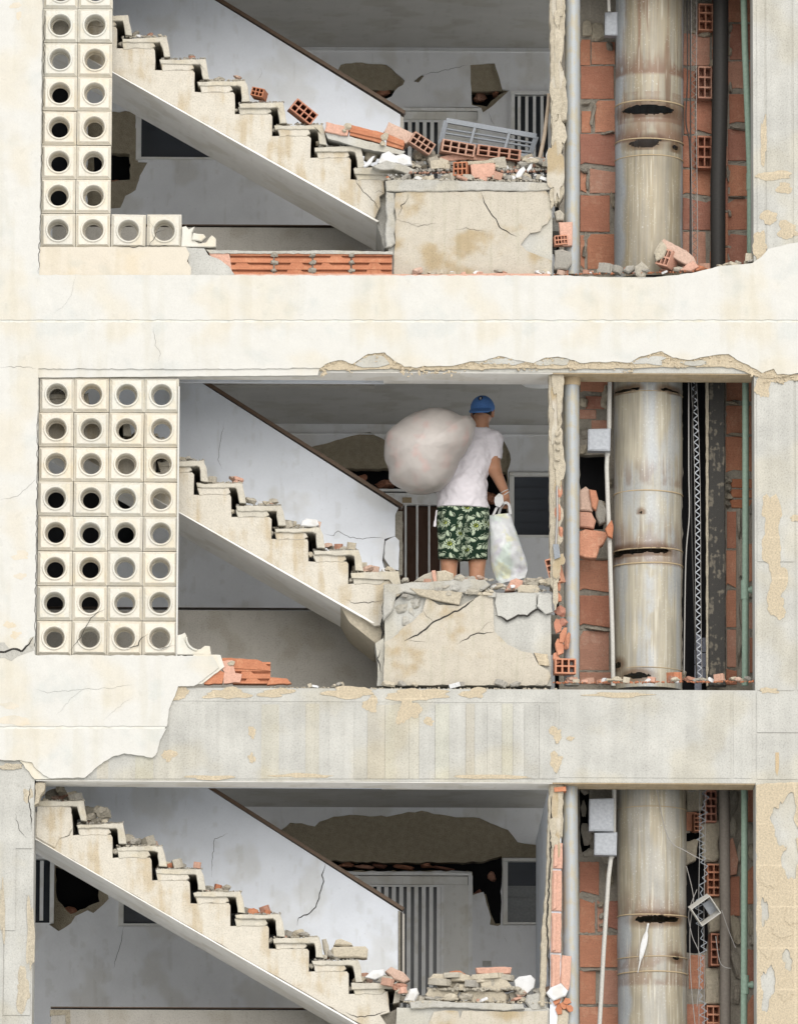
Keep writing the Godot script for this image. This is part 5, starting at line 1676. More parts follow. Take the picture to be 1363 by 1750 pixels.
	# dark risers
	for k in 3:
		var y0: float = [-80.0, 612.0, 1290.0][k]
		var y1: float = [466.0, 1172.0, 1800.0][k]
		if k == 1:
			org = W(1222, y1, -0.7)
			begin()
			extrude(rough(xy([1210, y0, 1238, y0, 1239, 900, 1240, y1, 1209, y1, 1208, 900], -0.7), 0.003, 0.06, 3.0), -0.7, -0.78, 0.01)
			var o := thing("tarred_post", "flat black tarred post with mortar smears, middle shaft", "post", org)
			part("face", o, M.tar)
			flat(o, "edge", M.mortar_pale, [1205, y0, 1210, y0, 1209, y1, 1206, y1], -0.69, -0.75, 0.003, 0.04)
			continue
		org = W(1230, y1, -0.72)
		begin()
		if k == 0:
			tube([W(1231, y0, -0.72), W(1230, 150, -0.72), W(1226, 320, -0.72), W(1226, y1, -0.72)], [0.058, 0.058, 0.056, 0.055], 20)
		else:
			tube([W(1236, y0, -0.72), W(1238, 1550, -0.72), W(1238, y1, -0.72)], 0.04, 20)
		solo("waste_pipe", "black waste pipe in the topmost shaft" if k == 0 else "brown-grey waste pipe in the lowest shaft", "pipe", M.black_pipe if k == 0 else M.brown_pipe)
	for k in 3:
		var y0: float = [-80.0, 612.0, 1290.0][k]
		var y1: float = [440.0, 1172.0, 1800.0][k]
		var p := thing("green_pipe", ["thin green pipe leaning along the right edge of the topmost shaft", "thin green pipe with a side branch in the middle shaft", "thin dull green pipe in the lowest shaft"][k], "pipe", W(1275, y1, -0.5))
		begin()
		var q: Array = [[[1268, y0], [1272, 80], [1277, 200], [1281, 300], [1281, y1]], [[1273, y0], [1273, 900], [1272, y1]], [[1271, y0], [1271, 1500], [1270, y1]]][k]
		var path := []
		for e in q:
			path.append(W(e[0], e[1], -0.5))
		tube(path, 0.0245, 16)
		part("tube", p, M.green)
		begin()
		if k == 0:
			tube([W(1281, 296, -0.5), W(1281, 325, -0.5)], 0.029, 16)
		else:
			var yj: float = 1008.0 if k == 1 else 1683.0
			tube([W(1272, yj - 16, -0.5), W(1272, yj + 16, -0.5)], 0.03, 16)
			tube([W(1272, yj, -0.5), W(1300, yj + 1, -0.5)], 0.022, 14)
			tube([W(1281, yj, -0.5), W(1286, yj, -0.5)], 0.028, 14)
		part("fitting", p, M.green)
	# white conduits and junction boxes
	var cp := [[[1036, -80], [1040, 20]], [[1042, 612], [1040, 720], [1040, 733]], [[1049, 1290], [1048, 1430]], [[1037, 772], [1036, 800], [1038, 860], [1041, 930], [1044, 1030], [1046, 1100], [1047, 1172]], [[1044, 1460], [1039, 1500], [1031, 1620], [1021, 1800]]]
	var lab := ["short white conduit above the grey box, topmost shaft", "white conduit coming down into the grey box, middle shaft", "white conduit coming down to the grey boxes, lowest shaft", "bent white conduit below the grey box, middle shaft", "leaning white conduit below the grey boxes, lowest shaft"]
	for i in 5:
		org = W(cp[i][-1][0], cp[i][-1][1], -0.5)
		begin()
		var path := []
		for e in cp[i]:
			path.append(W(e[0], e[1], -0.52))
		tube(path, 0.0165 if i != 0 else 0.012, 12)
		var o := solo("conduit", lab[i], "conduit", M.conduit)
		if i > 2:
			begin()
			tube([path[0] + Vector3(0, 0.004, 0), path[0] - Vector3(0, 0.03, 0)], 0.02, 12)
			o.add_child(st_mesh("socket", M.conduit), true)
	for b in [[1033, 20, 1056, 61, "grey tin box half hidden by the topmost duct"], [1004, 732, 1043, 771, "square grey tin junction box, middle shaft"], [1006, 1364, 1049, 1421, "spotted grey tin box, upper of two, lowest shaft"], [1015, 1422, 1054, 1462, "bluish grey tin box, lower of two, lowest shaft"]]:
		var z := -0.44 if b[1] > 100 else -0.6
		if b[1] == 1422:
			z = -0.46
		var o := thing("junction_box", b[4], "box", W((b[0] + b[2]) / 2, b[3], z))
		begin()
		extrude(xy([b[0], b[1] + 1, b[2], b[1], b[2] - 1, b[3], b[0] - 0.5, b[3] - 1], z), z, z - 0.1, 0.004)
		part("box", o, M.tin)
		begin()
		extrude(xy([b[0] + 2, b[1] + 3, b[2] - 2, b[1] + 2, b[2] - 3, b[3] - 2, b[0] + 1.5, b[3] - 3], z + 0.004), z + 0.004, z, 0.002)
		part("lid", o, M.tin)
	# zigzag lattice strips and cables
	var zz := [[1184, -80, 1186, 462], [1183, 612, 1197, 1168], [1199, 1330, 1197, 1800]]
	for k in 3:
		var o := thing("lattice_strip", ["zigzag wire lattice hanging in the topmost shaft", "long zigzag wire lattice hanging in the middle shaft", "tangled zigzag wire lattice in the lowest shaft"][k], "lattice", W(zz[k][2], zz[k][3], -0.6))
		begin()
		var path := []
		var n := int((zz[k][3] - zz[k][1]) / 6.5)
		for i in n:
			var t := float(i) / n
			var bend := 5.0 * sin(t * 5.0) if k == 1 else 1.5 * sin(t * 9.0)
			path.append(W(lerpf(zz[k][0], zz[k][2], t) + (4.2 if i % 2 else -4.2) + bend * 0.5 + (rng.randf_range(-4, 4) + 4.0 * sin(t * 23.0) if k == 2 else 0.0), lerpf(zz[k][1], zz[k][3], t), -0.6 + rng.randf_range(-0.004, 0.004)))
		for i in path.size() - 1:
			bar(path[i], path[i + 1], [0.004, 0.007, 0.0055][k], 0.003)
		part("zigzag", o, [M.brown_pipe, M.tin, M.grille][k])
		for s in [-1.0, 1.0]:
			begin()
			var line := []
			for i in 16:
				var t := i / 15.0
				var bend := 5.0 * sin(t * 5.0) if k == 1 else 1.5 * sin(t * 9.0)
				line.append(W(lerpf(zz[k][0], zz[k][2], t) + s * 4.6 + bend * 0.5, lerpf(zz[k][1], zz[k][3], t), -0.6))
			tube(line, 0.0028, 5)
			part("edge_wire", o, M.wire)
	var cables := [
		[[1172, -80], [1174, 120], [1171, 205], [1178, 260], [1180, 460], "dark cable left of the zigzag lattice, topmost shaft"],
		[[1178, -80], [1179, 200], [1178, 460], "dark cable close to the zigzag lattice, topmost shaft"],
		[[1176, 612], [1176, 800], [1177, 880], [1171, 960], [1168, 1150], "pale cable bowing to the duct, middle shaft"],
		[[1190, 640], [1182, 720], [1181, 900], [1190, 1168], "thin cable behind the zigzag lattice, middle shaft"],
		[[1121, 1345], [1140, 1430], [1172, 1455], [1200, 1470], "loose wire crossing the lowest duct"],
		[[1192, 1330], [1188, 1350], [1176, 1352], "short wire end at the head of the lowest shaft"],
		[[1172, 1480], [1182, 1520], [1184, 1545], [1178, 1590], [1180, 1680], [1190, 1780], "wire falling past the hanging box, lowest shaft"],
		[[1232, 1555], [1244, 1590], [1256, 1620], "wire slack between the hanging box and the bricks"],
		[[1190, 1520], [1176, 1560], [1182, 1600], [1196, 1640], [1190, 1720], "looped wire below the hanging box"],
		[[1222, 1600], [1228, 1640], [1236, 1652], [1248, 1655], "wire threaded through a hollow brick, lowest shaft"],
	]
	for c in cables:
		var path := []
		for i in range(c.size() - 2):
			for j in 5:
				var p0: Array = c[maxi(i - 1, 0)]
				var p3: Array = c[mini(i + 2, c.size() - 2)]
				path.append(W(cubic_interpolate(c[i][0], c[i + 1][0], p0[0], p3[0], j / 5.0), cubic_interpolate(c[i][1], c[i + 1][1], p0[1], p3[1], j / 5.0), -0.38 if c[0][0] == 1121 else -0.56))
		path.append(W(c[-2][0], c[-2][1], -0.38 if c[0][0] == 1121 else -0.56))
		org = path[-1]
		begin()
		tube(path, 0.003 if c[0][1] > 1300 else 0.0055, 6)
		solo("cable", c[-1], "cable", M.wire if c[0][1] > 1300 or c[0][0] == 1176 else M.black_pipe)
	# open box that dangles on its wires
	var hb := thing("hanging_box", "open tin box dangling askew on wires, lowest shaft", "box", W(1203, 1555, -0.52))
	var c0 := W(1203, 1555, -0.5)
	var turn := Basis(Vector3.BACK, 0.62) * Basis(Vector3.RIGHT, 0.35)
	begin()
	for e in [[Vector3(0, 0.075, 0), Vector3(0.17, 0.006, 0.09)], [Vector3(0, -0.075, 0), Vector3(0.17, 0.006, 0.09)], [Vector3(0.082, 0, 0), Vector3(0.006, 0.144, 0.09)], [Vector3(-0.082, 0, 0), Vector3(0.006, 0.144, 0.09)]]:
		box(c0 + turn * e[0], e[1], turn)
	part("sides", hb, M.conduit)
	begin()
	box(c0 + turn * Vector3(0.05, -0.02, -0.046), Vector3(0.07, 0.1, 0.003), turn)
	part("back", hb, M.tin)


func st_mesh(called: String, m: Material) -> MeshInstance3D:
	var o := MeshInstance3D.new()
	o.mesh = st.commit()
	o.mesh.surface_set_material(0, m)
	o.name = called
	return o


# -------------------------------------------------------------------- rubble


func lump(called: String, label: String, group: String, px: float, py: float, w: float, h: float, z: float, m: Material, flatness := 0, tilt := 0.0, deep := 0.0) -> void:
	# py is the bottom of the piece; sizes in photograph pixels
	var c := W(px, py - h * 0.5, z)
	var d := deep if deep > 0.0 else (w + h) * 0.5
	var turn := Basis(Vector3.BACK, tilt) * Basis(Vector3.UP, rng.randf_range(-0.5, 0.5))
	var o: MeshInstance3D
	if flatness == 1:
		o = put(shards[rng.randi() % 10], m, called, self, c, Vector3(w * 1.1, h * 1.1, 0.022 * 235) / 235.0, turn * Basis(Vector3.RIGHT, rng.randf_range(-0.35, 0.1)))
	elif flatness == 2:
		o = put(shards[rng.randi() % 10], m, called, self, c, Vector3(w * 1.05, d, h) / 235.0, turn * Basis(Vector3.RIGHT, PI / 2 + rng.randf_range(-0.15, 0.15)))
	else:
		o = put(chunks[rng.randi() % 14], m, called, self, c, Vector3(w, h, d) * 1.25 / 235.0, turn)
	tag(o, label, {"concrete_chunk": "rubble", "brick_fragment": "brick fragment", "plaster_chunk": "plaster chunk", "dressed_stone": "stone block", "grey_slab": "slab"}.get(called, "rubble"), group)


func scatter(n: int, x0: float, x1: float, y0: float, y1: float, s0: float, s1: float, z0: float, z1: float, where: String, mix := 0.4) -> void:
	for i in n:
		var x := rng.randf_range(x0, x1)
		var y := lerpf(y0, y1, (x - x0) / (x1 - x0)) + rng.randf_range(-1.5, 1.5)
		var w := rng.randf_range(s0, s1)
		var h := w * rng.randf_range(0.4, 0.75)
		var z := rng.randf_range(z0, z1)
		var r := rng.randf()
		var size := "tiny" if w < 10.0 else ("small" if w < 16.0 else ("palm-sized" if w < 23.0 else "fist-sized"))
		var spot := where
		if x1 - x0 > 180.0:
			spot = ["far left of the ", "left part of the ", "left of centre of the ", "right of centre of the ", "right part of the ", "far right of the "][clampi(int((x - x0) / (x1 - x0) * 6.0), 0, 5)] + where.trim_prefix("on the ")
		if r < mix * 0.55:
			var k: int = [0, 0, 1, 2, 2][rng.randi() % 5]
			var flat_one := rng.randf() < 0.6
			lump("brick_fragment", "%s %s brick %s, %s" % [size, ["dull red", "orange", "pale pink"][k], "shell" if flat_one else "splinter", spot], "brick splinters, " + where, x, y, w, h, z, [M.dusty[rng.randi() % 2], M.orange[rng.randi() % 2], M.pink[rng.randi() % 2]][k], 2 if flat_one else 0, rng.randf_range(-0.35, 0.35))
		elif r < mix * 0.85:
			var up := rng.randf() < 0.4
			lump("plaster_chunk", "%s white plaster %s, %s" % [size, "flake standing up" if up else "chip lying flat", spot], "white plaster bits, " + where, x, y, w * 0.85, h * (0.8 if up else 0.5), z, M.white_bit, 1 if up else 2, rng.randf_range(-0.6, 0.6))
		else:
			var k := rng.randi() % 3
			var flat_one := rng.randf() < 0.35
			lump("concrete_chunk", "%s %s mortar %s, %s" % [size, ["beige", "grey", "tan"][k], "slab" if flat_one else "lump", spot], "mortar lumps, " + where, x, y, w, h, z, M.chunk[k], 2 if flat_one else 0, rng.randf_range(-0.4, 0.4))


func grit(n: int, x0: float, x1: float, y0: float, y1: float, z0: float, z1: float, m: Material, label: String, s := 0.02) -> void:
	var mm := MultiMesh.new()
	mm.transform_format = MultiMesh.TRANSFORM_3D
	mm.mesh = chunks[2]
	mm.instance_count = n
	for i in n:
		var x := rng.randf_range(x0, x1)
		var p := W(x, lerpf(y0, y1, (x - x0) / (x1 - x0)) + rng.randf_range(-1.0, 0.5), rng.randf_range(z0, z1))
		mm.set_instance_transform(i, Transform3D(Basis(Vector3(rng.randfn(), rng.randfn(), rng.randfn()).normalized(), rng.randf() * TAU) * Basis.from_scale(Vector3.ONE * s * rng.randf_range(0.3, 1.2)), p))
	var o := MultiMeshInstance3D.new()
	o.multimesh = mm
	o.material_override = m
	o.name = numbered(self, "grit")
	add_child(o, true)
	tag(o, label, "grit")
	o.set_meta("kind", "stuff")


func hollow_lump(label: String, px: float, py: float, w: float, h: float, z: float, kind: int, m: Material, tilt: float, yaw: float, deep: float) -> void:
	var o := put(hollow[kind], m, "hollow_brick", self, W(px, py, z), Vector3(w / 235.0, h / 235.0, deep), Basis(Vector3.BACK, tilt) * Basis(Vector3.UP, yaw))
	tag(o, label, "brick")


func piece(called: String, label: String, cat: String, m: Material, a: Array, z: float, thick: float, amp := 0.004, ch := 0.006) -> void:
	org = W(a[0], a[1], z)
	begin()
	extrude(rough(xy(a, z), amp, 0.03, a[0]), z, z - thick, ch, [], true)
	solo(called, label, cat, m)


func rubble() -> void:
	# --- topmost landing: a fallen panel of bricks
	var p := thing("fallen_brick_panel", "tilted slab of orange bricks with plaster underneath, fallen across the upper stairs", "wall fragment", W(620, 262, -0.3))
	flat(p, "brick", M.pink[0], [557, 208, 597, 217, 594, 232, 582, 231, 555, 224], -0.2, -0.34, 0.004, 0.03, [], 0.005)
	flat(p, "brick", M.orange[0], [600, 213, 656, 227, 652, 245, 597, 231], -0.215, -0.34, 0.003, 0.03, [], 0.004)
	flat(p, "brick_rib", M.orange[1], [598, 219, 654, 233, 653, 238, 597, 225], -0.2, -0.22, 0.002, 0.03, [], 0.003)
	flat(p, "brick", M.orange[0], [660, 228, 690, 240, 691, 247, 688, 256, 660, 248], -0.215, -0.34, 0.003, 0.03, [], 0.004)
	flat(p, "brick_rib", M.orange[1], [661, 234, 690, 246, 689, 250, 660, 240], -0.2, -0.22, 0.002, 0.03, [], 0.003)
	flat(p, "plaster_back", M.concrete, [556, 226, 600, 234, 650, 247, 692, 259, 686, 264, 640, 258, 600, 248, 560, 236], -0.225, -0.5, 0.003, 0.03)
	for c in [[594, 217, 14, 15], [588, 224, 10, 10], [656, 234, 14, 16], [653, 246, 10, 10]]:
		put(chunks[rng.randi() % 14], M.mortar_pale, "mortar", p, W(c[0], c[1], -0.2), Vector3(c[2], c[3], 9) / 200.0)
	# brick B with an open end
	p = thing("broken_brick", "dusty hollow brick tilted beside the fallen panel, its open end to the right", "brick", W(690, 262, -0.35))
	flat(p, "face", M.pink[1], [664, 208, 708, 229, 700, 240, 693, 246, 680, 238, 655, 226], -0.24, -0.44, 0.003, 0.03, [], 0.004)
	var hb := put(hollow[2], M.dusty[0], "open_end", p, W(719, 246, -0.27), Vector3(42, 22, 30) / 235.0, Basis(Vector3.BACK, -0.55) * Basis(Vector3.UP, 0.2))
	hollow_lump("long hollow brick in the topmost rubble, left of two before the metal frame", 781, 256, 58, 22, -0.3, 2, M.dusty[0], -0.16, 0.1, 0.16)
	hollow_lump("long hollow brick in the topmost rubble, right of two before the metal frame", 850, 264, 76, 19, -0.32, 2, M.dusty[1], -0.11, 0.1, 0.16)
	p = thing("broken_brick", "half hollow brick with a smooth pink side in the middle of the topmost rubble", "brick", W(812, 305, -0.16))
	put(hollow[3], M.orange[1], "open_end", p, W(790, 292, -0.2), Vector3(24, 24, 40) / 235.0, Basis(Vector3.UP, -0.25))
	flat(p, "face", M.pink[0], [803, 281, 843, 278, 846, 282, 845, 302, 806, 305], -0.13, -0.3, 0.002, 0.03, [], 0.005)
	flat(p, "top", M.mortar_pale, [778, 280, 800, 276, 842, 273, 846, 278, 805, 281, 779, 283], -0.15, -0.3, 0.003, 0.03)
	hollow_lump("small hollow brick balanced on the upper stairs, four cells showing", 517, 193, 46, 23, -0.35, 2, M.brick[1], -0.66, 0.15, 0.18)
	hollow_lump("broken brick end on the upper stairs above the balanced brick", 443, 161, 22, 15, -0.35, 3, M.orange[1], -0.25, -0.2, 0.14)
	piece("pink_shell", "pink brick shell lying above the half brick", "brick fragment", M.pink[0], [750, 268, 770, 264, 800, 262, 830, 266, 850, 272, 840, 276, 800, 272, 760, 276], -0.28, 0.04)
	# the metal frame
	p = thing("metal_frame", "grey metal window guard thrown on top of the topmost rubble", "metal frame", W(830, 262, -0.45))
	var k := [Vector2(762, 206), Vector2(916, 233), Vector2(904, 268), Vector2(752, 246)]
	begin()
	for i in 4:
		var a := W(k[i].x, k[i].y, -0.45 - (0.0 if i < 2 else 0.03))
		var b := W(k[(i + 1) % 4].x, k[(i + 1) % 4].y, -0.45 - (0.0 if i in [0, 3] else 0.03))
		bar(a, b, 0.036, 0.03)
	part("frame", p, M.grille)
	for t in [0.3, 0.5, 0.78]:
		begin()
		tube([W(lerpf(757, 756, t), lerpf(208, 246, t), -0.46), W(lerpf(914, 906, t), lerpf(235, 268, t), -0.46)], 0.009, 8)
		part("rod", p, M.grille)
	for t in [0.32, 0.7]:
		begin()
		bar(W(lerpf(762, 916, t), lerpf(208, 235, t), -0.44), W(lerpf(752, 906, t) , lerpf(246, 269, t), -0.44), 0.018, 0.01)
		part("crossbar", p, M.grille)
	org = W(925, 265, -0.2)
	begin()
	tube([W(922, 270, -0.2), W(930, 230, -0.2), W(936, 180, -0.22), W(937, 160, -0.22)], [0.016, 0.015, 0.013, 0.012], 8)
	solo("wooden_stick", "weathered stick leaning against the torn partition, topmost storey", "stick", M.pole)
	piece("plaster_chunk", "large white plaster chunk under the fallen brick panel", "plaster chunk", M.white_bit, [645, 279, 652, 262, 664, 258, 676, 265, 690, 262, 702, 268, 704, 282, 690, 284, 676, 280, 655, 284], -0.16, 0.12, 0.005, 0.012)
	piece("plaster_chunk", "sharp white plaster sliver on the last step of the upper stairs", "plaster chunk", M.white_bit, [620, 284, 636, 267, 641, 266, 634, 280, 624, 286], -0.14, 0.03)
	piece("concrete_chunk", "round beige stone on the last upper step", "rubble", M.chunk[2], [622, 270, 626, 254, 638, 250, 646, 258, 642, 272, 630, 276], -0.34, 0.1, 0.006, 0.015)
	piece("grey_slab", "thin grey slab below the large white plaster chunk", "slab", M.concrete_grey, [636, 284, 660, 274, 690, 282, 716, 292, 700, 298, 672, 290, 650, 290], -0.15, 0.2)
	piece("plaster_chunk", "upright white plaster flake by the torn partition, tallest of the topmost heap", "plaster chunk", M.white_bit, [932, 264, 938, 250, 943, 262, 942, 290, 934, 284], -0.14, 0.05)
	piece("plaster_chunk", "leaning white plaster bar near the right end of the topmost heap", "plaster chunk", M.white_bit, [880, 300, 886, 290, 894, 284, 898, 290, 890, 302, 882, 306], -0.13, 0.06)
	piece("plaster_chunk", "pale pointed plaster flake in front of the metal frame", "plaster chunk", M.white_bit, [899, 290, 908, 272, 911, 274, 908, 288, 901, 294], -0.14, 0.03)
	scatter(70, 680, 940, 288, 292, 9, 30, -0.45, -0.18, "topmost heap", 0.3)
	scatter(54, 660, 940, 308, 309, 7, 20, -0.2, -0.1, "topmost landing edge", 0.35)
	scatter(26, 700, 935, 274, 276, 10, 30, -0.5, -0.34, "back of the topmost heap", 0.3)
	scatter(8, 896, 940, 280, 286, 12, 30, -0.3, -0.14, "back of the topmost heap", 0.3)
	grit(500, 660, 940, 307, 310, -0.3, -0.09, M.chunk[0], "crumbs of mortar along the topmost landing edge", 0.026)
	grit(420, 670, 940, 292, 290, -0.45, -0.15, M.chunk[1], "grey grit between the pieces of the topmost heap", 0.034)
	grit(220, 690, 940, 296, 292, -0.4, -0.13, M.dusty[0], "red brick grit between the pieces of the topmost heap", 0.03)
	grit(140, 640, 940, 300, 300, -0.4, -0.15, M.white_bit, "white crumbs in the topmost heap", 0.022)
	# stairs
	var fl := [[604.0, 288.0, 66.3, 37.4, 10, "upper stairs"], [599.0, 979.0, 66.0, 38.2, 9, "middle stairs"], [600.0, 1680.0, 67.0, 38.9, 9, "lowest stairs"]]
	for f in 3:
		var a: Array = fl[f]
		for i in a[4]:
			var x: float = a[0] - a[2] * i
			var y: float = a[1] - a[3] * i
			if x < 60 or (f == 0 and x < 190):
				continue
			var step_name: String = "%s step of the %s" % [["bottom", "second", "third", "fourth", "fifth", "sixth", "seventh", "eighth", "ninth", "tenth"][i], a[5]]
			var many: int = [3, 5, 9][f] + (2 if i % 3 == 0 else 0)
			if f == 0 and i > 1 and i < 4:
				many = 1
			scatter(many, x + 8, x + 74, y + 2, y, 7, [18, 22, 26][f], -0.75, -0.32, step_name, [0.35, 0.4, 0.5][f])
			# debris that slid against the riser
			if f > 0:
				scatter(2, x + 84, x + 100, y + 34, y + 38, 12, 22, -0.6, -0.32, "riser of the " + step_name, 0.4)
			grit(60, x + 2, x + 80, y, y - 1, -0.5, -0.27, M.chunk[i % 2], "crumbs on the " + step_name, 0.022)
	piece("plaster_chunk", "bright white plaster block on the middle stairs", "plaster chunk", M.white_bit, [513, 899, 516, 890, 524, 886, 542, 888, 545, 897, 538, 901], -0.33, 0.08, 0.003, 0.008)
	piece("dressed_stone", "long squared beige block on the lowest stairs", "stone block", M.chunk[2], [566, 1621, 570, 1618, 624, 1617, 629, 1622, 627, 1637, 568, 1637], -0.32, 0.16, 0.003, 0.01)
	piece("dressed_stone", "rough beige stone resting on the squared block", "stone block", M.chunk[2], [570, 1616, 574, 1606, 582, 1604, 600, 1611, 603, 1617], -0.36, 0.12, 0.004, 0.012)
	piece("dressed_stone", "curved grey piece leaning on the squared block", "stone block", M.chunk[0], [550, 1606, 557, 1604, 562, 1616, 564, 1634, 556, 1636, 552, 1620], -0.34, 0.1, 0.004, 0.01)
	var nth := ["first", "second", "third", "fourth", "fifth", "sixth", "seventh", "eighth", "ninth"]
	var count := 0
	for q in [[60, 1352, 34, 22], [88, 1356, 24, 20], [104, 1350, 20, 26], [120, 1358, 20, 12], [132, 1366, 22, 22], [150, 1392, 26, 30], [174, 1390, 28, 30], [164, 1400, 26, 14]]:
		count += 1
		lump("concrete_chunk", nth[count - 1] + " brown-grey lump from the column, piled at the top of the lowest stairs", "lumps piled at the top of the lowest stairs", q[0], q[1] + 14, q[2], q[3], rng.randf_range(-0.7, -0.36), [M.mortar, M.chunk[0], M.mortar_pale][rng.randi() % 3])
	# --- middle landing
	piece("concrete_chunk", "long wedge of mortar with a red brick end by the man's feet", "rubble", M.chunk[0], [704, 996, 716, 986, 733, 978, 742, 974, 748, 984, 752, 996], -0.2, 0.12, 0.005, 0.01)
	piece("brick_fragment", "pink brick stripe standing in the mortar wedge by the man's feet", "brick fragment", M.pink[0], [737, 975, 744, 974, 746, 994, 740, 995], -0.185, 0.1, 0.003, 0.006)
	piece("concrete_chunk", "pale broken block in front of the man's left leg", "rubble", M.chunk[2], [745, 976, 760, 974, 774, 980, 775, 994, 746, 996], -0.19, 0.12, 0.005, 0.012)
	piece("concrete_chunk", "flat pale block between the man's legs", "rubble", M.chunk[1], [776, 984, 786, 980, 796, 986, 798, 995, 776, 996], -0.2, 0.12, 0.005, 0.012)
	piece("brick_fragment", "tilted pink brick piece right of the man's bag", "brick fragment", M.pink[0], [862, 1010, 872, 992, 882, 987, 894, 992, 892, 1004, 876, 1010], -0.2, 0.1, 0.004, 0.008)
	piece("concrete_chunk", "long layered beige stone on the right of the middle landing", "rubble", M.chunk[2], [884, 1005, 890, 999, 918, 1000, 922, 1006, 920, 1014, 884, 1013], -0.14, 0.12, 0.004, 0.008)
	hollow_lump("orange hollow brick stub standing against the steel pipe, middle landing", 948, 976, 20, 44, -0.16, 1, M.brick[2], 0.25, -0.35, 0.1)
	scatter(24, 838, 944, 1008, 1000, 10, 24, -0.4, -0.13, "on the middle landing right of the man", 0.5)
	scatter(18, 664, 840, 999, 994, 7, 18, -0.3, -0.1, "at the man's feet", 0.3)
	grit(160, 660, 944, 999, 1010, -0.3, -0.09, M.chunk[0], "crumbs along the middle landing edge", 0.02)
	# --- lowest landing
	for q in [[[737, 1708, 726, 1700, 734, 1690, 760, 1688, 783, 1692, 782, 1708], "dressed_stone", "left squared stone of the bottom stack", 2], [[786, 1712, 786, 1696, 800, 1691, 860, 1693, 866, 1700, 864, 1712], "dressed_stone", "right squared stone of the bottom stack", 2], [[752, 1690, 746, 1682, 770, 1672, 800, 1670, 808, 1684, 790, 1690], "dressed_stone", "rough stone on the left squared stone of the bottom stack", 2], [[774, 1690, 780, 1680, 806, 1676, 826, 1684, 818, 1692], "dressed_stone", "flat stone in the middle of the bottom stack", 0], [[824, 1692, 820, 1680, 840, 1668, 864, 1672, 876, 1688, 850, 1694], "dressed_stone", "layered stone on the right of the bottom stack", 2], [[733, 1672, 740, 1665, 760, 1664, 764, 1674, 746, 1680], "dressed_stone", "small rough stone overhanging the bottom stack", 2]]:
		piece(q[1], q[2], "stone block", M.chunk[q[3]], q[0], rng.randf_range(-0.24, -0.16), 0.2, 0.010, 0.008)
	count = 0
	for q in [[748, 1680, 44, 12, 0], [784, 1676, 40, 12, 2], [772, 1668, 40, 9, 0], [822, 1678, 50, 13, 2], [850, 1682, 46, 13, 0], [836, 1669, 54, 9, 2], [864, 1672, 30, 10, 0], [798, 1690, 60, 10, 2], [806, 1684, 34, 12, 1]]:
		count += 1
		lump("dressed_stone", nth[count - 1] + " rough flat stone wedged in the upper part of the bottom stack", "flat stones in the bottom stack", q[0], q[1] + 4, q[2], q[3], -0.2 - 0.02 * (count % 3), M.chunk[q[4]], 2, rng.randf_range(-0.12, 0.12), 40.0)
	piece("brick_fragment", "red brick lump on top of the bottom stack, left", "brick fragment", M.orange[1], [758, 1672, 768, 1660, 786, 1658, 800, 1668, 790, 1676], -0.26, 0.1, 0.004, 0.012)
	piece("brick_fragment", "flat pink brick crowning the bottom stack", "brick fragment", M.pink[0], [812, 1654, 860, 1652, 874, 1653, 872, 1664, 840, 1668, 814, 1664], -0.26, 0.12, 0.003, 0.008)
	piece("plaster_chunk", "large white plaster plate right of the bottom stack", "plaster chunk", M.white_bit, [878, 1676, 886, 1669, 906, 1666, 914, 1674, 912, 1688, 900, 1698, 882, 1702], -0.2, 0.05, 0.003, 0.006)
	piece("plaster_chunk", "white plaster slab hanging over the edge by the pipe, bottom", "plaster chunk", M.white_bit, [933, 1697, 940, 1688, 958, 1680, 970, 1693, 966, 1702, 945, 1710], -0.06, 0.07, 0.003, 0.008)
	piece("plaster_chunk", "folded white plaster piece at the foot of the lowest stairs", "plaster chunk", M.white_bit, [690, 1710, 700, 1690, 712, 1688, 716, 1698, 708, 1712], -0.16, 0.06, 0.004, 0.01)
	piece("plaster_chunk", "white plaster leaf on the last lowest step", "plaster chunk", M.white_bit, [622, 1670, 636, 1658, 656, 1656, 656, 1668, 640, 1674], -0.3, 0.04, 0.004, 0.006)
	piece("brick_fragment", "pink brick half lying at the foot of the lowest stairs", "brick fragment", M.pink[1], [658, 1660, 668, 1652, 690, 1662, 700, 1674, 690, 1680, 672, 1674], -0.3, 0.14, 0.003, 0.01)
	piece("concrete_chunk", "grey speckled lump at the right end of the lowest landing", "rubble", M.concrete_grey, [896, 1712, 900, 1700, 926, 1696, 936, 1706, 934, 1724, 908, 1728], -0.12, 0.12, 0.005, 0.012)
	scatter(44, 690, 940, 1712, 1712, 7, 24, -0.5, -0.13, "lowest landing", 0.3)
	scatter(12, 880, 940, 1704, 1700, 12, 26, -0.4, -0.15, "around the bottom stack", 0.3)
	scatter(10, 655, 700, 1680, 1705, 9, 22, -0.4, -0.15, "at the foot of the lowest stairs", 0.5)
	grit(260, 690, 940, 1712, 1714, -0.3, -0.09, M.chunk[2], "crumbs along the lowest landing edge", 0.024)
	grit(260, 730, 890, 1692, 1690, -0.3, -0.14, M.chunk[0], "grit between the stones of the bottom stack", 0.034)
	# --- sills of the shaft
	scatter(26, 945, 1230, 470, 466, 8, 24, -0.3, -0.06, "topmost shaft sill", 0.6)
	grit(200, 945, 1280, 470, 462, -0.3, -0.03, M.orange[1], "red crumbs on the sill of the topmost shaft", 0.02)
	p = thing("broken_brick", "big pink brick block fallen in front of the topmost duct", "brick", W(1160, 465, -0.15))
	flat(p, "face", M.pink[1], [1128, 413, 1134, 408, 1172, 428, 1186, 440, 1190, 452, 1170, 452, 1150, 440], -0.1, -0.3, 0.003, 0.03, [], 0.006)
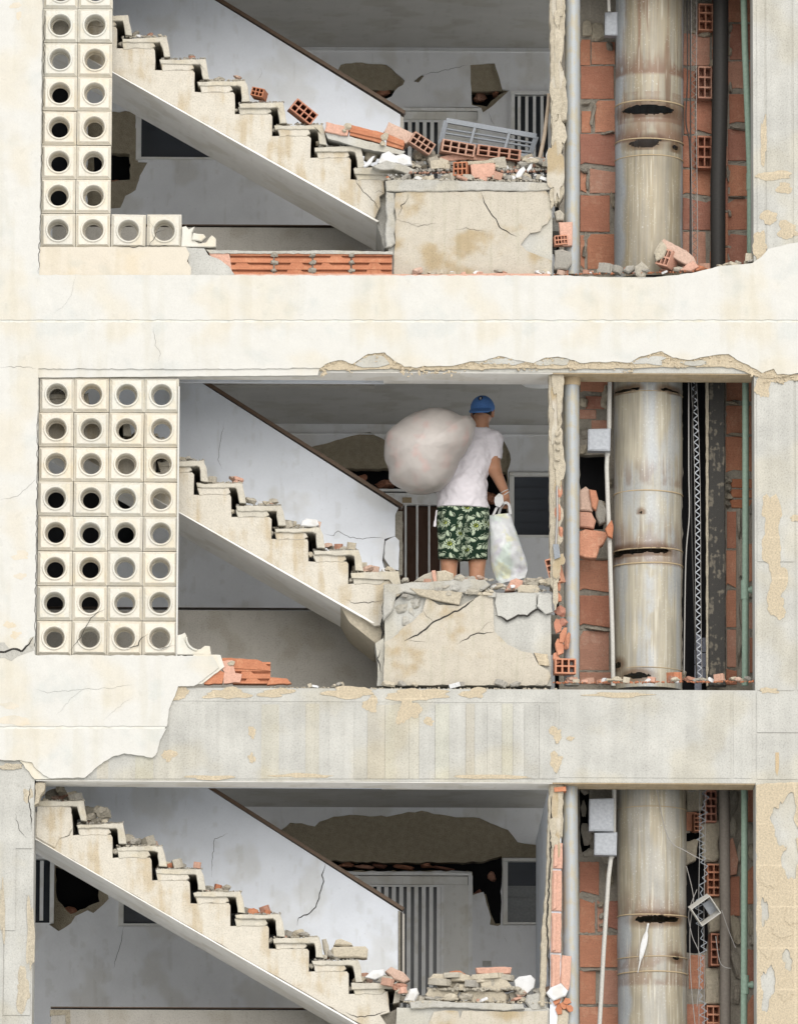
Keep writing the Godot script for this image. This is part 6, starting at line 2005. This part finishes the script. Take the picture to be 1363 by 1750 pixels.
	put(hollow[3], M.brick[4], "open_end", p, W(1140, 444, -0.15), Vector3(24, 30, 30) / 235.0, Basis(Vector3.BACK, -0.35) * Basis(Vector3.UP, -0.5))
	flat(p, "mortar", M.mortar_pale, [1116, 432, 1124, 418, 1130, 410, 1140, 424, 1134, 440, 1122, 446], -0.09, -0.2, 0.006, 0.02, [], 0.008)
	piece("brick_fragment", "pink brick corner lying right of the fallen block", "brick fragment", M.pink[0], [1160, 462, 1172, 452, 1184, 445, 1194, 456, 1180, 464], -0.08, 0.08, 0.003, 0.008)
	piece("concrete_chunk", "grey pebble-like lump left of the fallen block", "rubble", M.chunk[1], [1064, 462, 1070, 454, 1082, 453, 1084, 460, 1074, 466], -0.08, 0.08, 0.004, 0.012)
	piece("concrete_chunk", "jagged beige lump left of the fallen block", "rubble", M.chunk[0], [1086, 470, 1084, 456, 1096, 446, 1108, 458, 1102, 472, 1094, 476], -0.07, 0.08, 0.005, 0.012)
	piece("brick_fragment", "upright pink brick shell at the foot of the topmost standpipe", "brick fragment", M.pink[0], [954, 380, 978, 379, 977, 420, 960, 420, 956, 400], -0.1, 0.06, 0.003, 0.006)
	piece("concrete_chunk", "grey block stuck between landing and standpipe, topmost", "rubble", M.chunk[1], [947, 428, 960, 425, 976, 430, 977, 450, 968, 460, 947, 460], -0.09, 0.15, 0.005, 0.012)
	hollow_lump("crushed brick cells between landing and standpipe, topmost", 957, 412, 22, 16, -0.12, 2, M.brick[2], 0.1, 0.1, 0.1)
	piece("concrete_chunk", "mortar lump above the crushed brick cells, topmost", "rubble", M.chunk[0], [947, 362, 956, 358, 964, 366, 962, 376, 950, 376], -0.1, 0.1, 0.005, 0.012)
	scatter(16, 672, 940, 470, 470, 7, 18, -0.08, -0.03, "ledge below the topmost landing", 0.7)
	scatter(8, 1230, 1300, 462, 446, 12, 26, -0.2, -0.05, "on the sill of the topmost shaft", 0.1)
	scatter(22, 945, 1180, 1168, 1166, 8, 26, -0.3, -0.05, "middle shaft sill", 0.6)
	scatter(10, 1180, 1288, 1165, 1164, 8, 20, -0.3, -0.06, "on the sill of the middle shaft", 0.4)
	grit(240, 945, 1288, 1167, 1165, -0.3, -0.03, M.orange[1], "red crumbs on the sill of the middle shaft", 0.02)
	grit(200, 460, 950, 1176, 1178, -0.1, -0.03, M.chunk[2], "crumbs on the top of the bare beam", 0.018)
	scatter(14, 480, 940, 1174, 1174, 8, 22, -0.09, -0.04, "top of the bare beam", 0.3)
	hollow_lump("hollow brick with its cells to the front at the foot of the middle standpipe", 964, 1140, 36, 26, -0.14, 3, M.brick[0], 0.0, 0.1, 0.12)
	count = 0
	for q in [[952, 1000, 14, 18], [952, 1020, 16, 18], [956, 1046, 14, 22], [952, 1074, 14, 26], [962, 1090, 12, 30], [955, 1112, 16, 30], [968, 1104, 10, 34], [950, 1126, 12, 22], [962, 1062, 12, 16]]:
		count += 1
		lump("brick_fragment", nth[count - 1] + " red splinter wedged between the middle landing and standpipe", "splinters wedged beside the middle standpipe", q[0], q[1] + 10, q[2], q[3], -0.13, M.brick[rng.randi() % 5], rng.randi() % 2, rng.randf_range(-0.3, 0.3))
	# --- fallen bricks inside the middle shaft
	piece("brick_fragment", "large tilted orange brick caught beside the conduit, middle shaft", "brick", M.brick[2], [989, 908, 1000, 904, 1034, 909, 1037, 916, 1030, 930, 1024, 934, 1018, 954, 1000, 953, 989, 949], -0.6, 0.12, 0.003, 0.008)
	piece("brick_fragment", "broken brick above the large tilted one, middle shaft", "brick", M.brick[4], [989, 874, 1010, 876, 1018, 890, 1014, 904, 990, 900], -0.62, 0.1, 0.004, 0.01)
	piece("brick_fragment", "cracked pink brick topmost of the pile in the middle shaft", "brick", M.pink[1], [990, 838, 1000, 831, 1012, 840, 1018, 850, 1012, 874, 990, 872], -0.64, 0.1, 0.005, 0.01)
	piece("brick_fragment", "ribbed red brick end in the pile of the middle shaft", "brick", M.brick[0], [1006, 836, 1018, 838, 1022, 854, 1018, 872, 1010, 866], -0.61, 0.08, 0.004, 0.008)
	piece("concrete_chunk", "grey mortar lump right of the pile in the middle shaft", "rubble", M.chunk[1], [1018, 858, 1028, 854, 1034, 870, 1034, 892, 1024, 896, 1018, 884], -0.64, 0.1, 0.006, 0.012)
	piece("brick_fragment", "orange splinter sticking out between conduit and duct", "brick fragment", M.orange[1], [1033, 904, 1044, 888, 1048, 898, 1046, 920, 1038, 916], -0.45, 0.05, 0.004, 0.006)
	# --- bottom right heap by the pipe
	count = 0
	for q in [[962, 1725, 14, 14], [955, 1735, 12, 20], [968, 1718, 16, 12], [972, 1730, 12, 14], [950, 1718, 14, 16]]:
		count += 1
		lump("brick_fragment", nth[count - 1] + " crushed red brick bit under the hanging plaster slab, bottom", "crushed brick at the bottom standpipe", q[0], q[1], q[2], q[3], -0.1, M.orange[rng.randi() % 2], 1, rng.randf_range(-0.5, 0.5))
	piece("concrete_chunk", "beige lump beside the bottom standpipe", "rubble", M.chunk[2], [952, 1722, 964, 1724, 972, 1732, 968, 1760, 950, 1760], -0.1, 0.1, 0.005, 0.012)
	piece("brick_fragment", "pink brick plate leaning on the bottom standpipe", "brick fragment", M.pink[0], [958, 1640, 960, 1632, 976, 1634, 974, 1678, 970, 1694, 957, 1680], -0.1, 0.06, 0.003, 0.006)


# -------------------------------------------------------------------- the man
const ZP := -1.0


func Q(px: float, py: float, dz := 0.0) -> Vector3:
	return W(px, py, ZP + dz)


func smin(a: float, b: float, k: float) -> float:
	var h := clampf(0.5 + 0.5 * (b - a) / k, 0.0, 1.0)
	return lerpf(b, a, h) - k * h * (1.0 - h)


func limb(p: Vector3, a: Vector3, b: Vector3, ra: float, rb: float, sz := 1.0) -> float:
	# a tapered bone; sz below one flattens it from front to back
	var q := Vector3(p.x - a.x, p.y - a.y, (p.z - a.z) / sz)
	var d := Vector3(b.x - a.x, b.y - a.y, (b.z - a.z) / sz)
	var t := clampf(q.dot(d) / d.length_squared(), 0.0, 1.0)
	return (q - d * t).length() - lerpf(ra, rb, t)


# surface nets over a box; far blocks are skipped
func nets(f: Callable, lo: Vector3, hi: Vector3, cell: float) -> void:
	var nx := int((hi.x - lo.x) / cell) + 1
	var ny := int((hi.y - lo.y) / cell) + 1
	var nz := int((hi.z - lo.z) / cell) + 1
	var g := PackedFloat32Array()
	g.resize(nx * ny * nz)
	var B := 5
	for bx in range(0, nx, B):
		for by in range(0, ny, B):
			for bz in range(0, nz, B):
				var c: float = f.call(lo + Vector3(bx + B * 0.5, by + B * 0.5, bz + B * 0.5) * cell)
				var far := absf(c) > B * cell * 1.35
				for x in range(bx, mini(bx + B, nx)):
					for y in range(by, mini(by + B, ny)):
						for z in range(bz, mini(bz + B, nz)):
							g[(x * ny + y) * nz + z] = c if far else f.call(lo + Vector3(x, y, z) * cell)
	var at := {}
	var pos := PackedVector3Array()
	var nor := PackedVector3Array()
	var corner := [0, 1, nz, nz + 1, ny * nz, ny * nz + 1, ny * nz + nz, ny * nz + nz + 1]
	var cp := [Vector3(0, 0, 0), Vector3(0, 0, 1), Vector3(0, 1, 0), Vector3(0, 1, 1), Vector3(1, 0, 0), Vector3(1, 0, 1), Vector3(1, 1, 0), Vector3(1, 1, 1)]
	var edges := [[0, 1], [2, 3], [4, 5], [6, 7], [0, 2], [1, 3], [4, 6], [5, 7], [0, 4], [1, 5], [2, 6], [3, 7]]
	for x in nx - 1:
		for y in ny - 1:
			for z in nz - 1:
				var i := (x * ny + y) * nz + z
				var neg := 0
				for c in corner:
					if g[i + c] < 0.0:
						neg += 1
				if neg == 0 or neg == 8:
					continue
				var s := Vector3.ZERO
				var k := 0
				for e in edges:
					var a := g[i + corner[e[0]]]
					var b := g[i + corner[e[1]]]
					if (a < 0.0) != (b < 0.0):
						s += cp[e[0]].lerp(cp[e[1]], a / (a - b))
						k += 1
				s = lo + (Vector3(x, y, z) + s / k) * cell
				at[i] = pos.size()
				pos.append(s)
				var h := cell * 0.7
				nor.append(Vector3(f.call(s + Vector3(h, 0, 0)) - f.call(s - Vector3(h, 0, 0)), f.call(s + Vector3(0, h, 0)) - f.call(s - Vector3(0, h, 0)), f.call(s + Vector3(0, 0, h)) - f.call(s - Vector3(0, 0, h))).normalized())
	var step := [ny * nz, nz, 1]
	for i in at.keys():
		for ax in 3:
			var o: int = step[ax]
			var u: int = step[(ax + 1) % 3]
			var v: int = step[(ax + 2) % 3]
			if (g[i] < 0.0) == (g[i + o] < 0.0):
				continue
			if not (at.has(i - u) and at.has(i - v) and at.has(i - u - v)):
				continue
			var q := [at[i], at[i - u], at[i - u - v], at[i - v]]
			for t in [[0, 1, 2], [0, 2, 3]]:
				var a: int = q[t[0]]
				var b: int = q[t[1]]
				var c: int = q[t[2]]
				if (pos[b] - pos[a]).cross(pos[c] - pos[a]).dot(nor[a] + nor[b] + nor[c]) > 0.0:
					var w := b
					b = c
					c = w
				for e in [a, b, c]:
					st.set_color(vc)
					st.set_uv(Vector2.ZERO)
					st.set_normal(nor[e])
					st.add_vertex(pos[e] - org)


func bounds(pts: Array, pad: float) -> Array:
	var lo: Vector3 = pts[0]
	var hi: Vector3 = pts[0]
	for p in pts:
		lo = lo.min(p)
		hi = hi.max(p)
	return [lo - Vector3.ONE * pad, hi + Vector3.ONE * pad]


func hand(f_wrist: Vector3, palm_dir: Vector3, out: Vector3, mirror: float) -> void:
	# a hand that hangs down and closes on a handle: palm, four curled fingers of unequal length, a thumb from the side
	var side := palm_dir.cross(out).normalized() * mirror
	var palm := f_wrist + palm_dir * 0.075
	var bones := [[f_wrist, f_wrist + palm_dir * 0.03, 0.026, 0.028], [f_wrist + palm_dir * 0.02 + side * 0.018, palm + side * 0.027, 0.017, 0.014], [f_wrist + palm_dir * 0.02 - side * 0.018, palm - side * 0.027, 0.017, 0.013], [f_wrist + palm_dir * 0.02, palm, 0.018, 0.015]]
	for i in 4:
		var k := palm + side * (0.03 - 0.02 * i)
		var l: float = [0.92, 1.0, 0.94, 0.78][i]
		var p1 := k + (palm_dir * 0.030 + out * 0.022) * l
		var p2 := p1 + (palm_dir * -0.002 + out * 0.026) * l
		var p3 := p2 + (palm_dir * -0.020 + out * 0.006) * l
		bones.append([k, p1, 0.0095, 0.009])
		bones.append([p1, p2, 0.009, 0.0082])
		bones.append([p2, p3, 0.0082, 0.0075])
	var t0 := f_wrist + palm_dir * 0.03 + side * 0.026
	var t1 := t0 + side * 0.016 + palm_dir * 0.03 + out * 0.016
	var t2 := t1 + palm_dir * 0.024 + out * 0.018 - side * 0.008
	bones.append([t0, t1, 0.013, 0.011])
	bones.append([t1, t2, 0.0105, 0.009])
	var pts := []
	for b in bones:
		pts.append(b[0])
		pts.append(b[1])
	var bb := bounds(pts, 0.03)
	nets(func(p: Vector3) -> float:
		var d := 1.0
		for i in 4:
			d = smin(d, limb(p, bones[i][0], bones[i][1], bones[i][2], bones[i][3]), 0.012)
		for i in range(4, bones.size()):
			d = smin(d, limb(p, bones[i][0], bones[i][1], bones[i][2], bones[i][3]), 0.004)
		return d, bb[0], bb[1], 0.0035)


func person() -> void:
	var man := thing("person", "person seen from behind in white T-shirt, green floral shorts and blue cap, carrying two bags", "person", Q(790, 1075))
	var hipL := Q(772, 880)
	var hipR := Q(811, 880)
	var kneeL := Q(767, 958, -0.03)
	var kneeR := Q(815, 958, -0.03)
	var ankL := Q(766, 1052, 0.02)
	var ankR := Q(812, 1054, 0.02)
	var pelvis := Q(791, 874)
	var chest := Q(808, 775, -0.06)
	var nape := Q(820, 728, -0.12)
	var head := Q(824, 705, -0.16)
	var shR := Q(842, 750, -0.10)
	var shL := Q(795, 746, -0.12)
	var elR := Q(843, 800, -0.05)
	var wrR := Q(863, 843, -0.09)
	var elL := Q(774, 742, -0.34)
	var wrL := Q(800, 722, -0.28)
	var toeL := ankL + Vector3(-0.03, -0.07, -0.2)
	var toeR := ankR + Vector3(0.03, -0.07, -0.2)
	var body := [[ankL, kneeL, 0.042, 0.058], [kneeL, hipL, 0.062, 0.09], [ankR, kneeR, 0.042, 0.058], [kneeR, hipR, 0.062, 0.09], [ankL + Vector3(0, -0.06, 0.03), toeL, 0.04, 0.03], [ankR + Vector3(0, -0.06, 0.03), toeR, 0.04, 0.03], [ankL, ankL + Vector3(0, -0.06, 0.03), 0.04, 0.04], [ankR, ankR + Vector3(0, -0.06, 0.03), 0.04, 0.04], [pelvis, chest, 0.085, 0.085], [chest, nape, 0.08, 0.05], [shL, shR, 0.055, 0.055], [shR, elR, 0.058, 0.049], [elR, wrR, 0.051, 0.031], [shL, elL, 0.047, 0.041], [elL, wrL, 0.042, 0.028]]
	# calves
	body.append([kneeL.lerp(ankL, 0.12) + Vector3(0, 0, 0.018), kneeL.lerp(ankL, 0.5) + Vector3(0, 0, 0.012), 0.052, 0.043])
	body.append([kneeR.lerp(ankR, 0.12) + Vector3(0, 0, 0.018), kneeR.lerp(ankR, 0.5) + Vector3(0, 0, 0.012), 0.052, 0.043])
	var pts := []
	for b in body:
		pts.append(b[0])
		pts.append(b[1])
	pts.append(head)
	var bb := bounds(pts, 0.15)
	begin()
	nets(func(p: Vector3) -> float:
		var d := 1.0
		for b in body:
			var r := maxf(b[2], b[3]) + 0.12
			var m: Vector3 = (b[0] + b[1]) * 0.5
			if p.distance_to(m) > r + b[0].distance_to(b[1]) * 0.5:
				continue
			d = smin(d, limb(p, b[0], b[1], b[2], b[3]), 0.028)
		return d, bb[0], bb[1], 0.011)
	# head: skull, jaw, nose, ears, neck; it faces away and a little to the right
	var fwd := Vector3(0.22, -0.18, -1.0).normalized()
	var rt := fwd.cross(Vector3.UP).normalized()
	var up := rt.cross(fwd)
	var H := func(x: float, y: float, z: float) -> Vector3:
		return head + rt * x + up * y + fwd * z
	var hb := bounds([head, nape], 0.16)
	nets(func(p: Vector3) -> float:
		var d := limb(p, H.call(0, 0.03, -0.02), H.call(0, 0.025, 0.03), 0.078, 0.075)
		d = smin(d, limb(p, H.call(0, -0.03, 0.03), H.call(0, -0.085, 0.06), 0.058, 0.036), 0.03)
		d = smin(d, limb(p, H.call(0, -0.04, -0.025), nape + Vector3(0, -0.05, 0.0), 0.056, 0.066), 0.03)
		d = smin(d, limb(p, H.call(0, 0.0, 0.1), H.call(0, -0.035, 0.118), 0.012, 0.016), 0.012)
		d = smin(d, limb(p, H.call(-0.022, -0.062, 0.094), H.call(0.022, -0.062, 0.094), 0.009, 0.009), 0.01)
		d = smin(d, limb(p, H.call(-0.035, 0.015, 0.09), H.call(0.035, 0.015, 0.09), 0.010, 0.010), 0.014)
		for s in [-1.0, 1.0]:
			d = smin(d, limb(p, H.call(0.077 * s, 0.012, 0.0), H.call(0.078 * s, -0.03, 0.008), 0.014, 0.010, 1.3), 0.008)
			d = maxf(d, 0.011 - p.distance_to(H.call(0.03 * s, -0.002, 0.105)))
		return d, hb[0], hb[1], 0.006)
	hand(wrR, Vector3(0.02, -1, 0.05).normalized(), Vector3(-0.6, 0, -0.7).normalized(), 1.0)
	hand(wrL, Vector3(0.9, 0.3, 0.2).normalized(), Vector3(0, -0.5, 0.85).normalized(), 1.0)
	part("body", man, M.skin)
	begin()
	for s in [-1.0, 1.0]:
		var e: Vector3 = H.call(0.03 * s, -0.002, 0.091)
		tube([e - fwd * 0.004, e, e + fwd * 0.006, e + fwd * 0.008], [0.009, 0.010, 0.007, 0.001], 12)
	part("eyes", man, M.white_bit)
	begin()
	nets(func(p: Vector3) -> float:
		var d := limb(p, H.call(0, 0.02, -0.02), H.call(0, 0.0, -0.02), 0.077, 0.073)
		d = maxf(d, (p - H.call(0, -0.035, 0)).dot(-up))
		return maxf(d, (p - H.call(0, 0, 0.02)).dot(fwd)), hb[0], hb[1], 0.007)
	part("hair", man, M.hair)
	# cap worn back to front: the peak covers the nape
	var cap_at: Vector3 = H.call(0, 0.032, 0.002)
	begin()
	nets(func(p: Vector3) -> float:
		var q := p - cap_at
		var x := q.dot(rt)
		var y := q.dot(up)
		var z := q.dot(fwd)
		var d := Vector3(x / 0.089, y / 0.097, z / 0.108).length()
		d = (d - 1.0) * 0.087
		d = maxf(d, -(d + 0.010))
		var brim := Vector2(x / 0.082, (z + 0.085) / 0.080).length() - 1.0
		var yb := -0.019 - 0.75 * maxf(-z - 0.075, 0.0) - 3.0 * x * x
		return minf(maxf(d, -0.030 - y + 0.10 * z), maxf(maxf(brim * 0.07, absf(y - yb) - 0.0065), z + 0.035)), cap_at - Vector3.ONE * 0.19, cap_at + Vector3.ONE * 0.19, 0.0045)
	for i in 6:
		var line := []
		for j in 9:
			var e := -0.15 + j / 8.0 * (PI / 2 + 0.12)
			var az := TAU * i / 6 + 0.3
			line.append(cap_at + rt * sin(az) * cos(e) * 0.0895 + up * sin(e) * 0.0975 + fwd * cos(az) * cos(e) * 0.1085)
		tube(line, 0.0012, 5)
	tube([cap_at + up * 0.095, cap_at + up * 0.101, cap_at + up * 0.103], [0.008, 0.007, 0.002], 10)
	var cap := part("cap", man, M.cap)
	# emblem on the crown: a dark oval with a pale mark
	begin()
	var face := func(a: float, b: float, lift: float) -> Vector3:
		var yy := 0.048 + b
		var zz := -0.108 * sqrt(maxf(0.0, 1.0 - pow(a / 0.089, 2) - pow(yy / 0.0975, 2))) - lift
		return cap_at + rt * a + up * yy + fwd * zz
	var rows := []
	for i in 4:
		var line := PackedVector3Array()
		for j in 25:
			var t := TAU * j / 24
			line.append(face.call(cos(t) * 0.017 * i / 3.0, sin(t) * 0.021 * i / 3.0, 0.0035))
		rows.append(line)
	grid(rows, 1.0, true)
	part("emblem", cap, M.navy)
	begin()
	for e in [[0, 0.004, 0.0065, 0.006], [-0.002, -0.006, 0.0045, 0.008], [0.005, -0.009, 0.004, 0.005], [-0.005, 0.007, 0.003, 0.004]]:
		rows = []
		for i in 3:
			var line := PackedVector3Array()
			for j in 13:
				var t := TAU * j / 12
				line.append(face.call(e[0] + cos(t) * e[2] * i / 2.0, e[1] + sin(t) * e[3] * i / 2.0, 0.005))
			rows.append(line)
		grid(rows, 1.0, true)
	part("emblem_mark", cap, M.white_bit)
	# shirt
	var w0 := Q(790, 862)
	var w1 := Q(789, 838, -0.0)
	var w2 := Q(806, 780, -0.06)
	var slv := Q(844, 786, -0.07)
	var hem := Q(790, 869).y
	bb = bounds([w0, w1, w2, shL, shR, nape, slv, elL], 0.24)
	begin()
	nets(func(p: Vector3) -> float:
		var dg := p.x * 0.75 - p.y * 0.65
		var wr := 0.013 * wob.get_noise_3d(p.x * 4.0 + p.y * 3.0, p.y * 6.5 - p.x * 3.5, p.z * 5.0) + 0.0045 * sin(dg * 62.0 + 5.0 * wob.get_noise_2d(p.x * 3.0, p.y * 3.0)) * smoothstep(-0.1, 0.35, wob.get_noise_2d(p.x * 2.2 + 7.0, p.y * 2.2)) + 0.006 * wob.get_noise_3d(p.x * 17.0 + p.y * 9.0, p.y * 13.0 - p.x * 8.0, p.z * 14.0)
		var d := limb(p, Q(772, 880, 0.0), Q(808, 880, 0.0), 0.118, 0.118)
		d = smin(d, limb(p, w0, w1, 0.176, 0.172, 0.74), 0.05)
		d = smin(d, limb(p, w1, w2, 0.170, 0.142, 0.74), 0.06)
		d = smin(d, limb(p, w2, nape + Vector3(0, -0.07, 0.02), 0.135, 0.08, 0.8), 0.06)
		d = smin(d, limb(p, shL, shR, 0.066, 0.066), 0.05)
		var arm := maxf(limb(p, shR, slv + Vector3(0, -0.04, 0), 0.066, 0.060), (slv.y - p.y) + 0.25 * (p.x - slv.x))
		var arm2 := maxf(limb(p, shL, shL.lerp(elL, 0.75), 0.066, 0.062), 0.0)
		d = smin(d, arm, 0.035)
		d = smin(d, arm2, 0.03)
		d = maxf(d, 0.068 - p.distance_to(nape + Vector3(0, 0.02, 0)))
		return maxf(d + wr, hem - p.y - 0.02 * (p.x - w0.x)), bb[0], bb[1], 0.0095)
	part("t_shirt", man, M.shirt)
	# shorts
	var hs := Q(790, 954).y
	bb = bounds([hipL, hipR, kneeL, kneeR], 0.22)
	begin()
	nets(func(p: Vector3) -> float:
		var wr := 0.009 * wob.get_noise_3d(p.x * 6.0, p.y * 4.0, p.z * 6.0)
		var d := limb(p, Q(772, 872), Q(810, 872), 0.112, 0.112, 0.95)
		var l := smin(d, limb(p, Q(771, 885, 0.005), Q(771, 965, 0.0), 0.112, 0.092), 0.03)
		l = smin(l, limb(p, Q(811, 885, 0.005), Q(813, 965, 0.0), 0.112, 0.084), 0.012)
		return maxf(maxf(l + wr, hs - p.y + 0.06 * absf(p.x - pelvis.x) - 0.02), p.y - hem - 0.06), bb[0], bb[1], 0.0095)
	part("shorts", man, M.floral)
	begin()
	var cord := []
	for i in 8:
		cord.append(Q(746 - i * 0.5 - (i % 2) * 0.5, 872 + i * 4.0, 0.12))
	tube(cord, [0.006, 0.006, 0.006, 0.006, 0.007, 0.009, 0.012, 0.010], 8)
	part("drawcord", man, M.shirt)
	begin()
	var ax := (wrR - elR).normalized()
	for i in 2:
		var hoop := []
		var c := elR.lerp(wrR, 0.93 + 0.1 * i)
		var u := ax.cross(Vector3.BACK).normalized()
		var v := ax.cross(u)
		for j in 25:
			var t := TAU * j / 24
			hoop.append(c + (u * cos(t) + v * sin(t)) * (0.031 + 0.003 * i) + ax * (0.006 * sin(t + i)))
		tube(hoop, 0.0035, 6, false)
	part("bracelet", man, M.white_bit)


func luggage() -> void:
	# the great sack on his shoulder
	var c := W(727, 772, -0.72)
	var o := thing("sack", "huge pale plastic sack slung over the person's left shoulder", "sack", c)
	begin()
	var out := [[657, 769], [659, 745], [668, 735], [681, 726], [696, 713], [712, 705], [730, 699], [747, 698], [768, 702], [789, 711], [802, 711], [811, 727], [806, 751], [797, 768], [784, 786], [778, 800], [773, 812], [757, 832], [734, 843], [707, 844], [686, 836], [667, 822], [665, 800], [658, 784]]
	var rows := []
	var n := 26
	var mseg := 96
	for i in n + 1:
		var lat := -PI / 2 + PI * i / n
		var line := PackedVector3Array()
		for j in mseg + 1:
			var t := fposmod(float(j) / mseg, 1.0) * out.size()
			var i0 := int(t) % out.size()
			var q: Array = out[i0]
			var q1: Array = out[(i0 + 1) % out.size()]
			var qp: Array = out[(i0 + out.size() - 1) % out.size()]
			var q2: Array = out[(i0 + 2) % out.size()]
			var fr := t - int(t)
			var e := W(cubic_interpolate(q[0], q1[0], qp[0], q2[0], fr), cubic_interpolate(q[1], q1[1], qp[1], q2[1], fr), -0.72)
			var r := cos(lat)
			var p := c + (e - c) * r
			var zz := sin(lat) * 0.30
			# it narrows to a gathered neck at the shoulder
			var neck := clampf((p - W(770, 735, -0.72)).dot(Vector3(0.8, 0.45, 0).normalized()) / 0.26 + 0.12, 0.0, 1.0)
			zz *= 1.0 - 0.66 * neck * neck
			p.z = -0.72 + zz
			var nm := (p - c).normalized()
			var w := 0.014 * wob.get_noise_3d(p.x * 2.4, p.y * 2.4, p.z * 2.4) + 0.008 * absf(wob.get_noise_3d(p.x * 5.0, p.y * 5.0, p.z * 5.0 + 9.0)) + 0.005 * absf(wob.get_noise_3d(p.x * 13.0, p.y * 11.0, p.z * 13.0))
			var ang := atan2(p.y - W(806, 720, -0.72).y, p.x - W(806, 720, -0.72).x)
			w += neck * neck * 0.012 * sin(ang * 26.0 + p.z * 60.0 + 2.0 * wob.get_noise_2d(p.x * 9, p.y * 9))
			line.append(p + nm * w * clampf(r * 2.0 + 0.4, 0.0, 1.0))
		rows.append(line)
	grid(rows, 1.0, true)
	part("bag", o, M.sack)
	# the shopping bag in his right hand
	var z := -1.06
	o = thing("shopping_bag", "white printed shopping bag hanging from the person's right hand", "bag", W(870, 998, z))
	begin()
	var l := [[830, 882], [832, 896], [835, 914], [836, 930], [836, 946], [838, 962], [842, 978], [847, 990], [853, 998]]
	var rr := [[872, 877], [876, 892], [881, 908], [886, 922], [891, 936], [896, 950], [900, 962], [902, 974], [897, 988]]
	rows = []
	for i in 33:
		var t := i / 32.0 * 8.0
		var i0 := mini(int(t), 7)
		var a := Vector2(l[i0][0], l[i0][1]).lerp(Vector2(l[i0 + 1][0], l[i0 + 1][1]), t - i0)
		var b := Vector2(rr[i0][0], rr[i0][1]).lerp(Vector2(rr[i0 + 1][0], rr[i0 + 1][1]), t - i0)
		var A := W(a.x, a.y, z)
		var B := W(b.x, b.y, z)
		var thick := 0.02 + 0.075 * sin(clampf(i / 32.0 * 1.15, 0, 1) * PI)
		var line := PackedVector3Array()
		for j in 41:
			var an := TAU * j / 40
			var p := (A + B) / 2 + (A - B) / 2 * cos(an) + Vector3(0, 0, thick * sin(an))
			var wv := 0.012 * wob.get_noise_3d(p.x * 7.0, p.y * 4.0, p.z * 7.0) + 0.006 * wob.get_noise_3d(p.x * 20.0, p.y * 14.0, p.z * 20.0)
			line.append(p + Vector3(0.4 * wv, 0, sin(an) * wv * 2.0))
		rows.append(line)
	grid(rows, 1.0, true)
	part("bag", o, M.tote)
	for s in [0.045, -0.045]:
		begin()
		var h := []
		for e in [[842, 881], [848, 868], [858, 860], [866, 859], [870, 864], [872, 879]]:
			h.append(W(e[0] if s > 0 else lerpf(e[0], 868, 0.35), e[1], z + s * (0.6 if e[1] > 864 else 0.25)))
		for i in h.size() - 1:
			bar(h[i], h[i + 1], 0.018, 0.004)
		part("handle", o, M.white_bit)
	flat(o, "folded_flap", M.white_bit, [845, 850, 852, 843, 859, 846, 860, 858, 854, 867, 846, 864, 844, 856], z + 0.05, z + 0.044, 0.001, 0.03)
